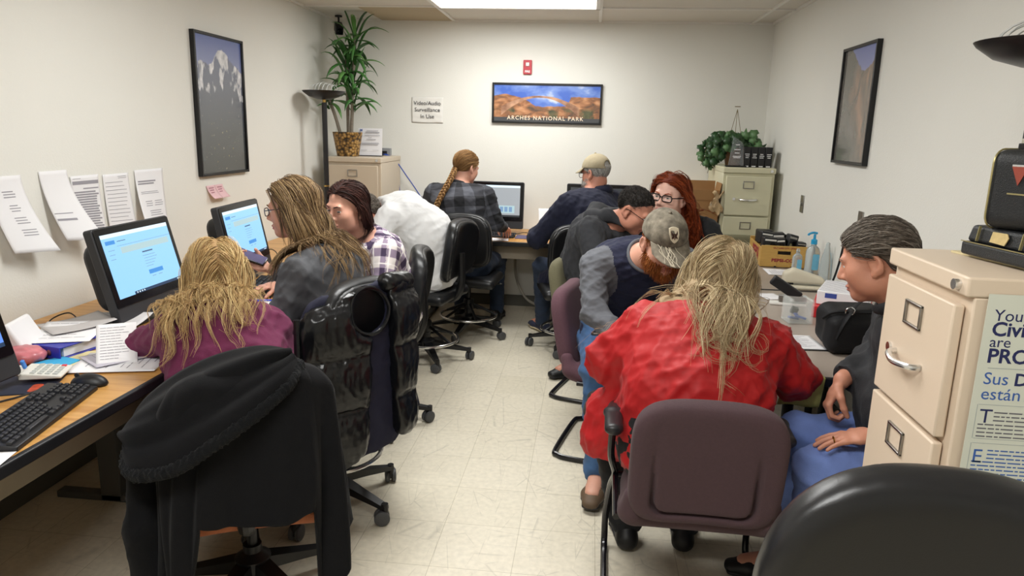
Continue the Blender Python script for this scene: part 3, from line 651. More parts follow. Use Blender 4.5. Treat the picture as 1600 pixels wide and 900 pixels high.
def monitor(label, loc, rz, W=0.50, H=0.38, tilt=0.25, zc=0.218, kind='login', nm='computer_monitor', rim=None):
    """All-in-one desktop computer; the screen faces local -Y; origin on the desk under the screen."""
    t = thing(nm, label, 'computer', loc, rz, 'all-in-one computers')
    R3 = rotm(-tilt, 0, 0)
    # tilt back: the top goes towards +Y
    X3 = np.array(R3) @ np.array([[1, 0, 0], [0, 0, -1], [0, 1, 0]])     # prism plane (x, z)
    h = MB(); h.prism(rrect(W, H, 0.014), -0.008, 0.028, X3, (0, 0, zc)); h.build('housing', M_dgrey, t, bevel=0.004)
    bk = MB(); bk.prism(rrect(W*0.86, H*0.72, 0.06), -0.075, -0.008, X3, (0, 0, zc)).build('back_shell', M_black, t, bevel=0.02, seg=3)
    def P(x, z, y): return (np.array(R3) @ np.array([x, y, z]))+np.array([0, 0, zc])
    bz = MB(); bz.prism([(x, z+0.03) for x, z in rrect(W-0.012, H-0.07, 0.008)], 0.0285, 0.0315, X3, (0, 0, zc)).build('bezel', M_blackg if rim is None else rim, t, bevel=0.001)
    sw, sh, so = W-0.062, H-0.128, 0.034
    mats = {'login': [S_blue, S_btn, S_line, S_dark, S_ban, S_txt, S_white], 'desk': [S_deep, S_btn, S_line, S_dark, S_ban, S_txt, S_white], 'grey': [S_grey, S_btn, S_line, S_dim, S_ban, S_txt, S_white], 'dark': [S_dim, S_btn, S_line, S_dim, S_ban, S_txt, S_grey]}[kind]
    s = MB()
    def rect(u0, u1, v0, v1, mi, lift):
        y = -0.0325-lift*0.0003; x = lambda u: (u-0.5)*sw; z = lambda v: (v-0.5)*sh+so; s.mi = mi
        s.add([P(x(u0), z(v0), y), P(x(u1), z(v0), y), P(x(u1), z(v1), y), P(x(u0), z(v1), y)], [(0, 1, 2, 3)])
    rect(0, 1, 0, 1, 0, 0)
    if kind == 'login':
        rect(0, 1, .94, 1, 6, 1); rect(.04, .17, .835, .895, 1, 1); rect(.2, .32, .86, .87, 5, 1); rect(.18, 1, .79, .796, 2, 1)
        rect(.22, .95, .665, .765, 4, 1)
        for i in range(3): rect(.05, .14-.01*i, .74-.07*i, .748-.07*i, 2, 1)
        rect(.50, .66, .60, .622, 5, 1); rect(.49, .68, .545, .553, 2, 1)
        for i in range(4): rect(.50, .70-.03*i, .50-.045*i, .507-.045*i, 2, 1)
        rect(.51, .73, .235, .305, 1, 1); rect(.54, .60, .19, .2, 2, 1); rect(.64, .70, .19, .2, 2, 1); rect(0.22, 1, 0, .045, 3, 1)
        for i in range(4): rect(.25+.035*i, .265+.035*i, .012, .034, 6, 2)
        rect(.90, .97, .015, .03, 6, 2)
    elif kind == 'desk':
        rect(0, 1, 0, .05, 3, 1)
        for i in range(5): rect(.80+.035*i, .815+.035*i, .015, .036, 6, 2)
    elif kind == 'grey':
        rect(0, 1, .93, 1, 6, 1); rect(.35, .9, .12, .36, 4, 1)
        for i in range(6): rect(.37+.085*i, .43+.085*i, .16, .32, 2, 2)
        rect(0, 1, 0, .06, 3, 1)
    else:
        rect(.05, .35, .5, .82, 6, 1); rect(0, 1, 0, .05, 3, 1)
    s.build('screen', mats, t, smooth=None)
    MB().sphere(P(0, -H/2+0.034, -0.0295), (0.009, 0.003, 0.009), 12, 6).build('badge', M_steel, t)
    st = MB()
    st.prism([(x, y+0.055) for x, y in rrect(W*0.52, 0.20, 0.05)], 0, 0.012); st.build('stand_base', M_dgrey, t, bevel=0.004)
    MB().box((0, 0.075, zc*0.5), (W*0.26, 0.035, zc*0.95), rotm(-0.12, 0, 0)).build('stand_neck', M_dgrey, t, bevel=0.008)
    return t
monitor('black all-in-one computer with login page, in front of woman in purple', (-1.83, 2.745, DZ), PI/2, tilt=0.25)
monitor('black all-in-one computer with login page, left of woman holding phone', (-1.80, 3.575, DZ), PI/2+0.07, tilt=0.2)
monitor('black all-in-one computer with plain blue screen at the left edge', (-1.79, 1.70, DZ), PI/2, tilt=0.25, kind='desk')
monitor('black all-in-one computer with grey screen beside braided person', (-0.785, 5.96, 0.70), 0, tilt=0.09, zc=0.239, kind='grey', W=0.5, H=0.385)
monitor('black all-in-one computer with dark screen behind man in tan cap', (0.095, 5.97, 0.70), 0, W=0.56, H=0.38, tilt=0.09, zc=0.245, kind='dark')
def keyboard(label, loc, rz, L=0.44, D=0.145):
    t = thing('keyboard', label, 'keyboard', loc, rz)
    b = MB(); b.prism([(-D/2, 0), (D/2, 0), (D/2, 0.026), (-D/2, 0.014)], -L/2, L/2, [[0, 0, 1], [1, 0, 0], [0, 1, 0]]); b.build('case', M_black, t, bevel=0.003)
    k = MB(); sl = math.atan2(0.012, D); rows = 6; p = 0.0186
    def key(x, y, w=0.0158, d=0.0152):
        z = 0.02+(y/D)*0.012+0.003; k.box((x, y, z), (w, d, 0.009), rotm(sl, 0, 0), 0.84)
    for r in range(rows):
        y = D/2-0.020-r*0.0195-(0.004 if r else 0)
        x0 = -L/2+0.018
        if r == 5:
            for (a, w) in ((0, .021), (1.3, .021), (2.6, .021), (6.6, .105), (10.6, .021), (11.9, .021), (13.2, .021)): key(x0+a*p, y, w)
        else:
            n = [13, 14, 14, 13, 12][r]; o = [0, 0, .3, .45, .7][r]
            for i in range(n): key(x0+(i+o)*p*(1.02 if r else 1.09), y)
        for i in range(3):
            if r < 3 or r == 5 or (r == 4 and i == 1): key(x0+(15.2+i)*p, y)
        for i in range(4):
            if r > 0: key(x0+(18.7+i)*p, y)
    k.build('keys', mat('key_plastic', '242427', 0.5, var=0), t, bevel=0.0015, seg=1); return t
keyboard('black keyboard on the oak desk at the lower left', (-1.500, 1.725, DZ), math.radians(102))
keyboard('black keyboard in front of the woman in grey', (-1.60, 3.40, DZ), math.radians(102))
keyboard('black keyboard under the braided person\'s hand', (-0.80, 5.80, 0.70), 0.0, 0.42)
def mouse(label, loc, rz, s=1.0):
    t = thing('computer_mouse', label, 'mouse', loc, rz)
    f = lambda P: smax(ell((0, 0, 0.002), (0.032*s, 0.057*s, 0.036*s))(P), -P[:, 2]+0.0006, 0.006)
    soft_obj('shell', f, (-.04, -.07, -.004), (.04, .07, .045), 0.004, M_black, t)
    MB().cyl((-0.003, 0.035*s, 0.033*s), (0.003, 0.035*s, 0.033*s), 0.007).build('scroll_wheel', M_dgrey, t); return t
mouse('black mouse beside the keyboard at the lower left', (-1.525, 1.985, DZ+0.001), math.radians(100))
M_pad = mat('mouse_pad', '5d5670', 0.8, var=0.25, vscale=18)
tag(MB().box((-0.47, 5.80, 0.703), (0.22, 0.19, 0.004)).build('mouse_pad', M_pad, bevel=0.001), 'patterned mouse pad on the back desk', 'mouse pad')
mouse('black mouse on the patterned mouse pad', (-0.46, 5.82, 0.706), 0.1)
def wire(label, pts, r=0.0028, m=None, nm='cable'):
    return tag(MB().tube(smooth_path(pts, 8), r, 6).build(nm, m or M_black), label, 'cable')
z = DZ+0.004
wire('thin black cable curling out behind the lower left keyboard', [(-1.74, 1.70, z), (-1.66, 1.84, z), (-1.63, 1.93, z), (-1.585, 1.95, z), (-1.575, 1.94, z)])
wire('thin black cable along the desk under the left edge computer', [(-1.70, 1.55, z), (-1.62, 1.62, z), (-1.60, 1.70, z)])
wire('black cable looping behind the login computer by the wall', [(-2.02, 2.62, z), (-2.1, 2.66, z+.03), (-2.12, 2.58, z+.02), (-2.06, 2.50, z), (-1.98, 2.55, z)])
wire('black cables tangled below the second login computer', [(-1.84, 3.92, z), (-1.80, 4.0, z+.05), (-1.87, 4.06, z+.08), (-1.93, 4.0, z+.03), (-1.82, 3.94, z+.02), (-1.76, 4.02, z)])
wire('black cable between second computer and keyboard', [(-1.72, 3.45, z), (-1.68, 3.48, z+.015), (-1.66, 3.54, z), (-1.70, 3.62, z)])
wire('black cable behind the keyboard on back desk', [(-0.75, 5.93, .705), (-0.66, 5.91, .72), (-0.60, 5.95, .705), (-0.52, 5.98, .715), (-0.44, 5.93, .705)])
# ---------------------------------------------------------------- things on the left desk
M_tape = mat('calculator_case', 'd9d7cf', 0.45, var=0.02)
t = thing('calculator', 'cream desk calculator with one red key by the left computer', 'calculator', (-1.695, 2.018, DZ+0.012), math.radians(110))
MB().prism([(-0.06, 0.004), (0.06, 0.004), (0.06, 0.026), (-0.06, 0.014)], -0.055, 0.055, [[0, 0, 1], [1, 0, 0], [0, 1, 0]]).build('case', M_tape, t, bevel=0.004)
kk = MB(); kk.mi = 0
for i in range(5):
    for j in range(4): kk.mi = 1 if (i == 4 and j == 0) else 0; kk.box((-0.04+i*0.02, -0.04+j*0.021, 0.0195+(-0.04+j*0.021)*0.1), (0.014, 0.014, 0.008))
kk.build('keys', [mat('calc_key', 'b9bcb8', 0.5, var=0), mat('calc_red_key', 'cf2f3a', 0.4, var=0)], t, bevel=0.001, seg=1)
t = thing('mouse_mat', 'dark mouse mat with a red flame picture under the calculator', 'mat', (-1.715, 1.97, DZ), math.radians(112))
MB().prism(rrect(0.21, 0.17, 0.02), 0.0005, 0.004).build('mat_base', mat('dark_mat', '23283a', 0.7), t)
MB().prism(rrect(0.07, 0.03, 0.012), 0.004, 0.0048, None, (-0.06, -0.035, 0)).build('flame_print', mat('flame_print', 'b5462a', 0.6, var=0.5, vscale=60), t)
t = thing('usb_stick', 'white and blue memory stick standing in the left computer', 'memory stick', (-1.735, 1.965, DZ+0.046), math.radians(95))
MB().box((-0.012, 0, 0), (0.03, 0.012, 0.022), rotm(0, -0.4, 0)).build('cap', M_whitep, t, bevel=0.002)
MB().box((0.014, 0, 0.012), (0.012, 0.010, 0.03), rotm(0, -0.4, 0)).build('body', mat('stick_blue', '4a86d8', 0.4), t, bevel=0.002)
tag(MB().prism([(-.065, -.04), (.06, -.045), (.065, .03), (-.02, .05)], 0, 0.006, None, (-1.775, 2.165, DZ+0.001)).build('sticky_note_pad', mat('cyan_note', '3fa8d8', 0.7, var=0.03), bevel=0.001), 'bright blue sticky note pad on the oak desk', 'note pad')
t = thing('stress_ball', 'red squeeze ball on the oak desk by blue binder', 'ball', (-1.83, 2.235, DZ), 0.4)
soft_obj('ball', union([ell((-.012, 0, .021), (.03, .026, .021)), ell((.014, .004, .022), (.026, .024, .021))], .01), (-.06, -.04, -.005), (.06, .04, .06), .005, mat('red_foam', 'c8242c', 0.45, var=0.05), t)
tag(soft_obj('red_pouch', lambda P: smax(ell((-1.905, 2.15, .765), (.09, .07, .03))(P)+0.006*ridge(P, 60, 3), .7405-P[:, 2], .004), (-2.02, 2.06, .735), (-1.8, 2.24, .81), .006, mat('red_film', 'c07078', 0.3, var=0.3, vscale=30)), 'crumpled pinkish red plastic pouch beside the red ball', 'pouch')
tag(soft_obj('red_strap', cap((-1.86, 2.08, .755), (-1.90, 2.06, .80), .012), (-1.94, 2.03, .735), (-1.83, 2.11, .82), .004, mat('red_clip', 'b81f2a', 0.4)), 'small red clip standing beside the left edge computer', 'clip')
M_bind = mat('binder_blue', '2f35a0', 0.35, var=0.03)
t = thing('ring_binder', 'blue ring binder with loose papers lying on the left desk', 'binder', (-1.865, 2.345, DZ), math.radians(-12))
MB().box((0, 0, 0.003), (0.235, 0.27, 0.005)).box((0, 0, 0.043), (0.235, 0.27, 0.004)).build('cover', M_bind, t, bevel=0.001)
MB().box((0, -0.134, 0.023), (0.235, 0.005, 0.045)).build('spine', M_bind, t, bevel=0.002)
MB().lathe([(0.008, 0), (0.008, 0.001), (0.011, 0.001)], (0.07, -0.137, 0.024), 14, rotm(PI/2, 0, 0)).build('finger_ring', M_chrome, t)
MB().box((0.0, 0.01, 0.022), (0.215, 0.245, 0.03)).build('pages', M_white, t)
def sheet(label, loc, rz, w=0.216, d=0.279, lift=0.0, curl=0.0, m=None, rows=14, group=None, nm='paper_sheet', seed=1, tilt=0.0, ink=None, roll=0.0):
    """Loose sheet; may curl up along its far edge."""
    R3 = rotm(tilt, roll, rz); r = random.Random(seed); ph = r.random()*6
    f = lambda u, v: R3 @ np.array(((u-.5)*w, (v-.5)*d, lift+curl*max(0, v-.3)**2+0.002*math.sin(5*u+ph)*curl*10*v))+np.array(loc)
    o = tag(MB().grid(f, 10, 12).build(nm, m or M_white, solid=0.0006), label, 'paper', group)
    if rows:
        p = MB(); n = R3 @ np.array([0, 0, 0.0012])
        for i in range(rows):
            v = .9-.82*i/rows; u0, u1 = .1, .9-r.uniform(0, .35); hv = 0.006
            for k in range(4):
                ua, ub = u0+(u1-u0)*k/4, u0+(u1-u0)*(k+.9)/4
                p.add([f(ua, v-hv)+n, f(ub, v-hv)+n, f(ub, v+hv)+n, f(ua, v+hv)+n], [(0, 1, 2, 3)])
        p.build('print', ink or M_ink, o)
    return o
sheet('crumpled paper lying on the blue binder', (-1.87, 2.35, DZ+0.048), math.radians(20), 0.21, .24, curl=.03, rows=5, seed=3)
sheet('grey paper bag folded on top of the blue binder', (-1.90, 2.44, DZ+0.056), math.radians(-35), .19, .22, curl=.035, rows=0, seed=5, m=mat('grey_paper', 'bdb9b8', 0.8))
sheet('white sheet under the binder near the wall', (-1.80, 2.53, DZ+0.05), math.radians(12), .2, .2, curl=.02, rows=0, seed=6, m=mat('grey_paper2', 'c9c6c6', 0.8))
tag(MB().box((-1.97, 2.22, DZ+0.06), (0.10, 0.17, 0.11), rotm(0, -0.5, 0.3)).build('parcel_envelope', M_white, bevel=0.01, seg=3), 'white padded envelope with purple band by the left edge computer', 'envelope')
tag(MB().prism([(-.11, -.15), (.11, -.15), (.11, .15), (-.11, .15)], 0.0008, 0.003, rotm(0, 0, math.radians(-62)), (-1.615, 2.245, DZ)).build('manila_folder', mat('manila', 'dccf9e', 0.7, var=0.02)), 'pale yellow manila folder on the oak desk', 'folder')
sheet('white printed form on top of the manila folder', (-1.565, 2.20, DZ+0.006), math.radians(-75), rows=10, seed=8)
sheet('greyish printed sheet slipped under the raised form', (-1.60, 2.24, DZ+0.012), math.radians(-35), .16, .2, rows=8, seed=9, m=mat('lilac_paper', 'c7c3cf', 0.8))
sheet('white printed form propped up against purple sleeve', (-1.60, 2.235, DZ+0.058), math.radians(32), .125, .185, tilt=0.6, rows=12, seed=10)
sheet('white paper at the lower left desk edge', (-1.43, 1.46, DZ+0.003), math.radians(14), .12, .1, rows=0)
sheet('paper with a blue pen beside woman in grey', (-1.475, 3.06, DZ+0.003), math.radians(80), rows=0, seed=12)
tag(MB().tube([(-1.57, 3.10, DZ+.010), (-1.43, 3.14, DZ+.010)], [0.005, 0.0045], 10).tube([(-1.43, 3.14, DZ+.010), (-1.415, 3.144, DZ+.010)], [0.004, 0.001], 10).build('ballpoint_pen', mat('pen_blue', '2746b8', 0.3)), 'blue pen lying on the white paper', 'pen')
sheet('white sheet under keyboard on the back desk', (-0.72, 5.62, .703), 0.1, .2, .15, rows=0)
# things on the back desk beside the braided person
t = thing('printer', 'dark blue and grey printer behind man in white shirt', 'printer', (-1.33, 5.95, 0.70), 0)
soft_obj('casing', lambda P: smax(rbox((-.05, 0, .14), (.15, .17, .14), .05)(P), -.002-P[:, 2]+0.003, .003), (-.22, -.2, -.01), (.12, .2, .3), .01, mat('printer_grey', '5a5e6a', 0.4), t)
MB().box((0.07, -0.13, 0.20), (0.15, 0.10, 0.18), rotm(-0.5, 0, 0)).build('front_panel', mat('printer_navy', '20264e', 0.3), t, bevel=0.01)
MB().box((0.07, -0.19, 0.235), (0.08, 0.004, 0.012), rotm(-0.5, 0, 0)).build('nameplate', M_steel, t)
sheet('white paper sheet standing behind arm of man in cap', (-0.30, 5.85, 0.83), 0.2, .2, .22, tilt=1.2, rows=0, seed=14)
tag(MB().box((-0.275, 5.72, 0.80), (0.07, 0.012, 0.19), rotm(-0.2, 0, 0.5)).build('yellow_notepad', mat('pad_yellow', 'e0dc82', 0.7), bevel=0.002), 'yellow notepad standing beside the navy coat', 'notepad')

# ================================================================ lamps
M_lampb = mat('lamp_black', '1d1c1e', 0.35, var=0.03); M_brass = mat('brass', 'b99a5c', 0.25, 1.0, var=0); M_guard = mat('guard_white', 'd9dad8', 0.35, var=0)
def torchiere(label, loc):
    t = thing('floor_lamp', label, 'lamp', loc)
    MB().lathe([(0.14, 0), (0.14, 0.012), (0.12, 0.025), (0.02, 0.04)], n=32).build('base', M_lampb, t)
    MB().cyl((0, 0, 0.03), (0, 0, 1.72), 0.02).build('pole', M_lampb, t)
    for r_, z_, h_ in ((.021, 1.08, .012), (.013, 1.722, .025), (.021, .5, .012)): MB().lathe([(r_, 0), (r_, h_)], (0, 0, z_)).build('collar', M_brass, t)
    MB().lathe([(0.012, 1.742), (0.05, 1.744), (0.115, 1.765), (0.155, 1.795), (0.163, 1.806), (0.160, 1.807), (0.150, 1.797), (0.11, 1.77), (0.04, 1.75)], n=40).build('bowl', M_lampb, t)
    g = MB()
    for k in range(7):
        x = (k-3)/3*0.085; hw = math.sqrt(max(0.0, 0.115**2-x*x)); g.tube([(x, hw*math.cos(a), 1.795+0.075*math.sin(a)*(1-0.25*abs(x)/0.085)) for a in [PI*i/12 for i in range(13)]], 0.0022, 6)
    g.tube(arc((0, 0, 1.797), 0.115, 0, 2*PI, 28)[:-1], 0.0025, 6, True).build('wire_guard', M_guard, t)
    MB().cyl((-0.05, 0, 1.785), (0.05, 0, 1.785), 0.007).build('bulb', mat('bulb_glass', 'dcdcd4', 0.1, var=0), t)
    return t
torchiere('black torchiere floor lamp in the back left corner', (-2.055, 5.52, 0))
torchiere('black torchiere floor lamp cut by the right edge', (1.13, 2.04, 0.0)).rotation_euler = (0, 0, 0.9)
# ================================================================ things on the cabinets
# tall plant in a woven pot
M_leaf = mat('dracaena_leaf', '3f6d35', 0.35, var=0.3, vscale=9); M_leaf2 = mat('dracaena_leaf_light', '5c8a48', 0.35, var=0.25, vscale=9); M_cane = mat('cane_grey', '82796c', 0.7, var=0.2, vscale=60)
t = thing('potted_plant', 'tall green dracaena in a gold woven pot on left cabinet', 'plant', (-2.005, 5.90, 1.305))
def pot_mat():
    m = mat('woven_gold', '7a5a2c', 0.35, var=0); nt = m.node_tree; L = nt.links; b = bsdf(m)
    tc = N(nt, 'ShaderNodeTexCoord'); v = N(nt, 'ShaderNodeTexVoronoi'); v.inputs['Scale'].default_value = 42; L.new(tc.outputs['Object'], v.inputs['Vector'])
    L.new(ramp(nt, v.outputs['Distance'], [(0.0, 'c9a262'), (0.45, '8a6630'), (0.75, '2a1c0c')]), b.inputs['Base Color'])
    bp = N(nt, 'ShaderNodeBump'); bp.invert = True; bp.inputs['Strength'].default_value = 0.9; bp.inputs['Distance'].default_value = 0.012; L.new(v.outputs['Distance'], bp.inputs['Height']); L.new(bp.outputs[0], b.inputs['Normal']); return m
MB().lathe([(0.088, 0.001), (0.122, 0.195), (0.114, 0.195), (0.105, 0.15), (0.02, 0.148)], n=32).build('pot', pot_mat(), t)
MB().lathe([(0.108, 0.152), (0.06, 0.160), (0.01, 0.163)], n=20).build('soil', mat('moss', '5a4a30', 0.9, var=0.3, vscale=60), t)
r = random.Random(5); canes = [(-0.045, 0.0, 0.30, -0.10), (0.0, 0.02, 0.62, 0.0), (0.035, -0.02, 0.44, 0.03), (0.02, 0.03, 0.80, 0.05)]
tops = []
for (x, y, h, lx) in canes:
    top = (x+lx, y, 0.15+h); tops.append(top)
    MB().tube(smooth_path([(x, y, 0.12), (x+lx*0.5, y, 0.15+h*0.5), top], 4), 0.0135, 10).build('cane', M_cane, t)
def blade(mb, base, az, el, L, w, droop, r):
    n = 9; d = np.array([math.cos(az)*math.cos(el), math.sin(az)*math.cos(el), math.sin(el)]); p = np.array(base, float); V = []; s = np.array([-math.sin(az), math.cos(az), 0])
    for i in range(n+1):
        u = i/n; ww = w*(0.35+1.3*u if u < 0.4 else 0.87*(1-((u-0.4)/0.6)**1.7))*1.0+0.0006
        nrm = np.cross(s, d); V += [p-s*ww+nrm*ww*0.5, p.copy(), p+s*ww+nrm*ww*0.5]
        d = d+np.array([0, 0, -droop*(0.4+u)/n*2.2]); d /= np.linalg.norm(d); p = p+d*L/n
    mb.add(V, [f for i in range(n) for f in ((3*i, 3*i+1, 3*i+4, 3*i+3), (3*i+1, 3*i+2, 3*i+5, 3*i+4))])
lf = MB()
for ti, tp in enumerate(tops):
    nn = [10, 26, 22, 24][ti]
    for k in range(nn):
        az = k*2.4+r.uniform(-.3, .3); el = r.uniform(0.1, 1.15) if k % 4 else 1.35; lf.mi = 0 if r.random() < .7 else 1
        b = (tp[0], tp[1], tp[2]-0.26*(k/nn)*(1 if ti != 0 else .4)+0.02)
        L = r.uniform(.24, .38)*(0.72 if ti == 0 else 1.0)
        dx = math.cos(az)*L
        if t.location.x+b[0]+dx*0.8 < XL+0.03: L *= 0.5
        if t.location.y+b[1]+math.sin(az)*L > YB-0.05: L *= 0.7
        blade(lf, b, az, el, L, r.uniform(.021, .031), r.uniform(.5, 1.3), r)
lf.build('leaves', [M_leaf, M_leaf2], t, smooth=60, solid=0.0012)
# certificate in acrylic stand
t = thing('certificate', 'white certificate in a clear stand beside the gold pot', 'certificate', (-1.858, 6.03, 1.305), 0.05)
R3 = rotm(-0.12, 0, 0)
MB().box((0, 0.012, 0.118), (0.205, 0.002, 0.225), R3).build('sheet', M_white, t)
MB().box((0, -0.01, 0.004), (0.215, 0.07, 0.006)).build('stand_base', M_black, t, bevel=0.001)
p = MB()
for (x, zz, w, h) in ((0.02, .21, .10, .004), (.02, .196, .12, .006), (.02, .172, .13, .004), (.0, .155, .03, .003), (.01, .138, .08, .005), (.0, .11, .15, .003), (.0, .103, .16, .003), (.0, .096, .14, .003), (-.05, .05, .05, .002), (.05, .05, .05, .002)):
    p.box((x, -0.0115+zz*0.12, zz), (w, 0.0008, h), R3)
p.build('print', M_ink, t); text('M', 0.028, M_blue, t, (-0.075, 0.0138, .212), (1, 0, 0), (0, .12, 1), bold=0.0006)
# ivy, award, four dark binders
M_ivy = mat('ivy_leaf', '2c4a2a', 0.4, var=0.4, vscale=14); M_ivy2 = mat('ivy_leaf_light', '53754a', 0.42, var=0.3, vscale=14)
t = thing('ivy_plant', 'bushy green ivy in a hanging basket pot on the right corner cabinet', 'plant', (1.13, 6.02, 1.32))
MB().lathe([(0.06, 0.001), (0.085, 0.14), (0.078, 0.14), (0.07, 0.11), (0.01, 0.108)], (0, 0, 0), 24).build('pot', mat('brown_wicker', '6b4a2a', 0.6, var=0.3, vscale=50, bump=0.5, bscale=120), t)
st = MB(); lv = MB(); r = random.Random(11)
def ivyleaf(c, n, up, s):
    n = np.array(n, float); n /= np.linalg.norm(n); u = np.array(up, float); u = u-n*np.dot(u, n); u /= max(1e-6, np.linalg.norm(u)); w = np.cross(u, n)
    o = [(0, -.5), (.32, -.55), (.55, -.2), (.36, -.05), (.48, .28), (.16, .2), (0, .62), (-.16, .2), (-.48, .28), (-.36, -.05), (-.55, -.2), (-.32, -.55)]
    V = [np.array(c)+s*(w*x+u*y+n*(-0.12*abs(x)*2+0.05)) for x, y in o]+[np.array(c)+n*s*0.06]
    lv.add(V, [(i, (i+1) % 12, 12) for i in range(12)])
vines = []
for k in range(46):
    az = r.uniform(0, 2*PI); L = r.uniform(.16, .36); p = np.array([0, 0, .13]); d = np.array([math.cos(az)*.75, math.sin(az)*.45, r.uniform(.5, 1.6)]); pts = [p.copy()]
    if k % 4 == 0: d = np.array([-1.0, -.25*r.random(), r.uniform(.1, .7)]); L = r.uniform(.26, .36)
    for i in range(7):
        d = d/np.linalg.norm(d); p = p+d*L/7; d = d+np.array([0, 0, -.42]);
        p[0] = np.clip(p[0], -.31, .235); p[1] = np.clip(p[1], -.16, .24); p[2] = max(p[2], .02 if p[0] > -.16 else -.14); pts.append(p.copy())
    st.tube(pts, 0.0018, 5)
    for i in range(2, 8, 1 if k % 2 else 2):
        lv.mi = 0 if r.random() < .62 else 1
        q = pts[i]+np.array([r.uniform(-.02, .02), r.uniform(-.03, .01), r.uniform(-.01, .02)])
        ivyleaf(q, (r.uniform(-.6, .6), -1, r.uniform(.0, .9)), (r.uniform(-.7, .7), 0, -1 if r.random() < .6 else .6), r.uniform(.055, .085))
st.build('stems', mat('ivy_stem', '5c5a34', 0.6), t); lv.build('leaves', [M_ivy, M_ivy2], t, smooth=60, solid=0.001)
hk = MB(); hk.tube(arc((0.0, 0, .455), 0.02, 0, 2*PI, 16)[:-1], .003, 6, True)
for a in (0.3, 2.4, 4.5): hk.tube([(0.0, 0, .435), (.075*math.cos(a), .075*math.sin(a), .13)], .0022, 5)
hk.build('hanger', mat('twine', '7d6d48', .8), t)
M_acr = mat('clear_acrylic', 'eef2f6', 0.03, var=0, trans=0.9, ior=1.15)
t = thing('award', 'slanted clear acrylic award on the right corner cabinet', 'award', (1.085, 5.66, 1.32))
MB().prism([(-.055, .012), (.055, .012), (.045, .16), (.032, .185), (-.032, .225)], -0.012, 0.012, [[1, 0, 0], [0, 0, -1], [0, 1, 0]]).build('slab', M_acr, t, bevel=0.004)
MB().box((0, 0, 0.006), (0.15, 0.06, 0.012)).build('base', M_blackg, t, bevel=0.002)
p = MB()
for (zz, w) in ((.165, .03), (.13, .045), (.105, .035), (.08, .06), (.07, .05)): p.box((0, -.0135, zz), (w, .0006, .005))
p.build('engraving', M_white, t)
for k in range(4):
    lab = ['black binder box next to the acrylic award', 'black binder box second from the acrylic award', 'black binder box third from the acrylic award', 'black binder box at the right end beside the wall'][k]
    t = thing('binder_box', lab, 'binder', (1.168+k*0.053, 5.70, 1.32), 0, 'black binder boxes in a row')
    MB().box((0, 0.05, 0.076), (0.05, 0.13, 0.15)).build('case', M_black, t, bevel=0.003)
    p = MB()
    for i in range(3): p.box((0.002*((i+k) % 2), -.0155, .098-.013*i), (.034-.006*((i+k) % 3), .0008, .005))
    p.box((0, -.0155, .008), (.03, .0008, .008)); p.build('spine_print', M_white, t)
# cardboard box with torn tape
M_card = mat('cardboard', '9a7247', 0.8, var=0.08, vscale=8, bump=0.06, bscale=90)
t = thing('cardboard_box', 'open brown cardboard box with torn tape behind red haired woman', 'box', (0.865, 5.69, 0.70), 0)
w, d, h, th = 0.21, 0.22, 0.44, 0.005
b = MB(); b.box((0, 0, .003), (w, d, .005))
for s in (-1, 1): b.box((s*(w/2-th/2), 0, h/2), (th, d, h)); b.box((0, s*(d/2-th/2), h/2), (w-2*th, th, h))
b.build('carton', M_card, t)
MB().box((0, -d/2-.004, h-.03), (w, .004, .075), rotm(.06, 0, 0)).build('flap', M_card, t)
MB().box((w/2+.004, 0, h+.01), (.004, d, .10), rotm(0, .15, 0)).build('flap', M_card, t)
MB().box((0, d/2+.004, h+.02), (w, .004, .09)).build('flap', M_card, t)
tp = MB(); f = lambda u, v: (.05+.07*u+.02*math.sin(7*v+2*u), -d/2-.010-.012*math.sin(9*v+5*u)**2, h*.98-.16*v+.02*math.sin(9*u))
tp.grid(f, 8, 12).build('torn_tape', mat('clear_tape', 'b59a74', 0.25, var=0.2, vscale=40), t, solid=.001)
# old black cases on the near cabinet
ZT = 1.295
M_case = mat('pebbled_case', '222426', 0.45, var=0.1, vscale=60, bump=0.35, bscale=420); M_gold = mat('gold_line', 'b3a878', 0.35, 0.6, var=0)
tag(MB().prism([(-.10, -.16), (.11, -.15), (.11, .15), (-.09, .14)], 0.0005, 0.005, rotm(0, 0, .25), (0.985, 1.69, ZT)).build('manila_folder', mat('manila2', 'd9cba0', 0.7)), 'cream folder under the flat black case on cabinet', 'folder')
t = thing('carrying_case', 'flat black case with gold label lying on the beige cabinet', 'case', (0.955, 1.66, ZT+.006), math.radians(-80))
MB().box((0, 0, .016), (.215, .16, .030)).build('bottom', M_case, t, bevel=.006, seg=3)
MB().box((0, .004, .050), (.212, .15, .038), None, .93).build('lid', M_case, t, bevel=.008, seg=3)
ln = MB(); ln.box((0, -.0805, .031), (.216, .001, .002))
for s in (-1, 1): ln.box((s*.065, -.073, .052), (.002, .006, .034), rotm(-.13, 0, 0))
ln.build('gold_piping', M_gold, t)
MB().prism([(-.025, -.011), (.02, -.013), (.027, .004), (.02, .013), (-.022, .012)], 0, .002, np.array(rotm(-.13, 0, 0)) @ np.array([[1, 0, 0], [0, 0, -1], [0, 1, 0]]), (0, -.0725, .05)).build('label', mat('gold_label', 'cdb781', 0.4, var=.2, vscale=80), t)
t = thing('instrument_case', 'upright black case with red triangle badge on flat case', 'case', (.965, 1.665, ZT+.0755), math.radians(-62))
def casef(P): return rbox((0, 0, .085), (.075, .085, .085), .028)(P)
soft_obj('body', casef, (-.1, -.11, -.01), (.1, .11, .19), .006, M_case, t)
def ring(xr): return [(xr, -.0855*1.0*a, .085+b) for a, b in ()]
for s in (-1, 1):
    o = rrect(.170, .170, .03); MB().tube([(s*.060, x, .085+zz) for x, zz in o], .0022, 6, True).build('gold_trim', M_gold, t)
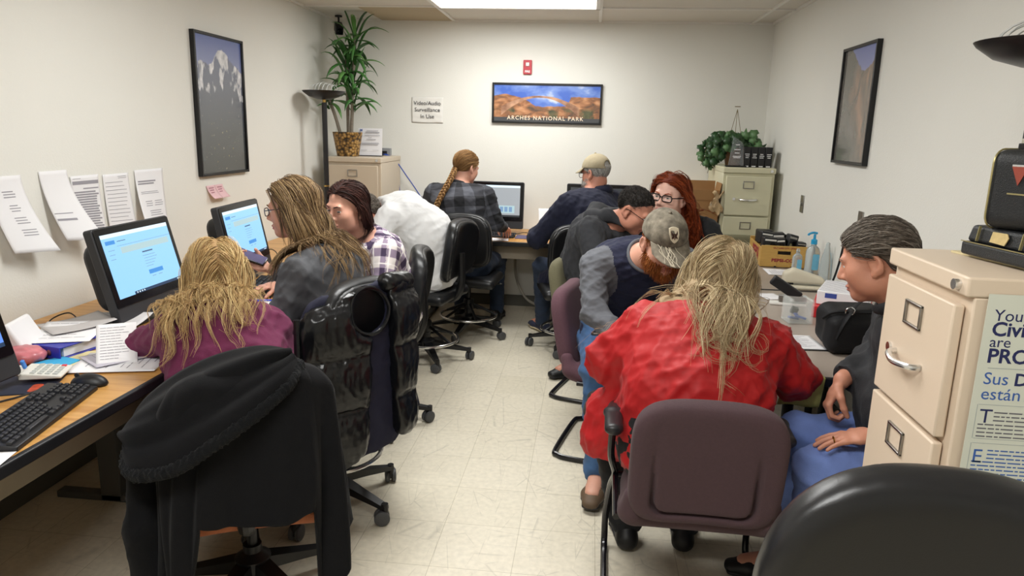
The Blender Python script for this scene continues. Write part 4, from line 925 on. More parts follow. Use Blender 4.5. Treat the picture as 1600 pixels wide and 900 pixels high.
MB().prism([(-.017, .017), (.017, .017), (0, -.022)], 0, .002, [[1, 0, 0], [0, 0, -1], [0, 1, 0]], (0, -.086, .118)).build('badge', mat('badge_red', '9c4a3c', 0.3), t)
MB().box((0, -.0865, .137), (.034, .002, .004)).build('badge_bar', M_chrome, t); MB().box((0, -.086, .078), (.04, .0015, .003)).build('nameplate', M_gold, t)
hd = MB()
for s in (-1, 1): hd.box((s*.05, 0, .175), (.022, .03, .016))
hd.tube(smooth_path([(-.05, 0, .18), (-.03, 0, .20), (.03, 0, .20), (.05, 0, .18)], 5), .008, 10); hd.build('handle', M_black, t, bevel=.002)
ft = MB()
for s in (-1, 1): ft.box((s*.05, 0, .187), (.018, .02, .012))
ft.build('handle_clasp', mat('ivory', 'b8b4a4', .4), t, bevel=.002)

# ================================================================ things on the taupe tables
def crate_mat(): return mat('crate_wood', 'c39a52', 0.5, var=0.14, vscale=6, stretch=(3, 3, 30))
M_crate = crate_mat(); M_pred = mat('crate_red', '8e2230', 0.6, var=0.1, vscale=60)
t = thing('soda_crate', 'yellow wooden soda crate with red lettering full of black cases', 'crate', (1.242, 4.66, DZ+.004), math.radians(-3))
w, d, h = .285, .44, .135
c = MB()
def plate(ol, hole):
    return ol
# front end board with hand hole (built as a frame around the slot)
for yy in (0, d):
    for (x, zz, ww, hh) in ((-w/4-.02, h/2, w/2-.04, h), (w/4+.02, h/2, w/2-.04, h)):
        c.box((x, yy+.006, zz), (ww, .012, hh))
    c.box((0, yy+.006, .04), (.08, .0119, .08)); c.box((0, yy+.006, .1185), (.08, .0119, .033))
for s in (-1, 1): c.box((s*(w/2-.006), d/2+.006, h/2-.008), (.012, d-.012, h-.016))
c.box((0, d/2+.006, .006), (w-.02, d, .010)); c.build('boards', M_crate, t, bevel=.0012, seg=1)
MB().box((0, .0125, .091), (.086, .004, .03)).build('hand_slot_shade', mat('slot_shadow', '1c140c', .9, var=0), t)  # dark plate behind the hand hole: its colour stands in for shade inside
text('PEPSI-COLA', .027, M_pred, t, (0.01, -.0008, .042), (1, 0, 0), (0, 0, 1), bold=.0014, ext=.0004, sx=1.12, space=1.08)
text('SALT LAKE CITY, UTAH', .0135, M_pred, t, (0.0, -.0008, .121), (1, 0, 0), (0, 0, 1), bold=.0004, ext=.0004, sx=.9, space=1.1)
text('PEPSI', .10, M_pred, t, (-w/2-.0006, .20, .065), (0, -1, 0), (0, 0, 1), bold=.003, ext=.0004, sx=1.05)
MB().box((-.05, -.001, .003), (.012, .004, .007)).box((.05, -.001, .003), (.012, .004, .007)).build('corner_notch', M_black, t)
M_cam = mat('black_leatherette', '1a1b1e', .4, var=.1, bump=.2, bscale=500)
packs = [(-.085, .07, .125, .09, .06, .075, .1, 'black boxy case at the front left of the soda crate'), (-.02, .08, .12, .075, .07, .075, -.15, 'black boxy case front middle of the soda crate'), (.055, .09, .135, .065, .05, .095, .35, 'black upright case with silver flap leaning in soda crate'), (.105, .07, .11, .06, .07, .06, 0.1, 'low black case at the front right of soda crate'), (-.08, .22, .14, .09, .08, .08, .2, 'black case behind the front left one in soda crate'), (.0, .22, .13, .08, .08, .09, -.1, 'black case in the middle rear of soda crate'), (.08, .23, .12, .08, .08, .075, .2, 'black case at the rear right of soda crate'), (-.06, .35, .13, .1, .08, .09, 0, 'black case at the far end of soda crate')]
for (x, y, zz, a, b, hh, ro, lab) in packs:
    q = thing('camera_case', lab, 'case', (1.242+x+.02*y, 4.66+y, DZ+zz+.022), ro, 'black cases in the soda crate')
    k = rotm(0, ro*.7, 0)
    MB().box((0, 0, 0), (a, b, hh), k).build('body', M_cam, q, bevel=.008, seg=3)
    MB().box((0, -b/2-.001, hh*.28), (a*.8, .003, hh*.14), k).build('flap_trim', M_steel if x > 0 else M_whitep, q, bevel=.001)
    MB().box((-a*.2, -b/2-.0015, -hh*.2), (a*.35, .003, hh*.2), k).build('label', mat('faded_label', '8a8666', .5), q)
    MB().cyl(np.array(k) @ np.array([a*.15, -b/2, -hh*.1]), np.array(k) @ np.array([a*.15, -b/2-.008, -hh*.1]), hh*.2).build('lens_cap', M_blackg, q)
sheet('printed list lying in front of the soda crate', (1.235, 4.50, DZ+.002), math.radians(88), .2, .27, rows=18, seed=21)
M_gel = mat('clear_plastic', 'e6eef0', 0.08, var=0, trans=0.75, ior=1.35); M_pump = mat('pump_blue', '2f9fd0', 0.3, var=0.03); M_gl = mat('gel_label', '7cc4e4', 0.4, var=0.1, vscale=40)
def bottle(label, loc, s, pump=True):
    t = thing('sanitizer_bottle', label, 'bottle', loc, 0.2)
    MB().lathe([(.001, .001), (.034*s, .001), (.036*s, .006), (.036*s, .13*s), (.03*s, .15*s), (.014*s, .165*s), (.013*s, .18*s)], n=28).build('bottle', M_gel, t)
    MB().prism(rrect(.036*s, .085*s, .008*s), 0, .001, [[1, 0, 0], [0, 0, -1], [0, 1, 0]], (0, -.0365*s, .08*s)).build('label', M_gl, t)
    if pump:
        MB().lathe([(.016*s, .172*s), (.016*s, .195*s), (.007*s, .2*s), (.006*s, .225*s)], n=18).build('pump_collar', M_pump, t)
        MB().tube(smooth_path([(.012*s, 0, .23*s), (-.01*s, 0, .233*s), (-.032*s, 0, .226*s), (-.036*s, 0, .218*s)], 4), .006*s, 10).build('pump_nozzle', M_pump, t)
    else: MB().lathe([(.014*s, .175*s), (.014*s, .19*s), (.008*s, .20*s)], n=16).build('cap', M_gel, t)
    return t
bottle('tall clear sanitizer bottle with bright blue pump on table', (1.345, 4.43, DZ), 1.12)
bottle('smaller clear bottle with blue label left of the pump bottle', (1.262, 4.44, DZ), .80, False)
tag(MB().lathe([(.001, 0), (.032, 0), (.035, .005), (.03, .12), (.012, .20), (.011, .22), (.002, .225)], (1.385, 4.30, DZ), 24).build('clear_bottle', M_gel), 'plain clear bottle against the wall right of the pump bottle', 'bottle')
# big cream electric stapler / hole punch
M_stap = mat('cream_plastic', 'd6cfba', .42, var=.03)
t = thing('electric_stapler', 'cream electric stapler on the table beside pump bottle', 'stapler', (1.185, 4.02, DZ), math.radians(-6))
soft_obj('base', rbox((0.01, 0, .012), (.125, .045, .012), .01), (-.14, -.06, -.005), (.15, .06, .03), .005, M_stap, t)
def sf(P):
    top = .115-.30*np.abs(P[:, 0]+.05)*(P[:, 0] > -.05)-1.5*np.maximum(0, -.06-P[:, 0])**1.0*.35
    return smax(smax(rbox((.0, 0, .07), (.108, .036, .06), .014)(P), P[:, 2]-top, .02), .036+.0*P[:, 0]-P[:, 2], .01)
soft_obj('head', sf, (-.13, -.05, .02), (.13, .05, .14), .006, M_stap, t)
MB().box((-.075, 0, .032), (.05, .03, .02)).build('jaw', M_dgrey, t, bevel=.002); MB().box((-.098, -.02, .075), (.006, .012, .012)).build('logo_mark', mat('logo_red', 'b0483c', .4, var=0), t)
# black-topped stapler
t = thing('stapler', 'black and silver desk stapler near the woman in red', 'stapler', (1.0, 3.60, DZ), math.radians(170))
MB().box((0, 0, .008), (.17, .05, .014)).build('base', M_whitep, t, bevel=.004, seg=3)
MB().box((-.02, 0, .035), (.13, .036, .034)).build('magazine', M_steel, t, bevel=.003)
MB().box((.015, 0, .085), (.16, .034, .05), rotm(0, -.55, 0)).build('lever', M_black, t, bevel=.008, seg=3)
sheet('white card behind the black desk stapler', (.96, 3.78, DZ+.002), .2, .1, .14, rows=2, seed=24)
# glass jar
M_glass = mat('jar_glass', 'eef4f2', .04, var=0, alpha=.20)
t = thing('glass_jar', 'square glass jar with blue clips on the taupe table', 'jar', (.955, 3.27, DZ), .1)
g = MB(); s, h, th = .105, .10, .006
g.box((0, 0, .004), (s, s, .008))
for q in (-1, 1): g.box((q*(s/2-th/2), 0, h/2+.004), (th, s, h)); g.box((0, q*(s/2-th/2), h/2+.004), (s-2*th, th, h))
for q in (-1, 1): g.box((q*.045, 0, h+.008), (.012, s+.006, .010), rotm(0, q*.3, 0))
g.build('glass', M_glass, t, bevel=.002)
for k, (x, y, ro) in enumerate(((-.015, .0, .3), (.012, -.012, -.4), (.0, .02, 1.2))):
    q = tag(MB().box((.955+x, 3.27+y, DZ+.018+.007*k), (.05, .016, .010), rotm(0, .2, ro)).build('blue_clip', mat('clip_blue', '3f62b0', .4), bevel=.003), 'blue clip in the square glass jar', 'clip', 'blue clips in the jar')
tag(MB().box((.945, 3.285, DZ+.05), (.03, .022, .03), rotm(.3, .3, 0)).build('binder_clip', M_black, bevel=.003), 'black binder clip on top in the glass jar', 'clip')
# ream of paper, red box, bag
t = thing('paper_ream', 'white striped ream box with blue label beside the seated man', 'box', (1.235, 3.50, DZ+.057), math.radians(-24))
MB().box((0, 0, .032), (.22, .30, .064)).build('carton', M_white, t, bevel=.004)
p = MB()
for i in range(11): p.box((0, -.13+.026*i, .0645), (.21, .004, .0008))
p.build('stripes', mat('grey_stripe', '9a9aa4', .7, var=0), t); MB().box((-.05, -.1505, .045), (.05, .001, .022)).build('label', mat('label_blue', '3c4f9c', .5), t)
t = thing('red_box', 'red folder box under the white ream box', 'box', (1.215, 3.47, DZ), math.radians(-20))
MB().box((0, 0, .028), (.25, .30, .055)).build('carton', mat('red_card', 'c4262c', .45), t, bevel=.003)
M_nyl = mat('black_nylon', '131316', .65, var=.1, vscale=30, bump=.25, bscale=420, spec=.3)
t = thing('shoulder_bag', 'black nylon camera bag on the table beside seated man', 'bag', (1.055, 2.88, DZ), 0)
def bagf(P): return smax(union([rbox((0, 0, .088), (.12, .11, .088), .05), rbox((-.02, -.085, .075), (.10, .045, .07), .03)], .03)(P), .0015-P[:, 2], .004)
soft_obj('bag_body', bagf, (-.18, -.18, -.01), (.18, .16, .24), .008, M_nyl, t, disp=lambda V: .006*ridge(V, 16, 2))
fl = MB(); fl.tube(smooth_path([(-.13, -.05, .13), (-.10, -.09, .165), (0, -.11, .172), (.1, -.09, .17), (.13, -.05, .14)], 6), .006, 6).build('flap_piping', M_nyl, t)
MB().tube(smooth_path([(-.10, -.12, .07), (-.07, -.125, .15), (.0, -.06, .205), (.1, .0, .2)], 6), .016, 8, flat=.25).build('strap', M_nyl, t)
MB().tube(arc((-.055, -.112, .175), .016, 0, 2*PI, 14, (1, 0, 0), (0, -.3, 1))[:-1], .003, 6, True).build('strap_ring', M_chrome, t)
sheet('white printed page on clipboard near the yellow pad', (.86, 2.92, DZ+.004), math.radians(4), .18, .20, rows=12, seed=31)
tag(MB().prism([(-.09, -.105), (.09, -.105), (.09, .105), (-.09, .105)], .0005, .003, rotm(0, 0, .07), (.862, 2.915, DZ)).build('clipboard', M_black), 'black clipboard under the printed page', 'clipboard')
def padf(u, v):
    y = 2.80-.33*min(v/.8, 1); k = max(0, (v-.8)/.2); return (.70+.140*u-.015*k, y-.012*math.sin(k*1.5), DZ+.003-.10*k+.004*math.sin(6*u)*k)
tag(MB().grid(padf, 6, 30).build('legal_pad', mat('legal_yellow', 'd8d27c', .7, var=.02), solid=.003), 'yellow legal pad drooping over the table edge beside red jacket', 'notepad')
wire('black power cord running up the right wall behind bottles', [(1.36, 4.18, DZ+.01), (1.385, 4.16, DZ+.02), (1.405, 4.15, .86), (1.408, 4.12, .98), (1.40, 4.10, 1.05)], .006)
# ================================================================ chairs
M_lea = mat('black_vinyl', '1b1c1e', .36, var=.06, vscale=10, bump=.06, bscale=260)
M_hub = mat('chair_black', '141416', .38, var=.06)
M_rub = mat('wheel_grey', '4a4b4d', .5, var=.04)
def to_me(name, f, lo, hi, h, m, it=2):
    V, Q = nets(f, lo, hi, h); return mesh_from(name, relax(V, Q, it), Q, m, None, True)
def seat_f(P):
    q = P.copy(); q[:, 2] += 0.55*q[:, 0]**2*0.3-0.25*np.maximum(0, np.abs(q[:, 1])-.14)**1.5*-1.0
    q[:, 2] += 1.6*np.maximum(0, q[:, 1]-.15)**2
    return rbox((0, 0, 0), (.235, .225, .038), .034)(q)
def back_f(hw, hh, th, curve):
    def f(P):
        q = P.copy(); q[:, 1] -= -curve*q[:, 0]**2+.18*(q[:, 2]-0.0)*np.abs(q[:, 2])*.5
        a = np.abs(q[:, 0])/hw; b = np.abs(q[:, 2])/hh; n = 3.4
        r = (np.maximum(a, 1e-5)**n+np.maximum(b, 1e-5)**n)**(1/n); d2 = (r-1)*min(hw, hh); dz = np.abs(q[:, 1])-th+.020
        w = np.stack([np.maximum(d2+.02, 0), np.maximum(dz, 0)], 1)
        return np.linalg.norm(w, axis=1)+np.minimum(np.maximum(d2+.02, dz), 0)-.020
    return f
ME_seat = to_me('seat', seat_f, (-.27, -.26, -.09), (.27, .26, .08), .012, M_lea)
ME_back = to_me('backrest', back_f(.225, .205, .034, 1.1), (-.26, -.14, -.24), (.26, .08, .24), .012, M_lea)
ME_bshell = to_me('back_shell', back_f(.212, .192, .02, 1.1), (-.26, -.14, -.24), (.26, .08, .24), .011, M_hub)
def me_of(mb, name, m, smooth=35): return mb.me(name, m, smooth)
b = MB()
b.add([(.02, -.03, .095), (.02, .03, .095), (.02, .03, .145), (.02, -.03, .145), (.16, -.022, .082), (.16, .022, .082), (.16, .022, .112), (.16, -.022, .112), (.285, -.016, .066), (.285, .016, .066), (.285, .016, .084), (.285, -.016, .084), (.305, -.012, .066), (.305, .012, .066), (.305, .012, .080), (.305, -.012, .080)],
      [(0, 3, 2, 1)]+[(4*s+i, 4*s+(i+1) % 4, 4*s+4+(i+1) % 4, 4*s+4+i) for s in range(3) for i in range(4)]+[(12, 13, 14, 15)])
b.cyl((.295, 0, .05), (.295, 0, .088), .014, 14)
ME_leg = me_of(b, 'leg', M_hub)
ME_wheel = me_of(MB().lathe([(.008, -.010), (.024, -.010), (.031, -.006), (.031, .006), (.024, .010), (.008, .010)], (0, 0, 0), 20, rotm(PI/2, 0, 0)), 'wheel', M_rub)
ME_fork = me_of(MB().cyl((0, 0, .012), (0, 0, .026), .011, 12).box((.008, 0, .008), (.036, .013, .030)), 'caster', M_hub)
def task_chair(label, loc, rz, seat=.50, ring=None, base=0.0, back=.78, group='black task chairs', nm='task_chair', seat_mat=None):
    """Swivel chair; local +Y is the way the sitter faces; origin on the floor under the column."""
    t = thing(nm, label, 'chair', loc, rz, group)
    MB().lathe([(.02, .09), (.055, .095), (.058, .145), (.03, .165)], n=24).build('hub', M_hub, t)
    for k in range(5):
        a = base+2*PI*k/5
        lg = link('leg', ME_leg, t, (0, 0, 0), (0, 0, a))
        ca = link('caster', ME_fork, t, (.295*math.cos(a), .295*math.sin(a), .031), (0, 0, a+1.1+.7*k))
        for s in (-1, 1): link('wheel', ME_wheel, ca, (.012, s*.014, 0), (0, 0, 0))
    MB().cyl((0, 0, .14), (0, 0, seat-.24), .030, 20).cyl((0, 0, seat-.26), (0, 0, seat-.06), .017, 20).build('column', M_hub, t)
    if ring:
        MB().tube(arc((0, 0, ring), .215, 0, 2*PI, 48)[:-1], .010, 10, True).build('foot_ring', M_chrome, t)
        sp = MB()
        for k in range(5):
            a = base+.6+2*PI*k/5; sp.tube([(.03*math.cos(a), .03*math.sin(a), ring+.09), (.21*math.cos(a), .21*math.sin(a), ring+.004)], .010, 8)
        sp.lathe([(.034, ring+.05), (.040, ring+.06), (.040, ring+.12), (.034, ring+.13)], n=20); sp.build('ring_spider', M_hub, t)
    MB().box((0, -.02, seat-.075), (.20, .24, .03)).build('seat_plate', M_hub, t, bevel=.008)
    if seat_mat:
        me = ME_seat.copy(); me.materials.clear(); me.materials.append(seat_mat); link('seat', me, t, (0, 0, seat-.035))
    else: link('seat', ME_seat, t, (0, 0, seat-.035))
    rx = math.radians(10)
    link('backrest', ME_back, t, (0, -.205, back), (rx, 0, 0)); link('back_shell', ME_bshell, t, (0, -.232, back), (rx, 0, 0))
    MB().tube(smooth_path([(0, -.06, seat-.075), (0, -.20, seat-.07), (0, -.255, seat+.02), (0, -.258, back-.10), (0, -.255, back-.02)], 6), .026, 10, flat=1.0).build('back_bracket', M_hub, t)
    MB().tube([(.09, .0, seat-.075), (.22, .03, seat-.08)], .006, 8).sphere((.235, .033, seat-.08), (.022, .012, .008)).build('height_lever', M_hub, t)
    return t
hd = lambda fx, fy: math.atan2(-fx, fy)      # heading that turns local +Y to (fx, fy)
M_orange = mat('orange_upholstery', 'a8623c', .75, var=.15, vscale=60, bump=.3, bscale=300)
chA = task_chair('chair with orange brown seat under the draped black coat', (-1.06, 2.06, 0), hd(-.40, .91), 0.43, None, .35, .65, seat_mat=M_orange)
chB = task_chair('tall black task chair with black puffer vest over its back', (-1.02, 2.675, 0), hd(-.85, .53), .55, .24, -.18, .80, 'drafting chairs with foot rings')
chC = task_chair('tall black chair of the woman in plaid, its back edge-on', (-1.09, 3.54, 0), hd(-.97, -.12), .53, .20, -.5+.28, .76, 'drafting chairs with foot rings')
chD = task_chair('tall black chair carrying the man in the white shirt', (-1.06, 4.64, 0), hd(-.95, .22), .52, .15, -1.18, .78, 'drafting chairs with foot rings')
chE = task_chair('tall black chair at the back desk, of the braided person', (-.885, 5.34, 0), hd(.06, 1.0), .48, .15, -.40, .76, 'drafting chairs with foot rings')
chF = task_chair('tall black chair of the man in navy coat and cap', (-.09, 5.11, 0), hd(-.20, 1.0), .48, .15, 2.94, .74, 'drafting chairs with foot rings')
for o in (chE,):
    pass
# near black chair at the lower right: a broad rounded back
M_vin = mat('black_soft_vinyl', '1d1d1f', .33, var=.05, vscale=6, bump=.05, bscale=400)
t = thing('desk_chair', 'large black vinyl chair back at the lower right corner', 'chair', (.545, 1.28, 0), hd(.10, 1.0))
def nb(P):
    q = P.copy(); q[:, 1] -= -.75*q[:, 0]**2-.03*np.sin(3.2*q[:, 2])
    hw = .245-.13*np.clip((-.10-q[:, 2])/.20, 0, 1)**1.6; hh = .25
    a = np.abs(q[:, 0])/hw; b = np.abs(q[:, 2])/hh; n = 2.7
    d2 = ((np.maximum(a, 1e-5)**n+np.maximum(b, 1e-5)**n)**(1/n)-1)*.2; dz = np.abs(q[:, 1])-.012; r = .032
    w = np.stack([np.maximum(d2+r, 0), np.maximum(dz, 0)], 1)
    return np.linalg.norm(w, axis=1)+np.minimum(np.maximum(d2+r, dz), 0)-r
o = link('backrest', to_me('backrest', nb, (-.29, -.15, -.30), (.29, .10, .30), .010, M_vin, 3), t, (0, -.25, .862), (.12, 0, 0))
MB().tube(smooth_path([(0, -.08, .40), (0, -.24, .41), (0, -.30, .50), (0, -.30, .78)], 6), .04, 10, flat=.5).build('back_bracket', M_hub, t)
link('seat', ME_seat, t, (0, .03, .44)); MB().box((0, 0, .40), (.2, .24, .03)).build('seat_plate', M_hub, t, bevel=.006)
MB().cyl((0, 0, .14), (0, 0, .39), .028, 18).build('column', M_hub, t); MB().lathe([(.02, .09), (.055, .095), (.058, .145), (.03, .165)], n=24).build('hub', M_hub, t)
for k in range(5):
    a = .3+2*PI*k/5; link('leg', ME_leg, t, (0, 0, 0), (0, 0, a)); ca = link('caster', ME_fork, t, (.295*math.cos(a), .295*math.sin(a), .031), (0, 0, a+1))
    for s in (-1, 1): link('wheel', ME_wheel, ca, (.012, s*.014, 0))
# sled-base guest chairs
def fabric(name, col): return mat(name, col, .85, var=.10, vscale=140, bump=.35, bscale=520, sheen=.05)
M_mauve = fabric('mauve_fabric', '4a363b'); M_mauve2 = fabric('mauve_fabric_red', '5d3f48'); M_olive = fabric('olive_fabric', '6e6a52')
M_armp = mat('armrest_black', '222124', .38, var=.04); M_tube = mat('black_tube', '131115', .22, var=0)
def gback(P):
    q = P.copy(); q[:, 1] -= -.55*q[:, 0]**2
    hw, hh = .218, .205; a = np.abs(q[:, 0])/hw; b = np.abs(q[:, 2])/hh; n = 4.5
    d2 = ((np.maximum(a, 1e-5)**n+np.maximum(b, 1e-5)**n)**(1/n)-1)*.2; r = .028; dz = np.abs(q[:, 1])-.010
    w = np.stack([np.maximum(d2+r, 0), np.maximum(dz, 0)], 1)
    d = np.linalg.norm(w, axis=1)+np.minimum(np.maximum(d2+r, dz), 0)-r
    # inset panel on the rear face: a groove that deepens towards the bottom
    px, pz = q[:, 0], q[:, 2]; e = np.abs(np.maximum(np.abs(px)-.172+.06, 0)**2+np.maximum(-.10-pz, 0)**2)
    rr = np.sqrt(np.maximum(np.abs(px)-.098, 0)**2+np.maximum(-.115-pz, 0)**2)-.048
    gd = np.abs(rr); depth = np.clip((.10-pz)/.26, 0, 1)*.030
    rear = -q[:, 1]-.038+depth
    groove = np.maximum(gd-.006, -(rear))
    return np.where(q[:, 1] < 0, smax(d, -groove, .006), d)
def gwing(P):
    d1 = union([cap((-.200, -.245, .50), (-.204, -.225, .44), .030), cap((-.204, -.225, .44), (-.200, -.12, .40), .034), cap((-.200, -.12, .40), (-.195, .02, .405), .03)], .03)
    q = P.copy(); q[:, 0] = -np.abs(q[:, 0]); return d1(q)
def gseat(P):
    q = P.copy(); q[:, 2] += 1.4*np.maximum(0, q[:, 1]-.15)**2
    return smin(rbox((0, 0, .425), (.215, .235, .042), .034)(q), gwing(P), .03)
ME_gb = to_me('backrest', gback, (-.29, -.14, -.25), (.29, .07, .25), .008, M_mauve, 1)
ME_gs = to_me('seat', gseat, (-.29, -.30, .34), (.29, .27, .56), .010, M_mauve, 2)
def armf(P):
    return union([ecap((-.262, -.10, .645), (-.262, .02, .652), (.030, .020), (.030, .019), (1, 0, 0)), ecap((-.262, .02, .652), (-.252, .14, .635), (.030, .018), (.024, .015), (1, 0, 0))], .02)(np.stack([-np.abs(P[:, 0]), P[:, 1], P[:, 2]], 1))
ME_arm = to_me('armrest', lambda P: np.where(P[:, 0] < 0, armf(P), 1.0), (-.33, -.18, .60), (-.19, .20, .70), .006, M_armp, 1)
def guest_chair(label, loc, rz, m, arms=True, group='sled base guest chairs', nm='guest_chair'):
    t = thing(nm, label, 'chair', loc, rz, group)
    def rec(me):
        me = me.copy(); me.materials.clear(); me.materials.append(m); return me
    link('seat', rec(ME_gs), t); link('backrest', rec(ME_gb), t, (0, -.255, .625), (math.radians(11), 0, 0))
    fr = MB(); x = .262
    half_ = [(-x, -.02, .63), (-x, .03, .50), (-x+.02, .10, .40), (-x+.01, .20, .30), (-x, .285, .14), (-x, .285, .05), (-x, .24, .016), (-x, .10, .014), (-x, -.18, .014), (-x+.02, -.26, .014), (-x+.08, -.285, .014)]
    pts = half_+[(-p[0], p[1], p[2]) for p in half_[::-1]]
    fr.tube(smooth_path(pts, 5), .0125, 10); fr.build('sled_frame', M_tube, t)
    br = MB(); br.tube([(-x+.02, .10, .395), (x-.02, .10, .395)], .011, 10); br.tube([(-x+.02, -.1, .39), (x-.02, -.1, .39)], .011, 10)
    for s in (-1, 1): br.tube([(s*(x-.02), .10, .395), (s*(x-.02), -.18, .39)], .011, 10)
    br.build('seat_rail', M_tube, t)
    if arms:
        link('armrest', ME_arm, t); o = link('armrest', ME_arm.copy(), t); o.data.transform(Matrix.Diagonal((-1, 1, 1, 1))); o.data.flip_normals()
    return t
chI = guest_chair('mauve guest chair in front, holding the woman in red', (.375, 2.235, 0), hd(0.02, 1.0), M_mauve)
chH = guest_chair('plum guest chair holding the man in the camouflage cap', (.21, 3.45, 0), hd(.93, -.20), M_mauve2)
chG = guest_chair('olive guest chair holding the man in the dark hoodie', (.16, 4.22, 0), hd(.93, -.28), M_olive)
chJ = guest_chair('olive chair back behind the soda crate by the cabinet', (1.13, 5.235, 0), hd(-.03, -1.0), M_olive, False)
chR = guest_chair('black guest chair under the man beside the beige cabinet', (1.05, 2.20, 0), hd(-1.0, .04), fabric('charcoal_fabric', '232326'), False)
chS = guest_chair('black guest chair under the red haired woman', (.60, 4.74, 0), hd(-.35, -.94), MATS['charcoal_fabric'], False)
# cushion of a helper: things draped on chairs
M_fleece = mat('black_fleece', '0e0e10', .95, var=.12, vscale=40, bump=.4, bscale=420, spec=.2, sheen=.04)
M_fur = mat('black_fur', '0c0d0f', .95, var=.3, vscale=120, bump=1.0, bscale=260, spec=.2, sheen=.06)
M_nyls = mat('puffer_nylon', '0e0f12', .28, var=.08, vscale=10, bump=.15, bscale=60)
M_lining = mat('navy_lining', '14152c', .8, var=.08, bump=.15, bscale=300)
def draped(name, label, cat, chair_loc, rz, build):
    t = thing(name, label, cat, chair_loc, rz); build(t); return t
def coat_build(t):
    # local: +Y = chair front; the chair back stands at y = -.2, z .55-.95
    def wrapx(u, hw, dep):
        a = PI*(1.08-1.16*u); return np.array([hw*math.copysign(abs(math.cos(a))**.6, math.cos(a)), -.21-dep*abs(math.sin(a))**.6*(1 if math.sin(a) > 0 else -.3)])
    def hem(u):
        if u < .30: return .09+.05*math.sin(9*u)
        if u < .40: return .13+.39*(u-.30)/.10
        if u < .62: return .525-.03*math.sin((u-.40)*14)
        if u < .66: return .525-.19*(u-.62)/.04
        if u < .82: return .30+.05*math.sin(25*u)
        return .33+.10*(u-.82)/.18
    def surf(u, v):
        top = .935-.60*abs(u-.53)**2.1; zb = hem(u); z = top+(zb-top)*v
        k = v**.8; fold = .016*k*math.sin(2*PI*(4.3*u+.25*math.sin(3*v+5*u)))+.009*k*math.sin(2*PI*9*u+2.5*v+1)+.010*k*(1-2*abs(math.sin(PI*6.2*u+.8*v)))
        hw = .238+.030*k; dep = .112+.04*k; p = wrapx(u, hw+fold, dep+fold*1.3)
        q = min(1, v/.06); x = p[0]*(.90+.10*q); y = -.21+(p[1]+.21)*(.35+.65*math.sqrt(q))
        return (x, y, z+.012*math.sqrt(q*(1-q)+1e-9))
    MB().grid(surf, 150, 80).build('coat_body', M_fleece, t, smooth=True, solid=.012)
    # hood folded over the top left: a thick soft roll that slants down across the back
    pts = [np.array(p) for p in ((.14, -.27, .935), (.10, -.345, .90), (.0, -.385, .835), (-.10, -.395, .775), (-.20, -.38, .715), (-.30, -.30, .685), (-.32, -.18, .695))]
    path = smooth_path(pts, 8)
    rim = [cap(path[i], path[i+1], .017) for i in range(len(path)-1)]
    soft_obj('fur_trim', union(rim, .01), (-.40, -.46, .60), (.32, -.08, .98), .006, M_fur, t, disp=lambda V: .0035*np.sin(V[:, 0]*300+V[:, 2]*110)*np.sin(V[:, 1]*260+V[:, 0]*60)+.004*ridge(V, 150, 4))
    up = [np.array(p) for p in ((.13, -.22, .955), (.05, -.20, .972), (-.06, -.18, .955), (-.17, -.14, .90), (-.27, -.09, .81), (-.32, -.05, .72))]
    upp = smooth_path(up, 8)
    def hood(u, v):
        i = u*(len(path)-1); a = path[int(i)]*(1-i % 1)+path[min(int(i)+1, len(path)-1)]*(i % 1); j = u*(len(upp)-1); b = upp[int(j)]*(1-j % 1)+upp[min(int(j)+1, len(upp)-1)]*(j % 1)
        s = math.sin(PI*v); n = np.array([-.25, -.75, .6]); f = .016*math.sin(3.2*PI*v+2.2*u)*s+.008*math.sin(7*PI*v-3*u)*s
        return a*(1-v)+b*v+n*(.045*s+f)
    MB().grid(hood, 60, 30).build('hood', M_fleece, t, smooth=True, solid=.014)
    sl = [cap((-.275, -.18, .70), (-.30, -.22, .48), .045, .048), cap((-.30, -.22, .48), (-.285, -.20, .24), .048, .054), cap((-.285, -.20, .24), (-.26, -.18, .10), .054, .048)]
    soft_obj('sleeve', union(sl, .03), (-.42, -.34, .02), (-.18, -.08, .78), .009, M_fleece, t, disp=lambda V: .012*ridge(V, 26, 5, (1, 1, .5)))
draped('coat', 'black fleece coat with furry hood trim draped over orange seat chair', 'coat', (chA.location.x, chA.location.y, -.05), chA.rotation_euler.z+.10, coat_build)
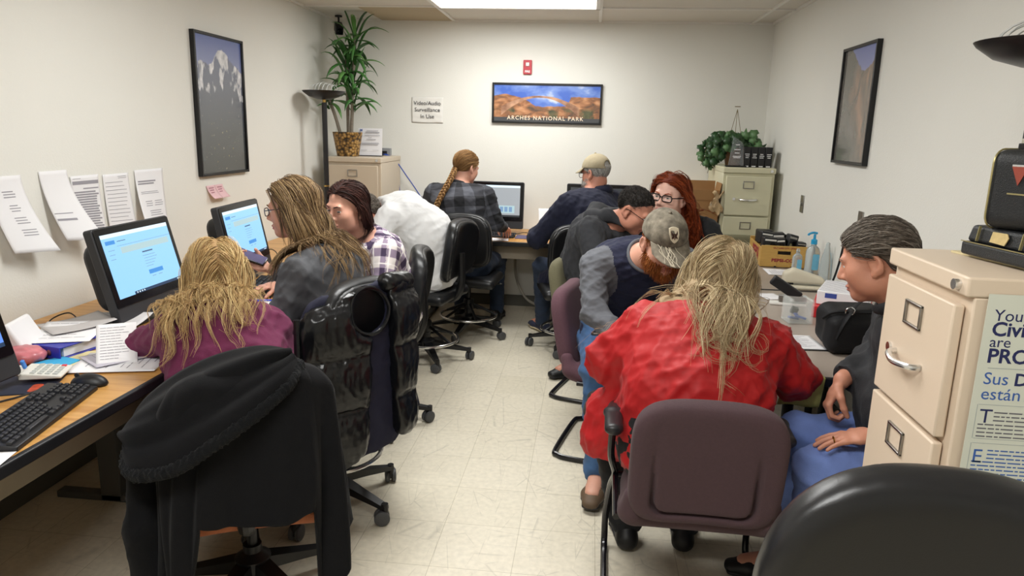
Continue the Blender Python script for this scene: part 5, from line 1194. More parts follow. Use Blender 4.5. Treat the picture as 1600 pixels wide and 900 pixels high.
def vest_build(t):
    # puffer vest pulled over the chair back; local as the chair (rear = -Y)
    def rows(z): return np.abs(np.sin(PI*(z-.33)/.205))**.55
    def slab(P, x0, x1, z0, z1, y0, th, puff, hole=None, slant=0.0, r=.03, taper=0.0):
        x, y, z = P[:, 0], P[:, 1], P[:, 2]; cx = (x0+x1)/2; hx = (x1-x0)/2-taper*np.clip((.75-z)/.4, 0, 1); zt = z1+slant*(x-cx); zz = np.maximum(z0+slant*.6*(x-cx)-z, z-zt); xx = np.abs(x-cx)-hx
        d2 = np.where((xx > -r) & (zz > -r), np.hypot(np.maximum(xx+r, 0), np.maximum(zz+r, 0))-r, np.maximum(xx, zz))
        if hole is not None: d2 = np.maximum(d2, -(np.hypot((x-hole[0])/hole[2], (z-hole[1])/hole[3])-1)*min(hole[2:]))
        edge = np.clip(-d2/.03, 0, 1)**.5; t_ = th+puff*rows(z)*edge; yc = y0+.9*x*x+.35*np.maximum(0, z-.90)
        dz = np.abs(y-yc)-t_; rr = .010; w = np.stack([np.maximum(d2+rr, 0), np.maximum(dz+rr, 0)], 1)
        return (np.linalg.norm(w, axis=1)+np.minimum(np.maximum(d2+rr, dz+rr), 0)-rr)*.7
    hole = (-.035, .895, .085, .085)
    fA = lambda P: slab(P, -.285, .20, .33, .985, -.300, .012, 0.0, hole, .10, .10, .03)
    soft_obj('lining', fA, (-.36, -.42, .24), (.34, -.08, 1.1), .008, M_lining, t, it=1, disp=lambda V: .004*ridge(V, 40, 2))
    cr = lambda V: .004*ridge(V, 55, 7, (1, 1, .8))+.0025*ridge(V, 120, 8, (1, 1, .6))
    fL = lambda P: smax(slab(P, -.30, -.04, .31, .955, -.318, .014, .030, hole, .30, .07, .03), hole[2]*1.03-np.hypot(P[:, 0]-hole[0], P[:, 2]-hole[1]), .01)
    soft_obj('left_panel', fL, (-.38, -.46, .22), (.06, -.1, 1.1), .007, M_nyls, t, it=1, disp=cr)
    fR = lambda P: smax(slab(P, .055, .225, .36, 1.0, -.325, .014, .032, None, .05, .06, .02), hole[2]*1.03-np.hypot(P[:, 0]-hole[0], P[:, 2]-hole[1]), .01)
    soft_obj('right_panel', fR, (-.02, -.46, .26), (.30, -.1, 1.12), .007, M_nyls, t, it=1, disp=cr)
    fl_ = lambda u, v: (.16+.13*u+.05*v*u, -.275+.10*u+.012*math.sin(6*v+4*u), .72-.36*v+.03*u)
    MB().grid(fl_, 14, 24).build('side_flap', M_lining, t, smooth=True, solid=.01)
    ed = [(hole[0]+hole[2]*math.cos(a), -.322+.9*(hole[0]+hole[2]*math.cos(a))**2+.35*max(0, hole[1]+hole[3]*math.sin(a)-.90), hole[1]+hole[3]*math.sin(a)) for a in np.linspace(0, 2*PI, 41)[:-1]]
    MB().tube(ed, .008, 8, True).build('armhole_binding', M_nyls, t)
    soft_obj('shoulder', cap((.07, -.29, .985), (.19, -.26, .972), .040, .036), (-.1, -.36, .9), (.28, -.16, 1.08), .008, M_nyls, t, disp=lambda V: .004*ridge(V, 60, 6))
    MB().tube(smooth_path([(-.30, -.24, .90), (-.305, -.25, .70), (-.285, -.26, .50), (-.27, -.27, .32)], 8), .012, 8).build('zip_edge', M_nyls, t)
draped('puffer_vest', 'shiny black puffer vest with navy lining hung on a chair', 'vest', (chB.location.x, chB.location.y, 0), chB.rotation_euler.z, vest_build)
# ================================================================ people: bodies, clothes and hair
V3 = lambda *a: np.array(a if len(a) > 1 else a[0], float)
def unit(v): v = np.array(v, float); return v/max(1e-9, np.linalg.norm(v))
UP = V3(0, 0, 1)
M_eye = mat('eye_white', 'e2dcd6', .15, var=0); M_pupil = mat('pupil', '14100e', .1, var=0)
def skin_mat(name, col): return mat(name, col, .5, var=.05, vscale=45, bump=.10, bscale=220, sss=.08)
def hair_mat(name, c0, c1, c2, rough=.55):
    if name in MATS: return MATS[name]
    m = mat(name, c1, rough, var=0); nt = m.node_tree; g = N(nt, 'ShaderNodeNewGeometry')
    nt.links.new(ramp(nt, g.outputs['Random Per Island'], [(0.0, c0), (0.5, c1), (1.0, c2)]), bsdf(m).inputs['Base Color'])
    bsdf(m).inputs['Specular IOR Level'].default_value = .25; b0, b1 = (tuple(int(c[i:i+2], 16)/255 for i in (0, 2, 4)) for c in (c0, c1)); mat(name+'_base', tuple(.45*x+.55*y for x, y in zip(b0, b1)), .7, var=.15, vscale=60, bump=.3, bscale=200); return m
class Head:
    def __init__(s, c, yaw, pitch=0, roll=0, k=1.0):
        """yaw: (x, y) the face points to; pitch > 0 looks down; roll > 0 tips the crown to the person's right."""
        f = unit((yaw[0], yaw[1], 0)); r = np.cross(f, UP)
        f2 = f*math.cos(pitch)-UP*math.sin(pitch); u2 = UP*math.cos(pitch)+f*math.sin(pitch)
        r3 = r*math.cos(roll)-u2*math.sin(roll); u3 = u2*math.cos(roll)+r*math.sin(roll)
        s.c = np.array(c, float); s.M = np.stack([r3, f2, u3], 1); s.k = k
    def w(s, p): return s.c+(np.asarray(p, float)*s.k) @ s.M.T
    def l(s, P): return ((P-s.c) @ s.M)/s.k
def head_local(female, lidslit=.0036, jaw=1.0, nose=1.0, fat=0.0):
    base = [ell((0, -.014, .036), (.0755, .096, .082)), ell((0, .026, -.040), (.0585*jaw+fat, .062+fat*.5, .074)), ell((0, .064, -.096), (.024+fat*.5, .020, .018)),
            ell((.040, .050, -.026), (.025+fat, .024, .026)), ell((-.040, .050, -.026), (.025+fat, .024, .026)), ell((.048*jaw+fat, .012, -.066), (.018, .034, .024)), ell((-.048*jaw-fat, .012, -.066), (.018, .034, .024))]
    fb = union(base, .035)
    brow = cap((-.034, .079, .019), (.034, .079, .019), .0095 if female else .0115)
    no = [cap((0, .084, .010), (0, .1045, -.031), .0068*nose, .0105*nose), ell((.0105, .092, -.036), (.0085, .011, .008)), ell((-.0105, .092, -.036), (.0085, .011, .008))]
    fn = union(no, .008)
    def f(q):
        d = fb(q); ax = np.abs(q[:, 0]); qs = np.stack([ax, q[:, 1], q[:, 2]], 1)
        d = smin(d, brow(q), .018); d = smin(d, fn(q), .012)
        d = smax(d, -ell((.032, .099, .0005), (.021, .0165, .0115))(qs), .012)
        lid = np.linalg.norm(qs-np.array((.031, .0725, 0), np.float32), axis=1)-.0142
        lid = np.maximum(lid, lidslit-np.abs(q[:, 2]+.0005)); d = smin(d, lid, .003)
        lips = smin(ell((0, .0845, -.0635), (.024, .0125, .0062))(q), ell((0, .083, -.0735), (.021, .0125, .0068))(q), .003)
        d = smin(d, lips, .006); d = smax(d, -ell((0, .098, -.0682), (.022, .010, .0012))(q), .003)
        ear = ell((.0795, -.014, -.006), (.010, .021, .033), rotm(-.18, 0, .35))(qs); ear = smax(ear, -ell((.089, -.010, -.002), (.008, .012, .020))(qs), .005); ear = smin(ear, ell((.079, -.004, -.034), (.007, .009, .011))(qs), .008)
        d = smin(d, ear, .008)
        return d
    return f
def hand_prims(W, d, n, right, curl=.5, spread=.0, thumb=.5, s=1.0):
    """Palm, four fingers of different length and a thumb that leaves the side of the palm. d: wrist to knuckles, n: the way the palm faces."""
    d = unit(d); n = np.array(n, float); n = unit(n-d*(n@d)); t = np.cross(d, n)*(1 if right else -1); W = np.array(W, float)
    fs = [ecap(W, W+d*.045*s, (.025*s, .019*s), (.036*s, .0155*s), t), ecap(W+d*.035*s, W+d*.082*s, (.038*s, .0145*s), (.036*s, .0125*s), t)]
    fing = []
    cl = curl if hasattr(curl, '__len__') else [curl]*4
    for i, (o, L, r) in enumerate(((.0285, .072, .0088), (.0098, .080, .0092), (-.0090, .075, .0088), (-.0270, .060, .0078))):
        p = W+d*(.088-.003*abs(i-1))*s+t*o*s; a = 0; sp = spread*(1.5-i)*.12; dd = unit(d+t*sp)
        for k, fr in enumerate((.45, .31, .24)):
            a += cl[i]*(.75 if k == 0 else 1.0); v = dd*math.cos(a)+n*math.sin(a); q = p+v*L*fr*s; fing.append(cap(p, q, r*s*(1-.10*k), r*s*(.92-.12*k))); p = q
    b = W+d*.022*s+t*.026*s; v1 = unit(d*.75+t*.75+n*.25*thumb*2); m1 = b+v1*.040*s; v2 = unit(d*.95+t*(.35-.4*thumb)+n*.5*thumb*2); m2 = m1+v2*.033*s; v3 = unit(v2+n*.3*thumb-t*.3*thumb); m3 = m2+v3*.026*s
    th = [cap(b, m1, .0135*s, .0115*s), cap(m1, m2, .0112*s, .0100*s), cap(m2, m3, .0100*s, .0080*s)]
    pal = union(fs, .015); tf = union(th, .006)
    def f(P):
        x = fing[0](P)
        for g in fing[1:]: x = np.minimum(x, g(P))
        return smin(smin(pal(P), x, .010), tf(P), .012)
    return f, W+d*.09*s+n*.02
class Person:
    def __init__(s, label, root, **k):
        s.k = k; s.root = np.array(root, float); s.t = thing('person', label, 'person', root)
        g = lambda n, dflt=None: k.get(n, dflt)
        s.sc = g('s', 1.0); s.fw = unit(tuple(g('fwd'))+(0,)); s.fp = unit(tuple(g('fwdp', g('fwd')))+(0,))
        s.rt = np.cross(s.fw, UP); s.rp = np.cross(s.fp, UP); s.pel = V3(g('pel')); s.neck = V3(g('neck'))
        ax = unit(s.neck-s.pel); back = -(s.fw-ax*(s.fw@ax)); back = unit(back); cv = g('curve', .03)
        s.mid = s.pel+(s.neck-s.pel)*.42+back*cv; s.chest = s.pel+(s.neck-s.pel)*.76+back*cv*.8; s.ax = unit(s.neck-s.chest)
        s.back = back; sh = g('sh', .18)
        tl = g('shroll', 0.0)
        s.shR = V3(g('shR', s.neck-s.ax*.065+s.rt*sh+UP*(-tl))); s.shL = V3(g('shL', s.neck-s.ax*.065-s.rt*sh+UP*tl))
        s.elR, s.elL, s.wrR, s.wrL = (V3(g(n)) for n in ('elR', 'elL', 'wrR', 'wrL'))
        hw = g('hipw', .09); s.hpR = V3(g('hpR', s.pel+s.rp*hw-UP*.01)); s.hpL = V3(g('hpL', s.pel-s.rp*hw-UP*.01))
        s.knR, s.knL, s.anR, s.anL = (V3(g(n)) for n in ('knR', 'knL', 'anR', 'anL'))
        s.head = Head(g('head'), g('face'), g('pitch', 0), g('roll', 0), g('hk', 1.0)); s.female = g('female', False)
        s.hf = head_local(s.female, g('lid', .0036), g('jaw', .93 if s.female else 1.0), g('nose', .9 if s.female else 1.05), g('fat', 0.0))
        s.skin = g('skin'); s.pw = g('pw', (.165, .125)); s.tw = g('tw', (.14, .105)); s.cw = g('cw', (.165, .115)); s.ar = g('arm', 1.0); s.lr = g('legr', 1.0)
        s.heads = lambda P: s.hf(s.head.l(P).astype(np.float32))*s.head.k
        s.neckf = cap(s.head.w((0, -.022, -.060)), s.neck+s.back*.0, .053*s.ar*g('neckr', 1.0), .060*s.ar*g('neckr', 1.0))
        s.hands = []
        for side, wr, el in (('R', s.wrR, s.elR), ('L', s.wrL, s.elL)):
            h = g('hand'+side)
            if h is None: h = {}
            d = h.get('d', unit(wr-el)); f, c = hand_prims(wr+unit(d)*.012, d, h.get('n', (0, 0, -1)), side == 'R', h.get('curl', .35), h.get('spread', .3), h.get('thumb', .5), h.get('s', 1.0 if not s.female else .92)*s.sc)
            s.hands.append((f, c))
        s.extra = g('extra', [])
    def torso(s, o=0.0):
        r = unit(s.rt+s.rp); e = lambda t: (t[0]+o, t[1]+o); sh = s.neck-s.ax*.055
        yw = (np.linalg.norm(s.shR-s.shL)*.36+o, .070*s.ar+o)
        fs = [ecap(s.pel-UP*.02, s.mid, e(s.pw), e(s.tw), r), ecap(s.mid, s.chest, e(s.tw), e(s.cw), s.rt), ecap(s.chest, sh, e(s.cw), yw, s.rt),
              cap(s.shL+(s.shR-s.shL)*.12, s.shR+(s.shL-s.shR)*.12, .056*s.ar+o), cap(s.neck-s.ax*.01, s.shL*.7+s.shR*.3, .048+o, .050*s.ar+o), cap(s.neck-s.ax*.01, s.shR*.7+s.shL*.3, .048+o, .050*s.ar+o)]
        for (p, rr) in s.extra:
            c = s.pel+(s.neck-s.pel)*p[2]+s.rt*p[0]-s.back*p[1]; fs.append(ell(c, np.array(rr)+o, np.stack([s.rt, -s.back, np.cross(s.rt, -s.back)], 1)))
        return union(fs, s.k.get('tk', .045))
    def arms(s, o=0.0, o2=None):
        o2 = o if o2 is None else o2; a = s.ar; out = []
        for sh, el, wr in ((s.shR, s.elR, s.wrR), (s.shL, s.elL, s.wrL)):
            out.append((cap(sh, el, .056*a+o, .043*a+o), cap(el, wr, .043*a+o, .029*a*.95+o2)))
        return out
    def legs(s, o=0.0, o2=None):
        o2 = o if o2 is None else o2; a = s.lr; out = []
        for hp, kn, an in ((s.hpR, s.knR, s.anR), (s.hpL, s.knL, s.anL)):
            out.append((cap(hp, kn, .088*a+o, .060*a+o), cap(kn, an, .058*a+o, .038*a+o2)))
        return out
    def lo_hi(s, pts, m): P = np.array(pts); return P.min(0)-m, P.max(0)+m
    def body(s, h=.0032, hh=.0034):
        T = s.torso(-.012); A = s.arms(-.003); Lg = s.legs(-.008)
        parts = [T, s.neckf]+[x for p in A for x in p]+[x for p in Lg for x in p]
        rest = union(parts, .03)
        shoes = [ecap(an-UP*.0, an+unit((dr[0], dr[1], 0))*.13-UP*.035, (.034, .034), (.036, .022), np.cross(unit((dr[0], dr[1], 0)), UP)) for an, dr in ((s.anR, s.k.get('ftR', s.fp)), (s.anL, s.k.get('ftL', s.fp)))]
        def full(P):
            d = smin(rest(P), s.heads(P), .03)
            for f, _ in s.hands: d = smin(d, f(P), .012)
            for g in shoes: d = smin(d, g(P), .02)
            return d
        pts = [s.pel, s.neck, s.head.c, s.elR, s.elL, s.wrR, s.wrL, s.knR, s.knL, s.anR, s.anL, s.hands[0][1], s.hands[1][1], s.shR, s.shL]
        lo, hi = s.lo_hi(pts, .19)
        boxes = [(s.head.w((0, .01, -.012))-.150*s.head.k, s.head.w((0, .01, -.012))+.150*s.head.k, h, lambda P: smin(smin(s.heads(P), s.neckf(P), .03), T(P), .03), True)]
        for (f, c), wr, arm in zip(s.hands, (s.wrR, s.wrL), A):
            m = (wr+c)/2; boxes.append((m-.125, m+.125, hh, (lambda P, f=f, arm=arm: smin(f(P), arm[1](P), .012)), False))
        Vs, Qs, Ms = [], [], []; n = 0
        V, Q = nets(full, lo, hi, .013); V = relax(V, Q, 1); fc = V[Q].mean(1); keep = np.ones(len(Q), bool)
        for b0, b1, _, _, _ in boxes: keep &= ~(((fc > b0+.012) & (fc < b1-.012)).all(1))
        Vs.append(V); Qs.append(Q[keep]); Ms.append(np.zeros(keep.sum(), int)); n = len(V)
        for b0, b1, hx, f, ishead in boxes:
            V, Q = nets(f, b0, b1, hx); V = relax(V, Q, 1, .35); M_ = np.zeros(len(Q), int)
            if ishead:
                q = s.head.l(V[Q].mean(1)); M_[(np.abs(q[:, 0]) < .0235-.35*np.abs(q[:, 2]+.068)) & (q[:, 2] > -.0815) & (q[:, 2] < -.0568) & (q[:, 1] > .078)] = 1
                s.headV = q
            Vs.append(V); Qs.append(Q+n); Ms.append(M_); n += len(V)
        me = mesh_from('body', np.concatenate(Vs)-s.root, np.concatenate(Qs), [s.skin, s.k.get('lip', s.skin)], np.concatenate(Ms), True)
        s.bodyo = link('body', me, s.t)
        for sx in (-1, 1):
            c = V3(sx*.031, .0725, 0); look = unit(s.k.get('look', (0, 1, -.1))); e = MB().sphere((0, 0, 0), .0128, 18, 14)
            for fi, f in enumerate(e.F):
                a = unit(np.mean([e.V[i] for i in f], axis=0)) @ look; e.M[fi] = 2 if a > .96 else (1 if a > .80 else 0)
            e.V = [tuple(s.head.w(V3(v)+c)-s.root) for v in e.V]
            e.build('eye', [M_eye, s.k.get('iris', mat('iris_brown', '4a3626', .15, var=0)), M_pupil], s.t, smooth=True)
        return s
    def brows(s, m, th=.0035, w=1.0):
        f = lambda q: union([cap((sx*.016, .0935, .0185), (sx*.034, .0905, .0245), th, th*.9) for sx in (-1, 1)]+[cap((sx*.034, .0905, .0245), (sx*.051, .0795, .020), th*.9, th*.6) for sx in (-1, 1)], .003)(q)
        s.local_soft('eyebrows', f, (-.06, .065, .008), (.06, .105, .035), .0025, m)
    def local_soft(s, name, f, lo, hi, h, m, it=1, disp=None, parent=None):
        V, Q = nets(f, lo, hi, h); V = relax(V, Q, it)
        if disp is not None: V = V+vnormals(V, Q)*disp(V)[:, None]
        return link(name, mesh_from(name, s.head.w(V)-s.root, Q, m, None, True), parent or s.t)
    def plaid_uv(s, bones):
        def uv(V):
            best = np.full(len(V), 1e9); U = np.zeros((len(V), 2))
            for (a, b, r, rad) in bones:
                a = V3(a); b = V3(b); ax = b-a; L = np.linalg.norm(ax); ax /= L; r = unit(V3(r)-ax*(V3(r)@ax)); f = np.cross(ax, r); q = V-a; tt = np.clip(q@ax, 0, L)
                dist = np.linalg.norm(q-tt[:, None]*ax, axis=1)-rad; k = dist < best
                ang = np.arctan2(q@r, -(q@f)); U[k] = np.stack([ang*rad*.9, q@ax], 1)[k]; best[k] = dist[k]
            return U
        return uv
    def top(s, name, m, o=.014, oa=.012, ocuff=None, hem=-.10, neck_cut=.012, sleeve=1.0, wr=.006, seed=0, h=.009, k=.04, plaid=False, extra=None, flare=0.0, fm=None, wscale=26, cuts=(), slim=0):
        T = s.torso(o); A = s.arms(oa, ocuff); al = []
        for (u, fa), sh, el, w in zip(A, (s.shR, s.shL), (s.elR, s.elL), (s.wrR, s.wrL)):
            if sleeve >= 1.0:
                cut = half(w-el, w); g = (lambda P, u=u, fa=fa, cut=cut: smin(u(P), smax(fa(P), cut(P)+.008, .006), .03))
            else:
                cut = half(el-sh, sh+(el-sh)*sleeve); u2 = cap(sh, el, .056*s.ar+oa, .052*s.ar+oa+.012); g = (lambda P, u=u2, cut=cut: smax(u(P), cut(P), .006))
            al.append(g)
        hp = s.pel+UP*hem; hn = -unit(s.mid-s.pel); nc = s.neck+s.ax*neck_cut
        if s.k.get('hemn') is not None: hn = unit(s.k['hemn'])
        ncut = half(unit(s.ax*.8+unit(s.head.c-s.neck)*.4), nc)
        ex = extra
        def f(P):
            d = T(P)
            if ex is not None: d = smin(d, ex(P), .06)
            d = smax(d, half(hn, hp)(P), .01)
            d = smax(d, ncut(P), .012)
            for g in al: d = smin(d, g(P), k)
            for c in cuts: d = smax(d, c(P), .008)
            return d
        pts = [s.pel-UP*(-hem if hem < 0 else 0), s.neck, s.elR, s.elL, s.wrR, s.wrL, s.shL, s.shR, s.chest]
        lo, hi = s.lo_hi(pts, .26)
        if extra is not None: lo -= .12; hi += .12
        uv = None
        if plaid:
            uv = s.plaid_uv([(s.pel, s.mid, s.rt, s.tw[0]), (s.mid, s.neck, s.rt, s.cw[0]), (s.shR, s.elR, s.back, .06), (s.elR, s.wrR, s.back, .05), (s.shL, s.elL, s.back, .06), (s.elL, s.wrL, s.back, .05)])
        def disp(V):
            d = 1.3*wr*ridge(V, wscale, seed)+.6*wr*ridge(V, wscale*2.1, seed+1)
            for el in (s.elR, s.elL):
                e = np.exp(-(np.linalg.norm(V-el, axis=1)/.09)**2); d += e*wr*.9*np.sin((V-el)@unit(s.shR-el+.3)*95)
            return d
        s.topf = f
        o_ = soft_obj(name, f, lo, hi, h, m, s.t, s.root, 2, disp, fm, uv, margin=.01)
        return o_
    def trousers(s, m, o=.014, o2=.022, wr=.005, seed=3, h=.011, name='trousers', ankle=-.035):
        L = s.legs(o, o2); P0 = ecap(s.pel-UP*.03, s.mid, (s.pw[0]+o, s.pw[1]+o), (s.tw[0]+o, s.tw[1]+o), s.rp); out = []
        for (a, b), kn, an in zip(L, (s.knR, s.knL), (s.anR, s.anL)):
            c = half(an-kn, an-unit(an-kn)*ankle); out.append(lambda P, a=a, b=b, c=c: smin(a(P), smax(b(P), c(P), .006), .03))
        wc = half(unit(s.mid-s.pel), s.pel+(s.mid-s.pel)*.55)
        def f(P):
            d = smax(P0(P), wc(P), .01)
            for g in out: d = smin(d, g(P), .04)
            return d
        lo, hi = s.lo_hi([s.pel, s.mid, s.knR, s.knL, s.anR, s.anL, s.hpR, s.hpL], .17)
        s.legf = f
        def disp(V):
            d = 1.4*wr*ridge(V, 28, seed)
            for kn in (s.knR, s.knL): d += wr*1.2*np.exp(-(np.linalg.norm(V-kn, axis=1)/.09)**2)*np.sin(V@V3(40, 30, 70))
            return d
        return soft_obj(name, f, lo, hi, h, m, s.t, s.root, 2, disp)
    def shoes(s, m, sole, L=.26):
        for an, dr in ((s.anR, s.k.get('ftR', s.fp[:2])), (s.anL, s.k.get('ftL', s.fp[:2]))):
            d = unit((dr[0], dr[1], s.k.get('toez', 0))); r = np.cross(d, UP); an = np.array(an); z0 = an[2]-.085; hl = an-d*.045; hl[2] = z0
            b = union([ecap(hl+UP*.040, an+UP*.005, (.036, .042), (.040, .046), r), ecap(hl+UP*.036, hl+d*.15+UP*.034, (.036, .034), (.045, .032), r), ecap(hl+d*.15+UP*.034, hl+d*(L-.045)+UP*.026, (.045, .031), (.036, .022), r)], .03)
            fl = (lambda P: (z0+.008)-P[:, 2]) if abs(d[2]) < .01 else (lambda P: -1.0+0*P[:, 2])
            f = lambda P, b=b, fl=fl: smax(b(P), fl(P), .004)
            lo, hi = s.lo_hi([hl, hl+d*L, an], .075)
            o = soft_obj('shoe', f, lo, hi, .007, m, s.t, s.root, 1)
            sf = lambda P: smax(smin(ecap(hl+UP*.014, hl+d*.15+UP*.014, (.038, .014), (.047, .014), r)(P), ecap(hl+d*.15+UP*.014, hl+d*(L-.042)+UP*.014, (.047, .014), (.037, .013), r)(P), .02), np.abs((P-hl)@unit(np.cross(r, d))-.010)-.012, .003)
            soft_obj('sole', sf, lo, hi, .006, sole, o, s.root, 1)
    # ---------------- hair
    def hairline(s, q, a=.075, b=.8, low=-.2): return q[:, 2]-np.maximum(a-(.082-q[:, 1])*b, low)
    def scalp(s, n, seed, a=.075, b=.8, low=-.2, ear=True):
        r = np.random.RandomState(seed); d = r.normal(size=(n*6, 3)); d /= np.linalg.norm(d, axis=1)[:, None]; q = d*np.array((.0775, .098, .084))+np.array((0, -.014, .036))
        return q[s.hairline(q, a, b, low) > 0][:n]
    def hcap(s, th=.006, a=.075, b=.8, low=-.2, m=None, name='hair', disp=None, sx=1.0, mass=(), ear=False):
        e = ell((0, -.014, .036), (.0755*sx+th, .097+th, .083+th))
        f = lambda q: smax(e(q), -s.hairline(q, a, b, low)*.75, .010)
        if ear:
            f0_ = f; f = lambda q: smax(f0_(q), -ell((0, 0, -.012), (.12, .046, .044))(q), .008)
        if mass:
            g = union([ecap(a, b, wa, wb, (1, 0, 0)) for a, b, wa, wb in mass], .03); f1 = lambda q: smin(f(q), g(q), .02)
            V, Q = nets(f1, (-.20, -.30, -.42), (.20, .13, .15), .007)
        else: V, Q = nets(f, (-.11, -.14, -.12), (.11, .12, .15), .005)
        V = relax(V, Q, 1)
        if disp is not None: V = V+vnormals(V, Q)*disp(V)[:, None]
        return s.head.w(V), Q
    def strands(s, roots, dirs, L, nseg, r0, collide, off, grav=.25, noise=.05, seed=0, tipr=.25, wave=0.0, wfreq=18, attract=None, hug=.8, hugz=-.05, flat=1.0, fall=None, fallw=.35, kids_=1, clump=.006, gather=0.0, tips=None, cloth=None):
        """Locks grown from the scalp, combed along dirs, falling and resting on what they meet (all in world space)."""
        R = np.random.RandomState(seed); n = len(roots); p = roots.copy(); d = dirs/np.linalg.norm(dirs, axis=1)[:, None]; step = (L/nseg)[:, None]; pts = [p.copy()]; ph = R.rand(n)*6.28; g = np.array((0, 0, -1.0)); e = .004
        for i in range(nseg):
            u = i/nseg; d = d+g*grav*(.6+u*1.5)+R.normal(size=(n, 3))*noise
            if attract is not None: d = d+attract(p, u)
            if gather:
                lt = (p-s.head.c)@s.head.M[:, 0]; fr0 = np.clip((.0-((p-s.head.c)@UP)/s.head.k)/.08, 0, 1); d = d-(s.head.M[:, 0][None]*np.clip(lt/.08, -1.5, 1.5)[:, None])*gather*fr0[:, None]
            if fall is not None:
                free = np.clip((.02-((p-s.head.c)@UP)/s.head.k)/.07, 0, 1)[:, None]*fallw; d = d/np.linalg.norm(d, axis=1)[:, None]*(1-free)+np.asarray(fall)[None]*free
            if tips is not None:
                free = np.clip((hugz+.06-((p-s.head.c)@UP)/s.head.k)/.06, 0, 1)[:, None]*fallw; tv = tips-p; tl = np.linalg.norm(tv, axis=1)[:, None]; done = np.zeros(n, bool) if i == 0 else done; done = done | (tl[:, 0] < .05); tv = np.where(~done[:, None], tv/np.maximum(tl, 1e-6), np.array((0, 0, -1.0)))
                if cloth is not None:
                    pf = p.astype(np.float32); cc = cloth(pf); kc = cc < off*1.6+.012
                    if kc.any():
                        pk = pf[kc]; gx = np.stack([cloth(pk+np.array(ax, np.float32)*e)-cloth(pk-np.array(ax, np.float32)*e) for ax in ((1, 0, 0), (0, 1, 0), (0, 0, 1))], 1); gx /= np.maximum(1e-6, np.linalg.norm(gx, axis=1))[:, None]
                        tk = tv[kc]; dn = (tk*gx).sum(1)[:, None]; tk = tk-gx*np.minimum(dn, 0); tv[kc] = tk/np.maximum(1e-6, np.linalg.norm(tk, axis=1))[:, None]
                d = d/np.linalg.norm(d, axis=1)[:, None]*(1-free)+tv*free
            d /= np.linalg.norm(d, axis=1)[:, None]; q = p+d*step
            if wave:
                sd = np.cross(d, np.array((.3, .4, .85))); q = q+sd*(wave*u*np.sin(wfreq*u+ph))[:, None]
            for _ in range(2):
                c = collide(q.astype(np.float32)); tgt = off*(0.6+.8*(np.arange(n) % 7)/7); hz = ((q-s.head.c)@UP)/s.head.k; hug_ = hug*np.clip((hz-hugz)/.05, 0, 1)
                pen = np.where(c < tgt, tgt-c, -(c-tgt)*hug_); k = np.abs(pen) > 1e-4
                if k.any():
                    qq = q[k].astype(np.float32); gx = np.stack([collide(qq+np.array(ax, np.float32)*e)-collide(qq-np.array(ax, np.float32)*e) for ax in ((1, 0, 0), (0, 1, 0), (0, 0, 1))], 1); gx /= np.maximum(1e-6, np.linalg.norm(gx, axis=1))[:, None]; q[k] += gx*np.clip(pen[k], -.03, .03)[:, None]
            d = q-p; d /= np.maximum(1e-9, np.linalg.norm(d, axis=1))[:, None]; p = q; pts.append(p.copy())
        P = np.stack(pts, 1); m = nseg+1; u = np.linspace(0, 1, m)
        T = np.gradient(P, axis=1); T /= np.maximum(1e-9, np.linalg.norm(T, axis=2))[..., None]
        ref = P-s.head.c; A = np.cross(T, ref); A /= np.maximum(1e-9, np.linalg.norm(A, axis=2))[..., None]; B = np.cross(T, A)
        if kids_ > 1:
            K = kids_; o1 = R.normal(size=(n, K, 1))*clump; o2 = np.abs(R.normal(size=(n, K, 1)))*clump*.45; w = (1-.55*u**1.5)[None, None, :]; w2 = R.normal(size=(n, K, 1))*clump*.45
            cur = np.sin(u[None, None, :]*(5+4*R.rand(n, K, 1))+R.rand(n, K, 1)*6.28)*w2*u[None, None, :]
            lat = o1*w+cur; rad_ = o2*w
            cut = .72+.28*R.rand(n, K)
            Pk = P[:, None]+A[:, None]*lat[..., None]+B[:, None]*(-rad_[..., None])
            # shorter children: resample along the guide
            iu = (u[None, None, :]*cut[..., None])*(m-1); i0 = np.clip(iu.astype(int), 0, m-2); fr_ = (iu-i0)[..., None]
            take = lambda X: np.take_along_axis(X, i0[..., None].repeat(3, 3), 2)*(1-fr_)+np.take_along_axis(X, (i0+1)[..., None].repeat(3, 3), 2)*fr_
            Pk = take(Pk); Ak = take(np.broadcast_to(A[:, None], Pk.shape)); Bk = take(np.broadcast_to(B[:, None], Pk.shape))
            P = Pk.reshape(-1, m, 3); A = Ak.reshape(-1, m, 3); B = Bk.reshape(-1, m, 3); n = n*K
        rad = r0*np.where(u < .15, .7+2*u, 1-(1-tipr)*((u-.15)/.85)**1.5); rr = rad[None, :, None]*(.7+.6*R.rand(n))[:, None, None]
        ring = [P+A*rr*math.cos(a)+B*rr*math.sin(a)*flat for a in (0, 2.094, 4.189)]
        V = np.stack(ring, 2).reshape(-1, 3); base = (np.arange(n)*m*3)[:, None]; i = np.arange(m-1)[None, :]*3
        F = [np.stack([base+i+a, base+i+b, base+i+3+b, base+i+3+a], -1).reshape(-1, 4) for a, b in ((0, 1), (1, 2), (2, 0))]
        return V, np.concatenate(F)
    def build_hair(s, pieces, m, name='hair'):
        Vs, Qs, n = [], [], 0
        for V, Q in pieces: Vs.append(V); Qs.append(Q+n); n += len(V)
        fm = np.concatenate([np.full(len(q), 1 if (i and i == len(pieces)-1) else 0) for i, q in enumerate(Qs)])
        return link(name, mesh_from(name, np.concatenate(Vs)-s.root, np.concatenate(Qs), [m, MATS[m.name+'_base']], fm, True), s.t)
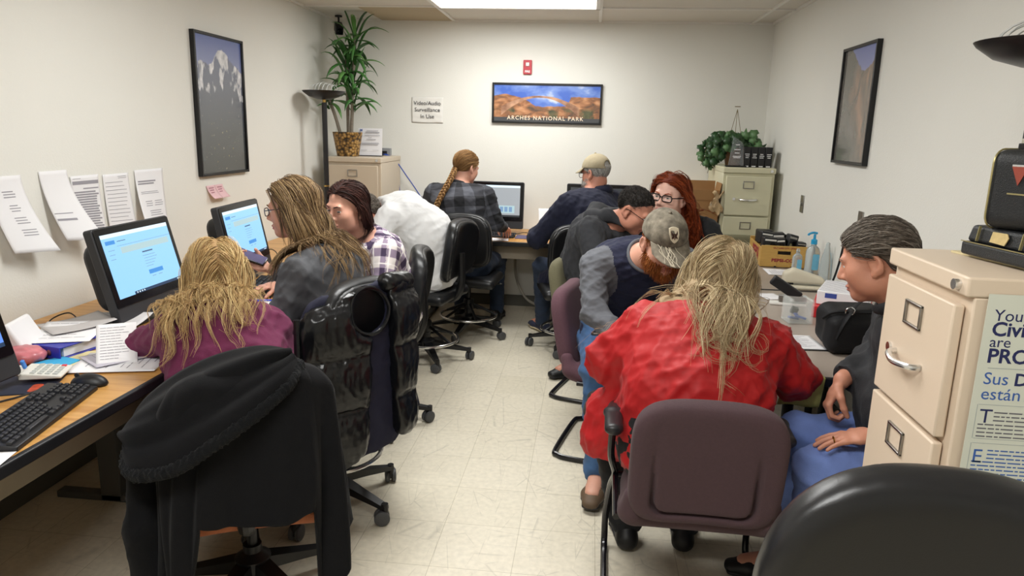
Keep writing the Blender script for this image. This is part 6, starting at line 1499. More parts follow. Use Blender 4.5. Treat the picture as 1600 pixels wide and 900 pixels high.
    def long_hair(s, m, n=900, L=.38, seed=1, part=(0.0, .1), r0=.0032, a=.075, b=.8, low=-.06, grav=.22, spread=.5, wave=.0, wf=18, vol=.012, nseg=18, Lvar=.2, attract=None, noise=.05, extra=None, fall=None, fallw=.35, flat=.4, back=.5, hug=.8, hugz=.0, kids_=8, clump=.006, gather=0.0, tips=None):
        q = s.scalp(n, seed, a, b, low); n = len(q)
        # combed away from the parting, over the crown and down
        dl = np.stack([np.sign(q[:, 0]-part[0])*spread*(1.0+.0*q[:, 2])*np.clip((q[:, 2]+.02)/.1, .15, 1), -np.clip(back+2.0*(q[:, 1]-part[1]+.03), -.1, 1.2), -.25*np.ones(n)], 1)
        r = q-np.array((0, -.014, .036)); r /= np.linalg.norm(r, axis=1)[:, None]; dl = dl-r*(dl*r).sum(1)[:, None]*.9
        R = np.random.RandomState(seed+5); Ls = L*(1+Lvar*(R.rand(n)*2-1))
        hd_ = s.heads; tf = s.topf if hasattr(s, 'topf') else s.torso(.01)
        e = ell((0, -.014, .036), (.0765, .098, .084))
        col = lambda P: np.minimum(np.minimum(hd_(P), e(s.head.l(P).astype(np.float32))*s.head.k), tf(P)-s.k.get('clothlift', .013))
        return s.strands(s.head.w(q), dl @ s.head.M.T, Ls, nseg, r0, col, vol, grav, noise, seed, wave=wave, wfreq=wf, attract=attract, fall=None if fall is None else unit(fall), fallw=fallw, flat=flat, hug=hug, hugz=hugz, kids_=kids_, clump=clump, gather=gather, tips=None if tips is None else tips(q, R), cloth=lambda P: tf(P)-s.k.get('clothlift', .013))
    def fan(s, pts, side=1.0, jit=.03, tj=.12):
        """Where the locks end: along a line of points, from the person's left to right."""
        P = np.array(pts, float)
        def f(q, R):
            t = np.clip(.5+q[:, 0]/.155*side+R.normal(size=len(q))*tj, 0, 1)*(len(P)-1); i = np.minimum(t.astype(int), len(P)-2); w = (t-i)[:, None]
            return P[i]*(1-w)+P[i+1]*w+R.normal(size=(len(q), 3))*jit
        return f
    def short_hair(s, m, n=1500, L=.035, seed=1, flow=(0, -1, -.1), a=.075, b=.8, low=-.085, r0=.0016, lift=.35, noise=.18, th=.004, nseg=5, flat=1.0, sub=None, kids_=3, clump=.004):
        q = s.scalp(n, seed, a, b, low)
        if sub is not None: q = q[sub(q)]
        r = q-np.array((0, -.014, .036)); r /= np.linalg.norm(r, axis=1)[:, None]; f = np.array(flow, float)[None]*np.ones((len(q), 1)); f[:, 2] -= np.clip((.06-q[:, 2])/.08, 0, 1)*.9
        d = f-r*(f*r).sum(1)[:, None]+r*lift; R = np.random.RandomState(seed); Ls = L*(.6+.8*R.rand(len(q)))
        e = ell((0, -.014, .036), (.0765, .098, .084)); col = lambda P: e(s.head.l(P).astype(np.float32))*s.head.k
        return s.strands(s.head.w(q), d @ s.head.M.T, Ls, nseg, r0, col, th, .04, noise, seed, tipr=.15, kids_=kids_, clump=clump)
    def glasses(s, m, rx=.026, rz=.018, y=.099, lens=True, r=.0019):
        g = MB()
        for sx in (-1, 1):
            pts = [s.head.w((sx*.0335+x, y-.25*abs(x+ (0.0335*sx)*0)**1.0*.25, z-.003))-s.root for x, z in rrect(rx*2, rz*2, rz*.75, 4)]
            g.tube(pts, r*s.head.k, 6, True)
            tp = [s.head.w(p)-s.root for p in ((sx*.060, y-.006, .004), (sx*.074, .07, .006), (sx*.0835, .0, .008), (sx*.084, -.02, .0))]; g.tube(smooth_path(tp, 4), r*s.head.k, 6)
        g.tube([s.head.w(p)-s.root for p in ((-.0085, y+.002, .002), (0, y+.004, .005), (.0085, y+.002, .002))], r*.9*s.head.k, 6)
        o = g.build('glasses', m, s.t)
        if lens:
            l = MB()
            for sx in (-1, 1):
                pp = [s.head.w((sx*.0335+x, y-.001, z-.003))-s.root for x, z in rrect(rx*2-.002, rz*2-.002, rz*.75, 4)]; l.add(pp, [tuple(range(len(pp)))])
            l.build('lenses', mat('lens_glass', 'f6f8fa', .02, var=0, alpha=.10), o)
        return o
    def baseball_cap(s, m, brimL=.075, tilt=.0, brim_mat=None, strap=False, h=.105):
        e = ell((0, -.012, .040), (.088, .108, .095+.0))
        lowp = half((0, .12, -1), (0, 0, .034))
        f = lambda q: smax(smax(e(q), lowp(q), .006), -(ell((0, -.012, .036), (.081, .101, .086))(q)), .003)
        if strap: f0 = f; f = lambda q: smax(f0(q), -ell((0, -.115, .048), (.034, .05, .026))(q), .006)
        seam = lambda V: -.0012*np.exp(-(np.minimum.reduce([np.abs(np.sin(np.arctan2(V[:, 0], V[:, 1]+.012)*3))])*.09/.0022)**2)
        o = s.local_soft('cap', f, (-.11, -.14, .01), (.11, .12, .15), .0036, m, 1, seam)
        def br(u, v):
            x = (u*2-1)*.077; y0 = math.sqrt(max(0, 1-(x/.089)**2))*.106-.014; y = y0+brimL*v*math.sqrt(max(0.02, 1-(x/.083)**2))**.7
            return s.head.w((x, y, .046-1.9*x*x*(.3+.7*v)-.25*(y-y0)-.012*v))-s.root
        MB().grid(br, 24, 10).build('brim', brim_mat or m, o, smooth=True, solid=.004)
        MB().sphere(s.head.w((0, -.012, .136))-s.root, .008, 12, 6).build('button', m, o)
        return o
SK_pink = skin_mat('skin_fair', 'cf9a84'); SK_tan = skin_mat('skin_tan', 'c98d74'); SK_ruddy = skin_mat('skin_ruddy', 'c48770'); SK_pale = skin_mat('skin_pale', 'dcae9c')
LIP = mat('lip', 'a8605a', .4, var=.05); LIP2 = mat('lip_pale', 'b4766a', .45, var=.05)
H_blond = hair_mat('hair_blonde_grey', '86694a', 'bb9763', 'dec48e'); H_pale = hair_mat('hair_pale_blonde', '8a7458', 'b9a27c', 'e0cfa8'); H_brown = hair_mat('hair_brown_blonde', '4c3a2c', '7c6244', 'b2966c')
H_dark = hair_mat('hair_dark_brown', '20130f', '38221e', '4e302a'); H_grey = hair_mat('hair_dark_grey', '3c362f', '6a6057', '9a9186'); H_red = hair_mat('hair_auburn', '4e1c0c', '8a3a1a', 'b0552a')
H_black = hair_mat('hair_black', '14110f', '2a2522', '55504b'); H_braid = hair_mat('hair_light_brown', '5e432a', '8a6640', 'b08a58'); H_ginger = hair_mat('hair_ginger', '6e3a1c', '94542a', 'b4743c'); H_white = hair_mat('hair_silver', '8c8a86', 'b4b1ac', 'd8d5cf')
def cloth_mat(name, col, rough=.85, var=.10, bs=380, b=.3, sheen=.04): return mat(name, col, rough, var=var, vscale=30, bump=b, bscale=bs, sheen=sheen)
C_plum = cloth_mat('plum_knit', '651f43', bs=300); C_grey = cloth_mat('grey_sweatshirt', '525357', var=.06); C_white = cloth_mat('white_cotton', 'dedede', var=.02); C_navy = cloth_mat('navy_wool', '14182f', var=.14)
C_char = cloth_mat('charcoal_hoodie', '2e2f33'); C_black = cloth_mat('black_knit', '17181b'); C_rag = cloth_mat('raglan_body_navy', '191d36'); C_rsl = cloth_mat('raglan_sleeve_grey', '5e6066', var=.12); C_red = cloth_mat('red_coat', 'b01519', .6, .06, 500, .12)
C_dden = cloth_mat('dark_denim_shirt', '212226', .75, .22, 260, .35); C_jean = cloth_mat('blue_jeans', '3d5f8a', .8, .18, 300, .3); C_jeanl = cloth_mat('light_blue_jeans', '7088c8', .8, .10, 300, .3); C_jdark = cloth_mat('dark_jeans', '27344a', .8, .18, 300, .3); C_blackt = cloth_mat('black_trousers', '121317')
SH_black = mat('black_shoe', '141416', .5); SH_sole = mat('dark_sole', '26262a', .6); SH_beige = mat('tan_sole', 'c4b79a', .6); SH_boot = mat('brown_boot', '5e4c3a', .6, var=.2)
M_gl_black = mat('black_frames', '101012', .25, var=0); M_gl_blue = mat('blue_frames', '2c3c58', .2, var=0)
def plaid(name, base, cross, dark, thin, su, sv, wide=.5):
    m = mat(name, '888888', .88, var=0, bump=0); nt = m.node_tree; L = nt.links; uv = N(nt, 'ShaderNodeUVMap'); sp = N(nt, 'ShaderNodeSeparateXYZ'); L.new(uv.outputs[0], sp.inputs[0])
    def band(o, sc, w, ph=0.0):
        f = nodes_math(nt, 'FRACT', nodes_math(nt, 'ADD', nodes_math(nt, 'MULTIPLY', o, sc), ph)); r = N(nt, 'ShaderNodeMapRange'); r.inputs['From Min'].default_value = w-.02; r.inputs['From Max'].default_value = w+.02; r.inputs['To Min'].default_value = 1; r.inputs['To Max'].default_value = 0; L.new(f, r.inputs['Value']); return r.outputs[0]
    a = band(sp.outputs[0], su, wide); b = band(sp.outputs[1], sv, wide); s_ = nodes_math(nt, 'MULTIPLY', nodes_math(nt, 'ADD', a, b), .5)
    c = ramp(nt, s_, [(0.0, base), (0.5, cross), (1.0, dark)])
    if thin:
        t = nodes_math(nt, 'MAXIMUM', band(sp.outputs[0], su, .06, .25), band(sp.outputs[1], sv, .06, .25)); x = N(nt, 'ShaderNodeMix', data_type='RGBA'); L.new(t, x.inputs['Factor']); L.new(c, x.inputs['A']); x.inputs['B'].default_value = lin(thin); c = x.outputs['Result']
    L.new(c, bsdf(m).inputs['Base Color']); return m
C_flan = plaid('grey_black_flannel', '55575f', '3a3b41', '191a1e', None, 6.6, 6.6); C_pl2 = plaid('white_purple_plaid', 'd6cfcb', '8f8093', '40324c', 'e4dedc', 11, 11, .42)

# ---- 1: woman in purple at the near computer
p = Person('person in purple top with long blonde hair, back to camera, at desk', (-1.12, 2.14, 0), fwd=(-.40, .92), pel=(-1.13, 2.18, .59), neck=(-1.285, 2.36, .875), head=(-1.325, 2.43, 1.025), face=(-.50, .87), pitch=.18, female=True, hk=.95,
    sh=.165, shroll=0.0, elL=(-1.545, 2.30, .775), wrL=(-1.60, 2.56, .79), elR=(-1.085, 2.40, .75), wrR=(-1.38, 2.60, .79), handL=dict(d=(-.1, .7, .6), n=(.6, .5, -.3), curl=.6), handR=dict(d=(-.6, .8, .0), n=(0, 0, -1)),
    knR=(-1.20, 2.56, .55), knL=(-1.42, 2.46, .55), anR=(-1.30, 2.72, .09), anL=(-1.50, 2.60, .09), pw=(.20, .15), tw=(.185, .14), cw=(.185, .13), skin=SK_pink, lip=LIP, curve=.04, arm=1.05)
p.top('purple_top', C_plum, .016, .014, hem=-.06, seed=2, wr=.007); p.trousers(C_blackt); p.body(.004, .004); p.shoes(SH_black, SH_sole)
T1 = p.fan([(-1.33, 2.22, .84), (-1.30, 2.18, .80), (-1.26, 2.16, .79), (-1.21, 2.16, .79), (-1.17, 2.18, .80), (-1.15, 2.22, .84)])
hp = [p.long_hair(H_blond, 420, .39, 3, (0, .0), .0014, a=.072, low=-.085, grav=.12, spread=.55, vol=.012, noise=.028, wave=.010, wf=11, tips=T1, gather=.14, fallw=.45, kids_=14), p.long_hair(H_blond, 150, .43, 9, (0.01, .0), .0016, low=-.07, grav=.12, spread=.5, vol=.018, noise=.04, wave=.018, wf=14, tips=T1, gather=.12, fallw=.35, kids_=5, clump=.008),
      p.hcap(.007, low=-.085, mass=[((0, -.045, .0), (0, -.085, -.10), (.070, .050), (.066, .030)), ((0, -.085, -.10), (0, -.105, -.17), (.066, .028), (.05, .010))])]
p.build_hair(hp, H_blond)
# ---- 2: woman in grey with phone
p2 = Person('person in grey sweatshirt and glasses, long brown hair, holding a phone', (-1.04, 2.84, 0), fwd=(-1.0, .12), pel=(-.99, 2.82, .655), neck=(-1.13, 2.86, 1.04), head=(-1.215, 2.865, 1.215), face=(-1.0, -.10), pitch=.12, female=True,
    sh=.17, elL=(-1.20, 2.63, .78), wrL=(-1.42, 2.74, .775), elR=(-1.20, 3.08, .83), wrR=(-1.375, 3.00, .925), handR=dict(d=(-.9, -.25, .25), n=(.25, -.2, .9), curl=.55, thumb=.9), handL=dict(d=(-1, .15, 0), n=(0, 0, -1)),
    knR=(-1.36, 2.98, .62), knL=(-1.37, 2.76, .62), anR=(-1.36, 2.98, .18), anL=(-1.34, 2.76, .18), pw=(.17, .145), tw=(.155, .125), cw=(.165, .13), skin=SK_pink, lip=LIP, curve=.02, extra=[((0, .09, .62), (.13, .075, .09))], look=(0, 1, -.2))
p2.top('grey_sweatshirt', C_grey, .020, .018, hem=-.05, seed=4, wr=.008); p2.trousers(C_blackt); p2.body(.003, .003); p2.shoes(SH_black, SH_sole); p2.glasses(M_gl_blue, .024, .016)
p2.brows(H_brown)
T2 = p2.fan([(-1.19, 2.72, 1.0), (-1.14, 2.70, .95), (-1.08, 2.70, .93), (-1.02, 2.74, .93), (-.98, 2.82, .94), (-.97, 2.90, .95)], side=-1.0)
hp = [p2.long_hair(H_brown, 460, .40, 13, (.01, .06), .0017, a=.090, b=1.1, low=-.07, grav=.26, spread=.40, vol=.011, noise=.025, wave=.012, wf=9, tips=T2, back=.85, fallw=.25, kids_=10), p2.long_hair(H_brown, 120, .43, 19, (0.01, .05), .0016, a=.09, b=1.1, low=-.06, grav=.26, spread=.4, vol=.017, noise=.05, wave=.02, wf=12, tips=T2, fallw=.22, back=.85, kids_=6, clump=.008),
      p2.hcap(.007, a=.09, b=1.1, low=-.07, mass=[((0, -.035, .0), (0, -.075, -.10), (.074, .062), (.078, .050)), ((0, -.075, -.10), (0, -.13, -.19), (.080, .042), (.07, .02))])]
p2.build_hair(hp, H_brown)
# phone in her hand
t = thing('smartphone', 'dark smartphone held by the woman in the grey sweatshirt', 'phone', (-1.465, 2.975, .985))
R3 = rotm(0, math.radians(22), math.radians(12)) @ rotm(.3, 0, 0)
MB().box((0, 0, 0), (.145, .072, .008), R3).build('case', M_blackg, t, bevel=.004, seg=3)
MB().box(R3 @ V3(0, 0, .0042), (.136, .066, .0008), R3).build('screen', mat('phone_glass', '5b5878', .15, var=0), t)
# ---- 3: woman in plaid
p3 = Person('person with dark hair in white and purple plaid shirt facing the camera', (-1.02, 3.42, 0), fwd=(-.75, -.62), fwdp=(-1, -.15), pel=(-.97, 3.50, .62), neck=(-1.06, 3.33, 1.04), head=(-1.118, 3.25, 1.18), face=(-.45, -.89), pitch=.10, roll=-.05, female=True,
    sh=.17, elL=(-.93, 3.15, .80), wrL=(-1.15, 3.24, .79), elR=(-1.36, 3.45, .80), wrR=(-1.48, 3.30, .79), knR=(-1.38, 3.62, .58), knL=(-1.36, 3.40, .58), anR=(-1.36, 3.62, .14), anL=(-1.34, 3.4, .14), pw=(.16, .135), tw=(.135, .105), cw=(.155, .11), skin=SK_pink, lip=LIP2, iris=mat('iris_grey', '5a6468', .15, var=0), look=(-.25, 1, -.35), lid=.0036)
p3.top('plaid_shirt', C_pl2, .016, .014, hem=-.04, seed=6, wr=.006, plaid=True); p3.trousers(C_blackt); p3.body(.0028, .0035); p3.shoes(SH_black, SH_sole); p3.brows(H_dark, .003)
hp = [p3.long_hair(H_dark, 460, .24, 23, (-.005, .12), .0017, a=.086, b=1.0, low=-.07, grav=.15, spread=.45, vol=.008, noise=.022, Lvar=.12, tips=p3.fan([(-1.03, 3.33, .97), (-1.04, 3.38, .95), (-1.10, 3.43, .94), (-1.18, 3.40, .95), (-1.24, 3.32, .97)]), fallw=.35, back=1.0, kids_=10, clump=.005), p3.hcap(.005, a=.086, b=1.0, low=-.07, mass=[((0, -.04, .0), (0, -.06, -.11), (.070, .052), (.072, .04))])]
p3.build_hair(hp, H_dark)
# ---- 4: man in white shirt bending down
p4 = Person('person in white polo shirt bent far forward over the left desk', (-1.05, 4.62, 0), fwd=(-.95, -.25), fwdp=(-1, .1), pel=(-1.03, 4.62, .63), neck=(-1.335, 4.49, 1.02), head=(-1.385, 4.38, 1.005), face=(-.80, -.45), pitch=.75, hk=1.02,
    sh=.19, elL=(-1.33, 4.22, .73), wrL=(-1.55, 4.32, .75), elR=(-1.50, 4.74, .79), wrR=(-1.66, 4.60, .75), knR=(-1.42, 4.78, .58), knL=(-1.42, 4.52, .58), anR=(-1.40, 4.78, .12), anL=(-1.38, 4.52, .12), pw=(.19, .16), tw=(.195, .17), cw=(.19, .14), arm=1.08, legr=1.1, skin=SK_ruddy, lip=LIP2, curve=.115)
p4.top('white_polo_shirt', C_white, .030, .020, hem=-.10, sleeve=.72, seed=8, wr=.006); p4.trousers(C_blackt); p4.body(.004, .004); p4.shoes(SH_black, SH_sole)
p4.local_soft('shirt_collar', lambda q: smax(ell((0, -.045, -.115), (.078, .080, .035))(q), -ell((0, -.04, -.10), (.060, .062, .06))(q), .006), (-.1, -.15, -.17), (.1, .06, -.06), .006, C_white)
p4.build_hair([p4.short_hair(H_grey, 900, .055, 31, (0, -1, -.1), sub=lambda q: ~((np.abs(q[:, 0]) > .050) & (q[:, 2] < .034) & (q[:, 1] > -.050)), low=-.10, r0=.0011, kids_=6, clump=.006, th=.010, noise=.25, lift=.5), p4.hcap(.008, low=-.10, ear=True)], H_grey)
# ---- 5: person with braid
p5 = Person('person in grey black checked flannel shirt with a long braid', (-.90, 5.36, 0), fwd=(.10, 1), pel=(-.90, 5.32, .57), neck=(-.97, 5.37, 1.135), head=(-.93, 5.43, 1.265), face=(.62, .78), pitch=.28, hk=1.0,
    sh=.205, elR=(-.685, 5.33, .87), wrR=(-.66, 5.60, .80), elL=(-1.24, 5.38, .84), wrL=(-1.08, 5.66, .78), handR=dict(d=(.15, 1, -.3), n=(0, -.3, -1), curl=.6), knR=(-.72, 5.72, .52), knL=(-1.02, 5.72, .52), anR=(-.72, 5.78, .09), anL=(-1.02, 5.78, .09), pw=(.175, .14), tw=(.175, .13), cw=(.20, .135), skin=SK_pink, lip=LIP2, curve=.05)
p5.top('flannel_shirt', C_flan, .018, .018, hem=-.06, seed=10, wr=.006, plaid=True); p5.trousers(C_jdark); p5.body(.004, .004); p5.shoes(SH_black, SH_sole)
p5.local_soft('shirt_collar', lambda q: smax(ell((0, -.035, -.130), (.074, .076, .034))(q), -ell((0, -.03, -.11), (.060, .062, .06))(q), .006), (-.1, -.15, -.18), (.1, .06, -.07), .006, C_flan)
hair = [p5.short_hair(H_braid, 900, .10, 41, (0, -1, -.35), a=.074, low=-.075, r0=.0012, kids_=6, lift=.05, noise=.02, th=.007, nseg=9), p5.hcap(.008, a=.074, low=-.075)]
# braid: three strands plaited down the back
bp_ = smooth_path([p5.head.w((0, -.105, -.035)), (-1.02, 5.235, 1.175), (-1.065, 5.175, 1.08), (-1.10, 5.145, .99), (-1.115, 5.135, .92), (-1.115, 5.13, .89)], 10)
bp_ = np.array(bp_); Tn = np.gradient(bp_, axis=0); Tn /= np.linalg.norm(Tn, axis=1)[:, None]; sd = np.cross(Tn, (0, 1, 0)); sd /= np.linalg.norm(sd, axis=1)[:, None]; ot = np.cross(Tn, sd); s_len = np.concatenate([[0], np.cumsum(np.linalg.norm(np.diff(bp_, axis=0), axis=1))])
mb = MB(); fine = np.linspace(0, s_len[-1], 140); C_ = np.stack([np.interp(fine, s_len, bp_[:, i]) for i in range(3)], 1); S_ = np.stack([np.interp(fine, s_len, sd[:, i]) for i in range(3)], 1); O_ = np.stack([np.interp(fine, s_len, ot[:, i]) for i in range(3)], 1)
for k in range(3):
    ph = fine*2*PI/.072+k*2*PI/3
    for j in range(5):
        o2 = np.array([math.cos(j*1.257), math.sin(j*1.257)])*.0055
        path = C_+S_*(.013*np.sin(ph)+o2[0])[:, None]+O_*(.009*np.sin(2*ph)+o2[1])[:, None]; mb.tube(path, .0052, 6)
V, Fq = np.array(mb.V), np.array([f for f in mb.F if len(f) == 4]); hair.append((V, Fq))
R_ = np.random.RandomState(3); n = 120; rt = C_[-1]+R_.normal(size=(n, 3))*.005; dr = np.array((0.0, -.05, -1))+R_.normal(size=(n, 3))*.22
hair.append(p5.strands(rt, dr, .085+.03*R_.rand(n), 6, .0022, lambda P: np.ones(len(P)), 0, .1, .06, 3)); p5.build_hair(hair, H_braid)
tie = MB(); tie.lathe([(.017, -.008), (.019, 0), (.017, .008)], C_[-2]-p5.root, 14); tie.build('hair_tie', M_whitep, p5.t)
# ---- 6: man in navy coat and tan cap
p6 = Person('person in navy wool coat and tan baseball cap at back desk', (-.02, 5.16, 0), fwd=(-.62, .78), fwdp=(-.5, .87), pel=(-.05, 5.13, .57), neck=(.015, 5.20, 1.115), head=(.035, 5.245, 1.265), face=(-.80, .60), pitch=.15, hk=1.02,
    sh=.205, elL=(-.36, 5.15, .79), wrL=(-.40, 5.45, .79), elR=(.26, 5.45, .84), wrR=(-.05, 5.66, .78), knL=(-.33, 5.36, .55), knR=(-.08, 5.58, .54), anL=(-.32, 5.50, .09), anR=(-.10, 5.75, .09), ftL=(-.55, .83), pw=(.19, .16), tw=(.20, .165), cw=(.215, .16), arm=1.15, skin=SK_ruddy, lip=LIP2, curve=.05)
p6.top('navy_coat', C_navy, .024, .026, .022, hem=-.20, seed=12, wr=.007, extra=union([cap((-.10, 5.12, .60), (-.24, 5.22, .46), .13, .12), cap((.05, 5.06, .58), (.02, 5.0, .42), .16, .15)], .08), neck_cut=.035); p6.trousers(C_jdark); p6.body(.004, .004); p6.shoes(cloth_mat('navy_shoe', '2a2e44'), SH_beige)
p6.local_soft('coat_collar', lambda q: smax(smax(ell((0, -.03, -.125), (.088, .092, .055))(q), -ell((0, -.02, -.10), (.068, .070, .09))(q), .006), q[:, 1]-.03, .01), (-.12, -.16, -.2), (.12, .06, -.05), .006, C_navy)
C_capt = cloth_mat('tan_cap', 'a3977c', var=.12); p6.baseball_cap(C_capt, .07, strap=True); p6.glasses(M_gl_black)
p6.build_hair([p6.short_hair(H_white, 900, .03, 51, (0, -.6, -1), low=-.09, r0=.0018, th=.004, sub=lambda q: q[:, 2] < .05), p6.hcap(.003, low=-.09)], H_white)
p6.build_hair([p6.short_hair(H_white, 1, .02, 52)], H_white, 'sideburns') if False else None
bt = np.random.RandomState(5); qb = np.stack([bt.uniform(-.06, .06, 500), bt.uniform(.0, .09, 500), bt.uniform(-.12, -.05, 500)], 1)
def jaw_points(pp, n, seed, zmax=-.045, ymin=-.01):
    R = np.random.RandomState(seed); d = R.normal(size=(n*8, 3)); d /= np.linalg.norm(d, axis=1)[:, None]; q = np.array((0, .022, -.055))+d*np.array((.075, .085, .085))
    for _ in range(6):
        v = pp.hf(q.astype(np.float32)); e = .003; g = np.stack([pp.hf((q+np.array(a)*e).astype(np.float32))-v for a in ((1, 0, 0), (0, 1, 0), (0, 0, 1))], 1)/e; q = q-g*v[:, None]*.9
    ax = np.abs(q[:, 0]); ok = (q[:, 1] > ymin) & (q[:, 2] < zmax+.35*np.maximum(0, ax-.03)) & ~((ax < .026) & (q[:, 2] > -.085) & (q[:, 2] < -.054)) & (q[:, 2] > -.125)
    return q[ok][:n]
def beard(pp, m, n=900, L=.02, seed=1, r0=.0014, zmax=-.042, fl=(0, .15, -1), th=.003):
    q = jaw_points(pp, n, seed, zmax); v = pp.hf(q.astype(np.float32)); e = .004; g = np.stack([pp.hf((q+np.array(a)*e).astype(np.float32))-v for a in ((1, 0, 0), (0, 1, 0), (0, 0, 1))], 1); g /= np.maximum(1e-6, np.linalg.norm(g, axis=1))[:, None]
    d = np.array(fl)*.9+g*.45; R = np.random.RandomState(seed); return pp.build_hair([pp.strands(pp.head.w(q), d @ pp.head.M.T, L*(.6+.8*R.rand(len(q))), 4, r0, pp.heads, th*.3, .1, .12, seed, tipr=.2)], m, 'beard')
beard(p6, H_white, 700, .03, 61)
# ---- 7: man in the dark hoodie
p7 = Person('person in charcoal hoodie and glasses, leaning forward with short dark hair', (.14, 4.24, 0), fwd=(.80, -.55), fwdp=(.93, -.28), pel=(.09, 4.27, .57), neck=(.16, 4.12, 1.06), head=(.255, 4.05, 1.135), face=(.86, -.42), pitch=.52, hk=1.04,
    sh=.205, elR=(.10, 3.83, .74), wrR=(.36, 3.84, .70), elL=(.40, 4.20, .78), wrL=(.58, 4.00, .77), knR=(.44, 3.96, .53), knL=(.47, 4.14, .53), anR=(-.02, 4.44, .09), anL=(.44, 4.10, .09), ftR=(-.75, -.55), pw=(.19, .15), tw=(.19, .155), cw=(.205, .145), arm=1.1, skin=SK_ruddy, lip=LIP2, curve=.10)
p7.anR = V3(-.04, 4.50, .09)
p7.top('charcoal_hoodie', C_char, .020, .020, hem=-.08, seed=14, wr=.008); p7.trousers(C_jean); p7.body(.0035, .004); p7.shoes(SH_black, mat('black_sole', '1e1e20', .6), .27); p7.glasses(M_gl_black, .024, .015)
hb = p7.neck; fb_ = p7.fw
hood_f = union([cap(hb-fb_*.11+UP*.01-p7.rt*.10, hb-fb_*.13+UP*.04, .045, .055), cap(hb-fb_*.13+UP*.04, hb-fb_*.09+UP*.02+p7.rt*.11, .055, .045), cap(hb-fb_*.11+UP*.01-p7.rt*.10, hb-fb_*.00+UP*.045-p7.rt*.095, .045, .03), cap(hb-fb_*.09+UP*.02+p7.rt*.11, hb+fb_*.0+UP*.045+p7.rt*.095, .045, .03), cap(hb+UP*.045-p7.rt*.095, hb+fb_*.09-p7.rt*.05-UP*.01, .03, .022), cap(hb+UP*.045+p7.rt*.095, hb+fb_*.09+p7.rt*.05-UP*.01, .03, .022)], .05)
soft_obj('hood', hood_f, hb-.28, hb+.28, .009, C_char, p7.t, p7.root, 2, lambda V: .010*ridge(V, 22, 9))
p7.build_hair([p7.short_hair(H_black, 1300, .020, 71, (0, -.5, .1), sub=lambda q: ~((np.abs(q[:, 0]) > .050) & (q[:, 2] < .034) & (q[:, 1] > -.050)), a=.082, low=-.09, r0=.0010, th=.004, lift=.6, kids_=4), p7.hcap(.0012, a=.082, low=-.09, ear=True)], H_black)
# lettering on the back of the hoodie follows the curved cloth
def on_cloth(pp, s, size, org, ax, ay, m, name='back_print', lift=.003, bold=.0012):
    o = text(s, size, m, pp.t, (0, 0, 0), (1, 0, 0), (0, 1, 0), name, ext=.0002, bold=bold); me = o.data; n = len(me.vertices); co = np.empty(n*3, np.float32); me.vertices.foreach_get('co', co); co = co.reshape(-1, 3)
    ax = unit(ax); ay = unit(V3(ay)-ax*(V3(ay)@ax)); nz = np.cross(ax, ay); P = V3(org)+co[:, :1]*ax+co[:, 1:2]*ay+nz*.22
    for _ in range(40):
        d = pp.topf(P.astype(np.float32)); P = P-nz*np.maximum(d-lift, -.02)[:, None]*.6
    me.vertices.foreach_set('co', (P-pp.root).astype(np.float32).ravel()); me.update(); return o
M_hprint = mat('hoodie_print', 'b9b9b6', .8, var=.2, vscale=120)
bk = -p7.fw
for s_, sz, zz in (('WATER', .055, .925), ('TOWN', .062, .865), ('WORKS', .045, .81)): on_cloth(p7, s_, sz, (.06-.02, 4.27+.02, zz), (p7.rt[0], p7.rt[1], 0), (.25*p7.fw[0], .25*p7.fw[1], 1), M_hprint)
# ---- 8: red haired woman
p8 = Person('person with long auburn hair and dark glasses, in black, facing camera', (.60, 4.66, 0), fwd=(-.45, -.89), pel=(.61, 4.70, .57), neck=(.545, 4.46, 1.035), head=(.47, 4.385, 1.185), face=(-.50, -.87), pitch=-.05, roll=-.10, female=True, hk=1.12, fat=.010,
    sh=.185, elR=(.28, 4.40, .80), wrR=(.40, 4.15, .76), elL=(.78, 4.32, .80), wrL=(.66, 4.12, .77), knR=(.43, 4.44, .53), knL=(.63, 4.36, .53), anR=(.42, 4.42, .09), anL=(.63, 4.36, .09), pw=(.19, .16), tw=(.18, .15), cw=(.19, .14), arm=1.15, skin=SK_pale, lip=LIP, extra=[((0, .08, .62), (.15, .09, .10))], look=(-.05, 1, 0), neckr=1.1, iris=mat('iris_hazel', '5c5a40', .15, var=0))
p8.top('black_top', C_black, .018, .016, hem=-.06, seed=16); p8.trousers(C_blackt); p8.body(.0030, .004); p8.shoes(SH_black, SH_sole); p8.glasses(M_gl_black, .027, .016, r=.0030); p8.brows(H_red, .003)
T8 = p8.fan([(.36, 4.42, .98), (.42, 4.52, .95), (.55, 4.58, .88), (.66, 4.50, .84), (.70, 4.42, .80), (.68, 4.34, .78)], side=-1.0)
p8.build_hair([p8.long_hair(H_red, 430, .42, 83, (-.01, .10), .0017, a=.086, b=.95, low=-.07, grav=.10, spread=.7, vol=.014, noise=.05, wave=.022, wf=15, tips=T8, fallw=.4, back=.62, kids_=10), p8.long_hair(H_red, 130, .43, 84, (0, .08), .0016, a=.086, b=.95, low=-.05, grav=.10, spread=.75, vol=.022, noise=.09, wave=.04, wf=17, tips=T8, fallw=.3, back=.62, kids_=6, clump=.009), p8.hcap(.008, a=.086, b=.95, low=-.07, mass=[((0, -.03, .0), (0, -.06, -.11), (.078, .060), (.088, .05)), ((0, -.06, -.11), (.02, -.07, -.22), (.09, .05), (.08, .03))])], H_red)
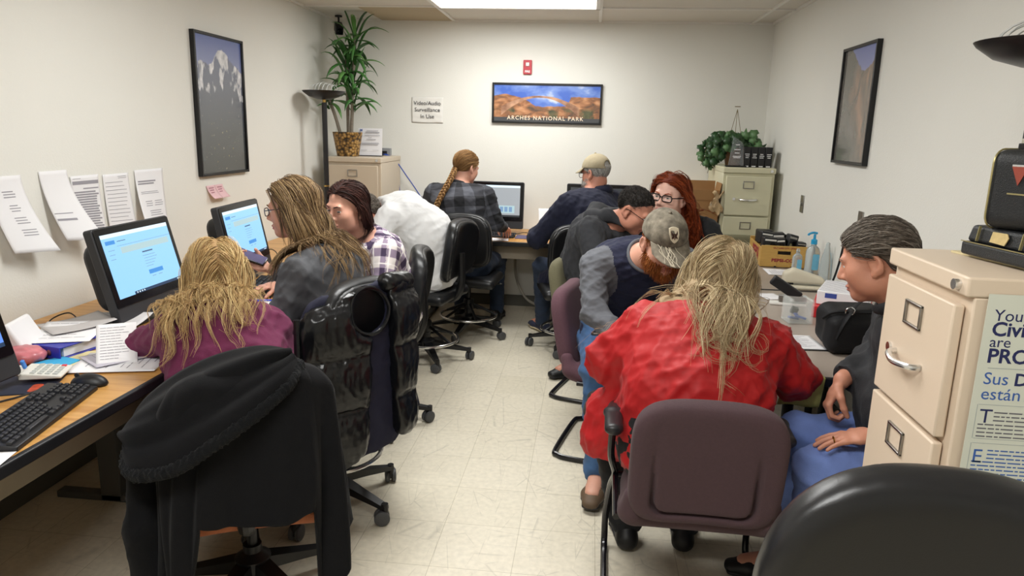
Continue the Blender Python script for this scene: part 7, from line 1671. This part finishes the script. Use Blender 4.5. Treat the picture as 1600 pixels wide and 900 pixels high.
# ---- 9: man in raglan shirt and camouflage cap
p9 = Person('person with ginger beard, worn grey cap, grey sleeved navy shirt and jeans', (.16, 3.40, 0), fwd=(.30, -.95), fwdp=(.55, -.83), pel=(.16, 3.42, .58), neck=(.245, 3.13, 1.03), head=(.315, 3.00, 1.115), face=(.30, -.95), pitch=.50, roll=.05, hk=1.04,
    sh=.20, shroll=.01, elR=(.045, 3.02, .80), wrR=(.20, 2.85, .68), elL=(.52, 3.12, .80), wrL=(.56, 2.88, .77), knR=(.07, 2.97, .57), knL=(.42, 2.98, .56), anR=(.09, 2.93, .10), anL=(.42, 2.95, .10), ftR=(-.15, -.98), ftL=(.2, -1), pw=(.18, .15), tw=(.175, .14), cw=(.20, .14), arm=1.05, skin=SK_pink, lip=LIP2, curve=.07, lid=.002)
def rag(c):
    q = (c-p9.neck) @ np.stack([p9.rt, p9.fw, UP], 1); sdn = np.abs(q[:, 0]); return np.where(sdn > .075+.32*np.maximum(0, -q[:, 2])-.02, 1, 0)*(np.where((np.minimum(cap(p9.shR, p9.elR, .09)(c), cap(p9.shL, p9.elL, .09)(c)) < .01) | (np.minimum(cap(p9.elR, p9.wrR, .08)(c), cap(p9.elL, p9.wrL, .08)(c)) < .01), 1, 0))
p9.top('raglan_shirt', [C_rag, C_rsl], .014, .014, hem=-.08, seed=18, wr=.007, fm=rag, h=.0055); p9.trousers(C_jean, wr=.008); p9.body(.0028, .0035); p9.shoes(SH_boot, SH_sole)
nr = MB().tube([p9.neck+p9.ax*.014+.072*(math.cos(a)*p9.rt+math.sin(a)*np.cross(p9.ax, p9.rt)*1.05)-p9.root for a in np.linspace(0, 2*PI, 33)[:-1]], .008, 8, True).build('neck_band', C_rsl, p9.t)
p9.brows(H_ginger); beard(p9, H_ginger, 1500, .03, 91, .0016)
p9.build_hair([p9.short_hair(H_ginger, 900, .035, 92, (0, -.7, -1), low=-.085, r0=.0016, th=.003, sub=lambda q: q[:, 2] < .05), p9.hcap(.003, low=-.07)], H_ginger)
def camo():
    m = mat('worn_cap', '6e675a', .9, var=0, bump=.3, bscale=400); nt = m.node_tree; tc = N(nt, 'ShaderNodeTexCoord'); n1 = N(nt, 'ShaderNodeTexNoise'); n1.inputs['Scale'].default_value = 26; n1.inputs['Detail'].default_value = 5; nt.links.new(tc.outputs['Object'], n1.inputs['Vector'])
    nt.links.new(ramp(nt, n1.outputs['Fac'], [(.3, '4f493f'), (.48, '6f685b'), (.62, '857d6e'), (.75, '9c9484')]), bsdf(m).inputs['Base Color']); return m
cp = p9.baseball_cap(camo(), .085); 
def on_head(pp, ol, z0, z1, cx, cz, y0, m, name, parent, tilt=-.45):
    """A flat patch set on the front of the cap."""
    V = []; n = len(ol)
    for dz in (z0, z1):
        for x, z in ol:
            zz = cz+z; yy = -.012+.1085*math.sqrt(max(.02, 1-((cx+x)/.0885)**2-((zz-.040)/.096)**2)); V.append(pp.head.w((cx+x, yy+dz, zz))-pp.root)
    return MB().add(V, [tuple(range(n)), tuple(range(n, 2*n))]+[(i, (i+1) % n, n+(i+1) % n, n+i) for i in range(n)]).build(name, m, parent, smooth=None)
M_emb = mat('emblem_cream', 'cfc4ac', .8, var=.05); M_embd = mat('emblem_brown', '3c2218', .8, var=0); M_stitch = mat('frayed_thread', 'c2b8a4', .9, var=.1)
shield = [(-.019, .020), (-.010, .0235), (0, .025), (.010, .0235), (.019, .020), (.0195, .004), (.015, -.012), (.007, -.020), (0, -.024), (-.007, -.020), (-.015, -.012), (-.0195, .004)]
sh_ = on_head(p9, shield, .0005, .003, .004, .092, 0, M_emb, 'emblem', cp)
for s_ in (-1, 1):
    on_head(p9, [(s_*x, z) for x, z in ((.001, .008), (.006, .006), (.011, .012), (.010, .016), (.0135, .012), (.0125, .005), (.008, .000), (.012, -.006), (.010, -.011), (.005, -.005), (.001, -.014))][::s_], .0031, .0038, .004, .093, 0, M_embd, 'emblem_mark', sh_)
fr = MB()
R_ = random.Random(4)
for k in range(9):
    x = R_.uniform(-.01, .07); pts = []
    for j in range(6):
        x = min(max(x+R_.uniform(-.014, .010), -.06), .075); v = j/5; y0 = math.sqrt(max(0, 1-(x/.089)**2))*.106-.014; y = y0+.085*v*math.sqrt(max(.02, 1-(min(abs(x), .082)/.083)**2))**.7
        pts.append(p9.head.w((x, y, .0495-1.9*x*x*(.3+.7*v)-.25*(y-y0)-.012*v))-p9.root)
    fr.tube(smooth_path(pts, 3), .0014, 5)
fr.build('frayed_threads', M_stitch, cp)
# ---- 10: woman in red coat
p10 = Person('person in bright red coat with long pale blonde hair, back to camera', (.36, 2.26, 0), fwd=(.12, .99), pel=(.36, 2.27, .57), neck=(.415, 2.46, .915), head=(.475, 2.55, 1.065), face=(.38, .92), pitch=.40, roll=.12, female=True, hk=1.05,
    sh=.205, shroll=.01, elL=(.09, 2.46, .77), wrL=(.24, 2.66, .73), elR=(.715, 2.42, .76), wrR=(.76, 2.68, .78), handR=dict(d=(-.1, 1, 0), n=(0, 0, -1)), knL=(.10, 2.56, .54), knR=(.50, 2.66, .52), anL=(.20, 2.56, .09), anR=(.42, 2.58, .09), ftL=(-.1, 1), ftR=(.1, 1), pw=(.22, .18), tw=(.225, .175), cw=(.225, .15), arm=1.3, legr=1.1, skin=SK_pink, lip=LIP, curve=.06, hemn=(0, 0, -1))
p10.top('red_coat', C_red, .026, .026, .024, hem=-.16, seed=20, wr=.013, wscale=19, extra=union([cap((.28, 2.38, .62), (.16, 2.48, .53), .15, .13), cap((.15, 2.48, .54), (.11, 2.46, .46), .12, .10), cap((.45, 2.36, .6), (.49, 2.46, .52), .12, .11)], .08)); p10.trousers(C_blackt); p10.body(.004, .004); p10.shoes(SH_black, SH_sole)
seam = MB().tube([(lambda z: (.375-p10.root[0]+.02*(z-.7), 2.2-p10.root[1], z))(z) for z in (.6, .7)], .001) if False else None
T10 = p10.fan([(.20, 2.20, .62), (.20, 2.17, .60), (.215, 2.15, .60), (.27, 2.14, .60), (.31, 2.14, .63), (.36, 2.17, .72), (.42, 2.26, .88)], jit=.03, tj=.22)
p10.build_hair([p10.long_hair(H_pale, 560, .66, 103, (.02, .02), .0014, a=.074, low=-.06, grav=.10, spread=.5, vol=.012, noise=.02, nseg=24, wave=.014, wf=10, tips=T10, gather=.05, fallw=.45, kids_=15, clump=.008), p10.long_hair(H_pale, 160, .72, 104, (.0, .02), .0013, low=-.06, grav=.10, spread=.55, vol=.020, noise=.035, wave=.02, wf=13, nseg=24, tips=T10, gather=.05, fallw=.4, kids_=6, clump=.010),
   p10.hcap(.008, a=.074, low=-.08, mass=[((0, -.045, .0), (-.02, -.09, -.10), (.074, .052), (.075, .035)), ((-.02, -.09, -.10), (-.11, -.15, -.16), (.075, .03), (.05, .012))])], H_pale)
# ---- 11: man beside the cabinet
p11 = Person('person in dark denim shirt and blue jeans seated beside the beige cabinet', (1.05, 2.24, 0), fwd=(-1, .10), pel=(1.06, 2.22, .60), neck=(.985, 2.27, 1.055), head=(.885, 2.295, 1.19), face=(-.86, .50), pitch=.30, hk=1.03,
    sh=.19, elL=(1.06, 2.02, .84), wrL=(.87, 2.065, .715), elR=(1.00, 2.44, .86), wrR=(.835, 2.30, .80), handL=dict(d=(-.95, .10, -.22), n=(.2, 0, -1), curl=.18, spread=1.0), handR=dict(d=(-.45, -.2, -.85), n=(.7, -.2, -.3), curl=1.0, thumb=.9), knL=(.73, 2.10, .575), knR=(.74, 2.37, .57), anL=(.74, 2.12, .09), anR=(.74, 2.40, .09), pw=(.17, .15), tw=(.155, .145), cw=(.185, .14), arm=1.08, legr=1.05, skin=SK_tan, lip=LIP2, curve=.06, look=(0, 1, -.7), lid=.0022, nose=1.12, extra=[((0, .08, .3), (.13, .08, .12))])
p11.top('denim_shirt', C_dden, .018, .018, .018, hem=-.03, seed=22, wr=.007); p11.trousers(C_jeanl, wr=.006); p11.body(.0028, .003); p11.shoes(SH_black, SH_sole); p11.brows(H_grey, .003)
p11.local_soft('shirt_collar', lambda q: smax(smax(ell((0, -.045, -.135), (.080, .088, .040))(q), -ell((0, -.025, -.11), (.062, .066, .07))(q), .006), q[:, 1]-.035, .01), (-.11, -.16, -.2), (.11, .06, -.06), .006, C_dden)
p11.build_hair([p11.short_hair(H_grey, 1500, .075, 111, sub=lambda q: ~((np.abs(q[:, 0]) > .050) & (q[:, 2] < .034) & (q[:, 1] > -.050)), flow=(0, -1, .02), a=.070, low=-.085, r0=.0011, lift=.14, noise=.05, th=.007, nseg=8, kids_=7, clump=.006), p11.hcap(.007, a=.070, low=-.085, ear=True)], H_grey)
rg = MB(); w_ = p11.wrL; dL = unit((-.95, .10, -.22)); tL = -np.cross(dL, unit(V3(.2, 0, -1)-dL*(V3(.2, 0, -1)@dL)))
rg.tube(arc(w_+dL*.125+tL*(-.010)-p11.root, .0105, 0, 2*PI, 14, tL, np.cross(dL, tL))[:-1], .0022, 6, True).build('ring', mat('gold', 'c9a24a', .2, 1.0, var=0), p11.t)
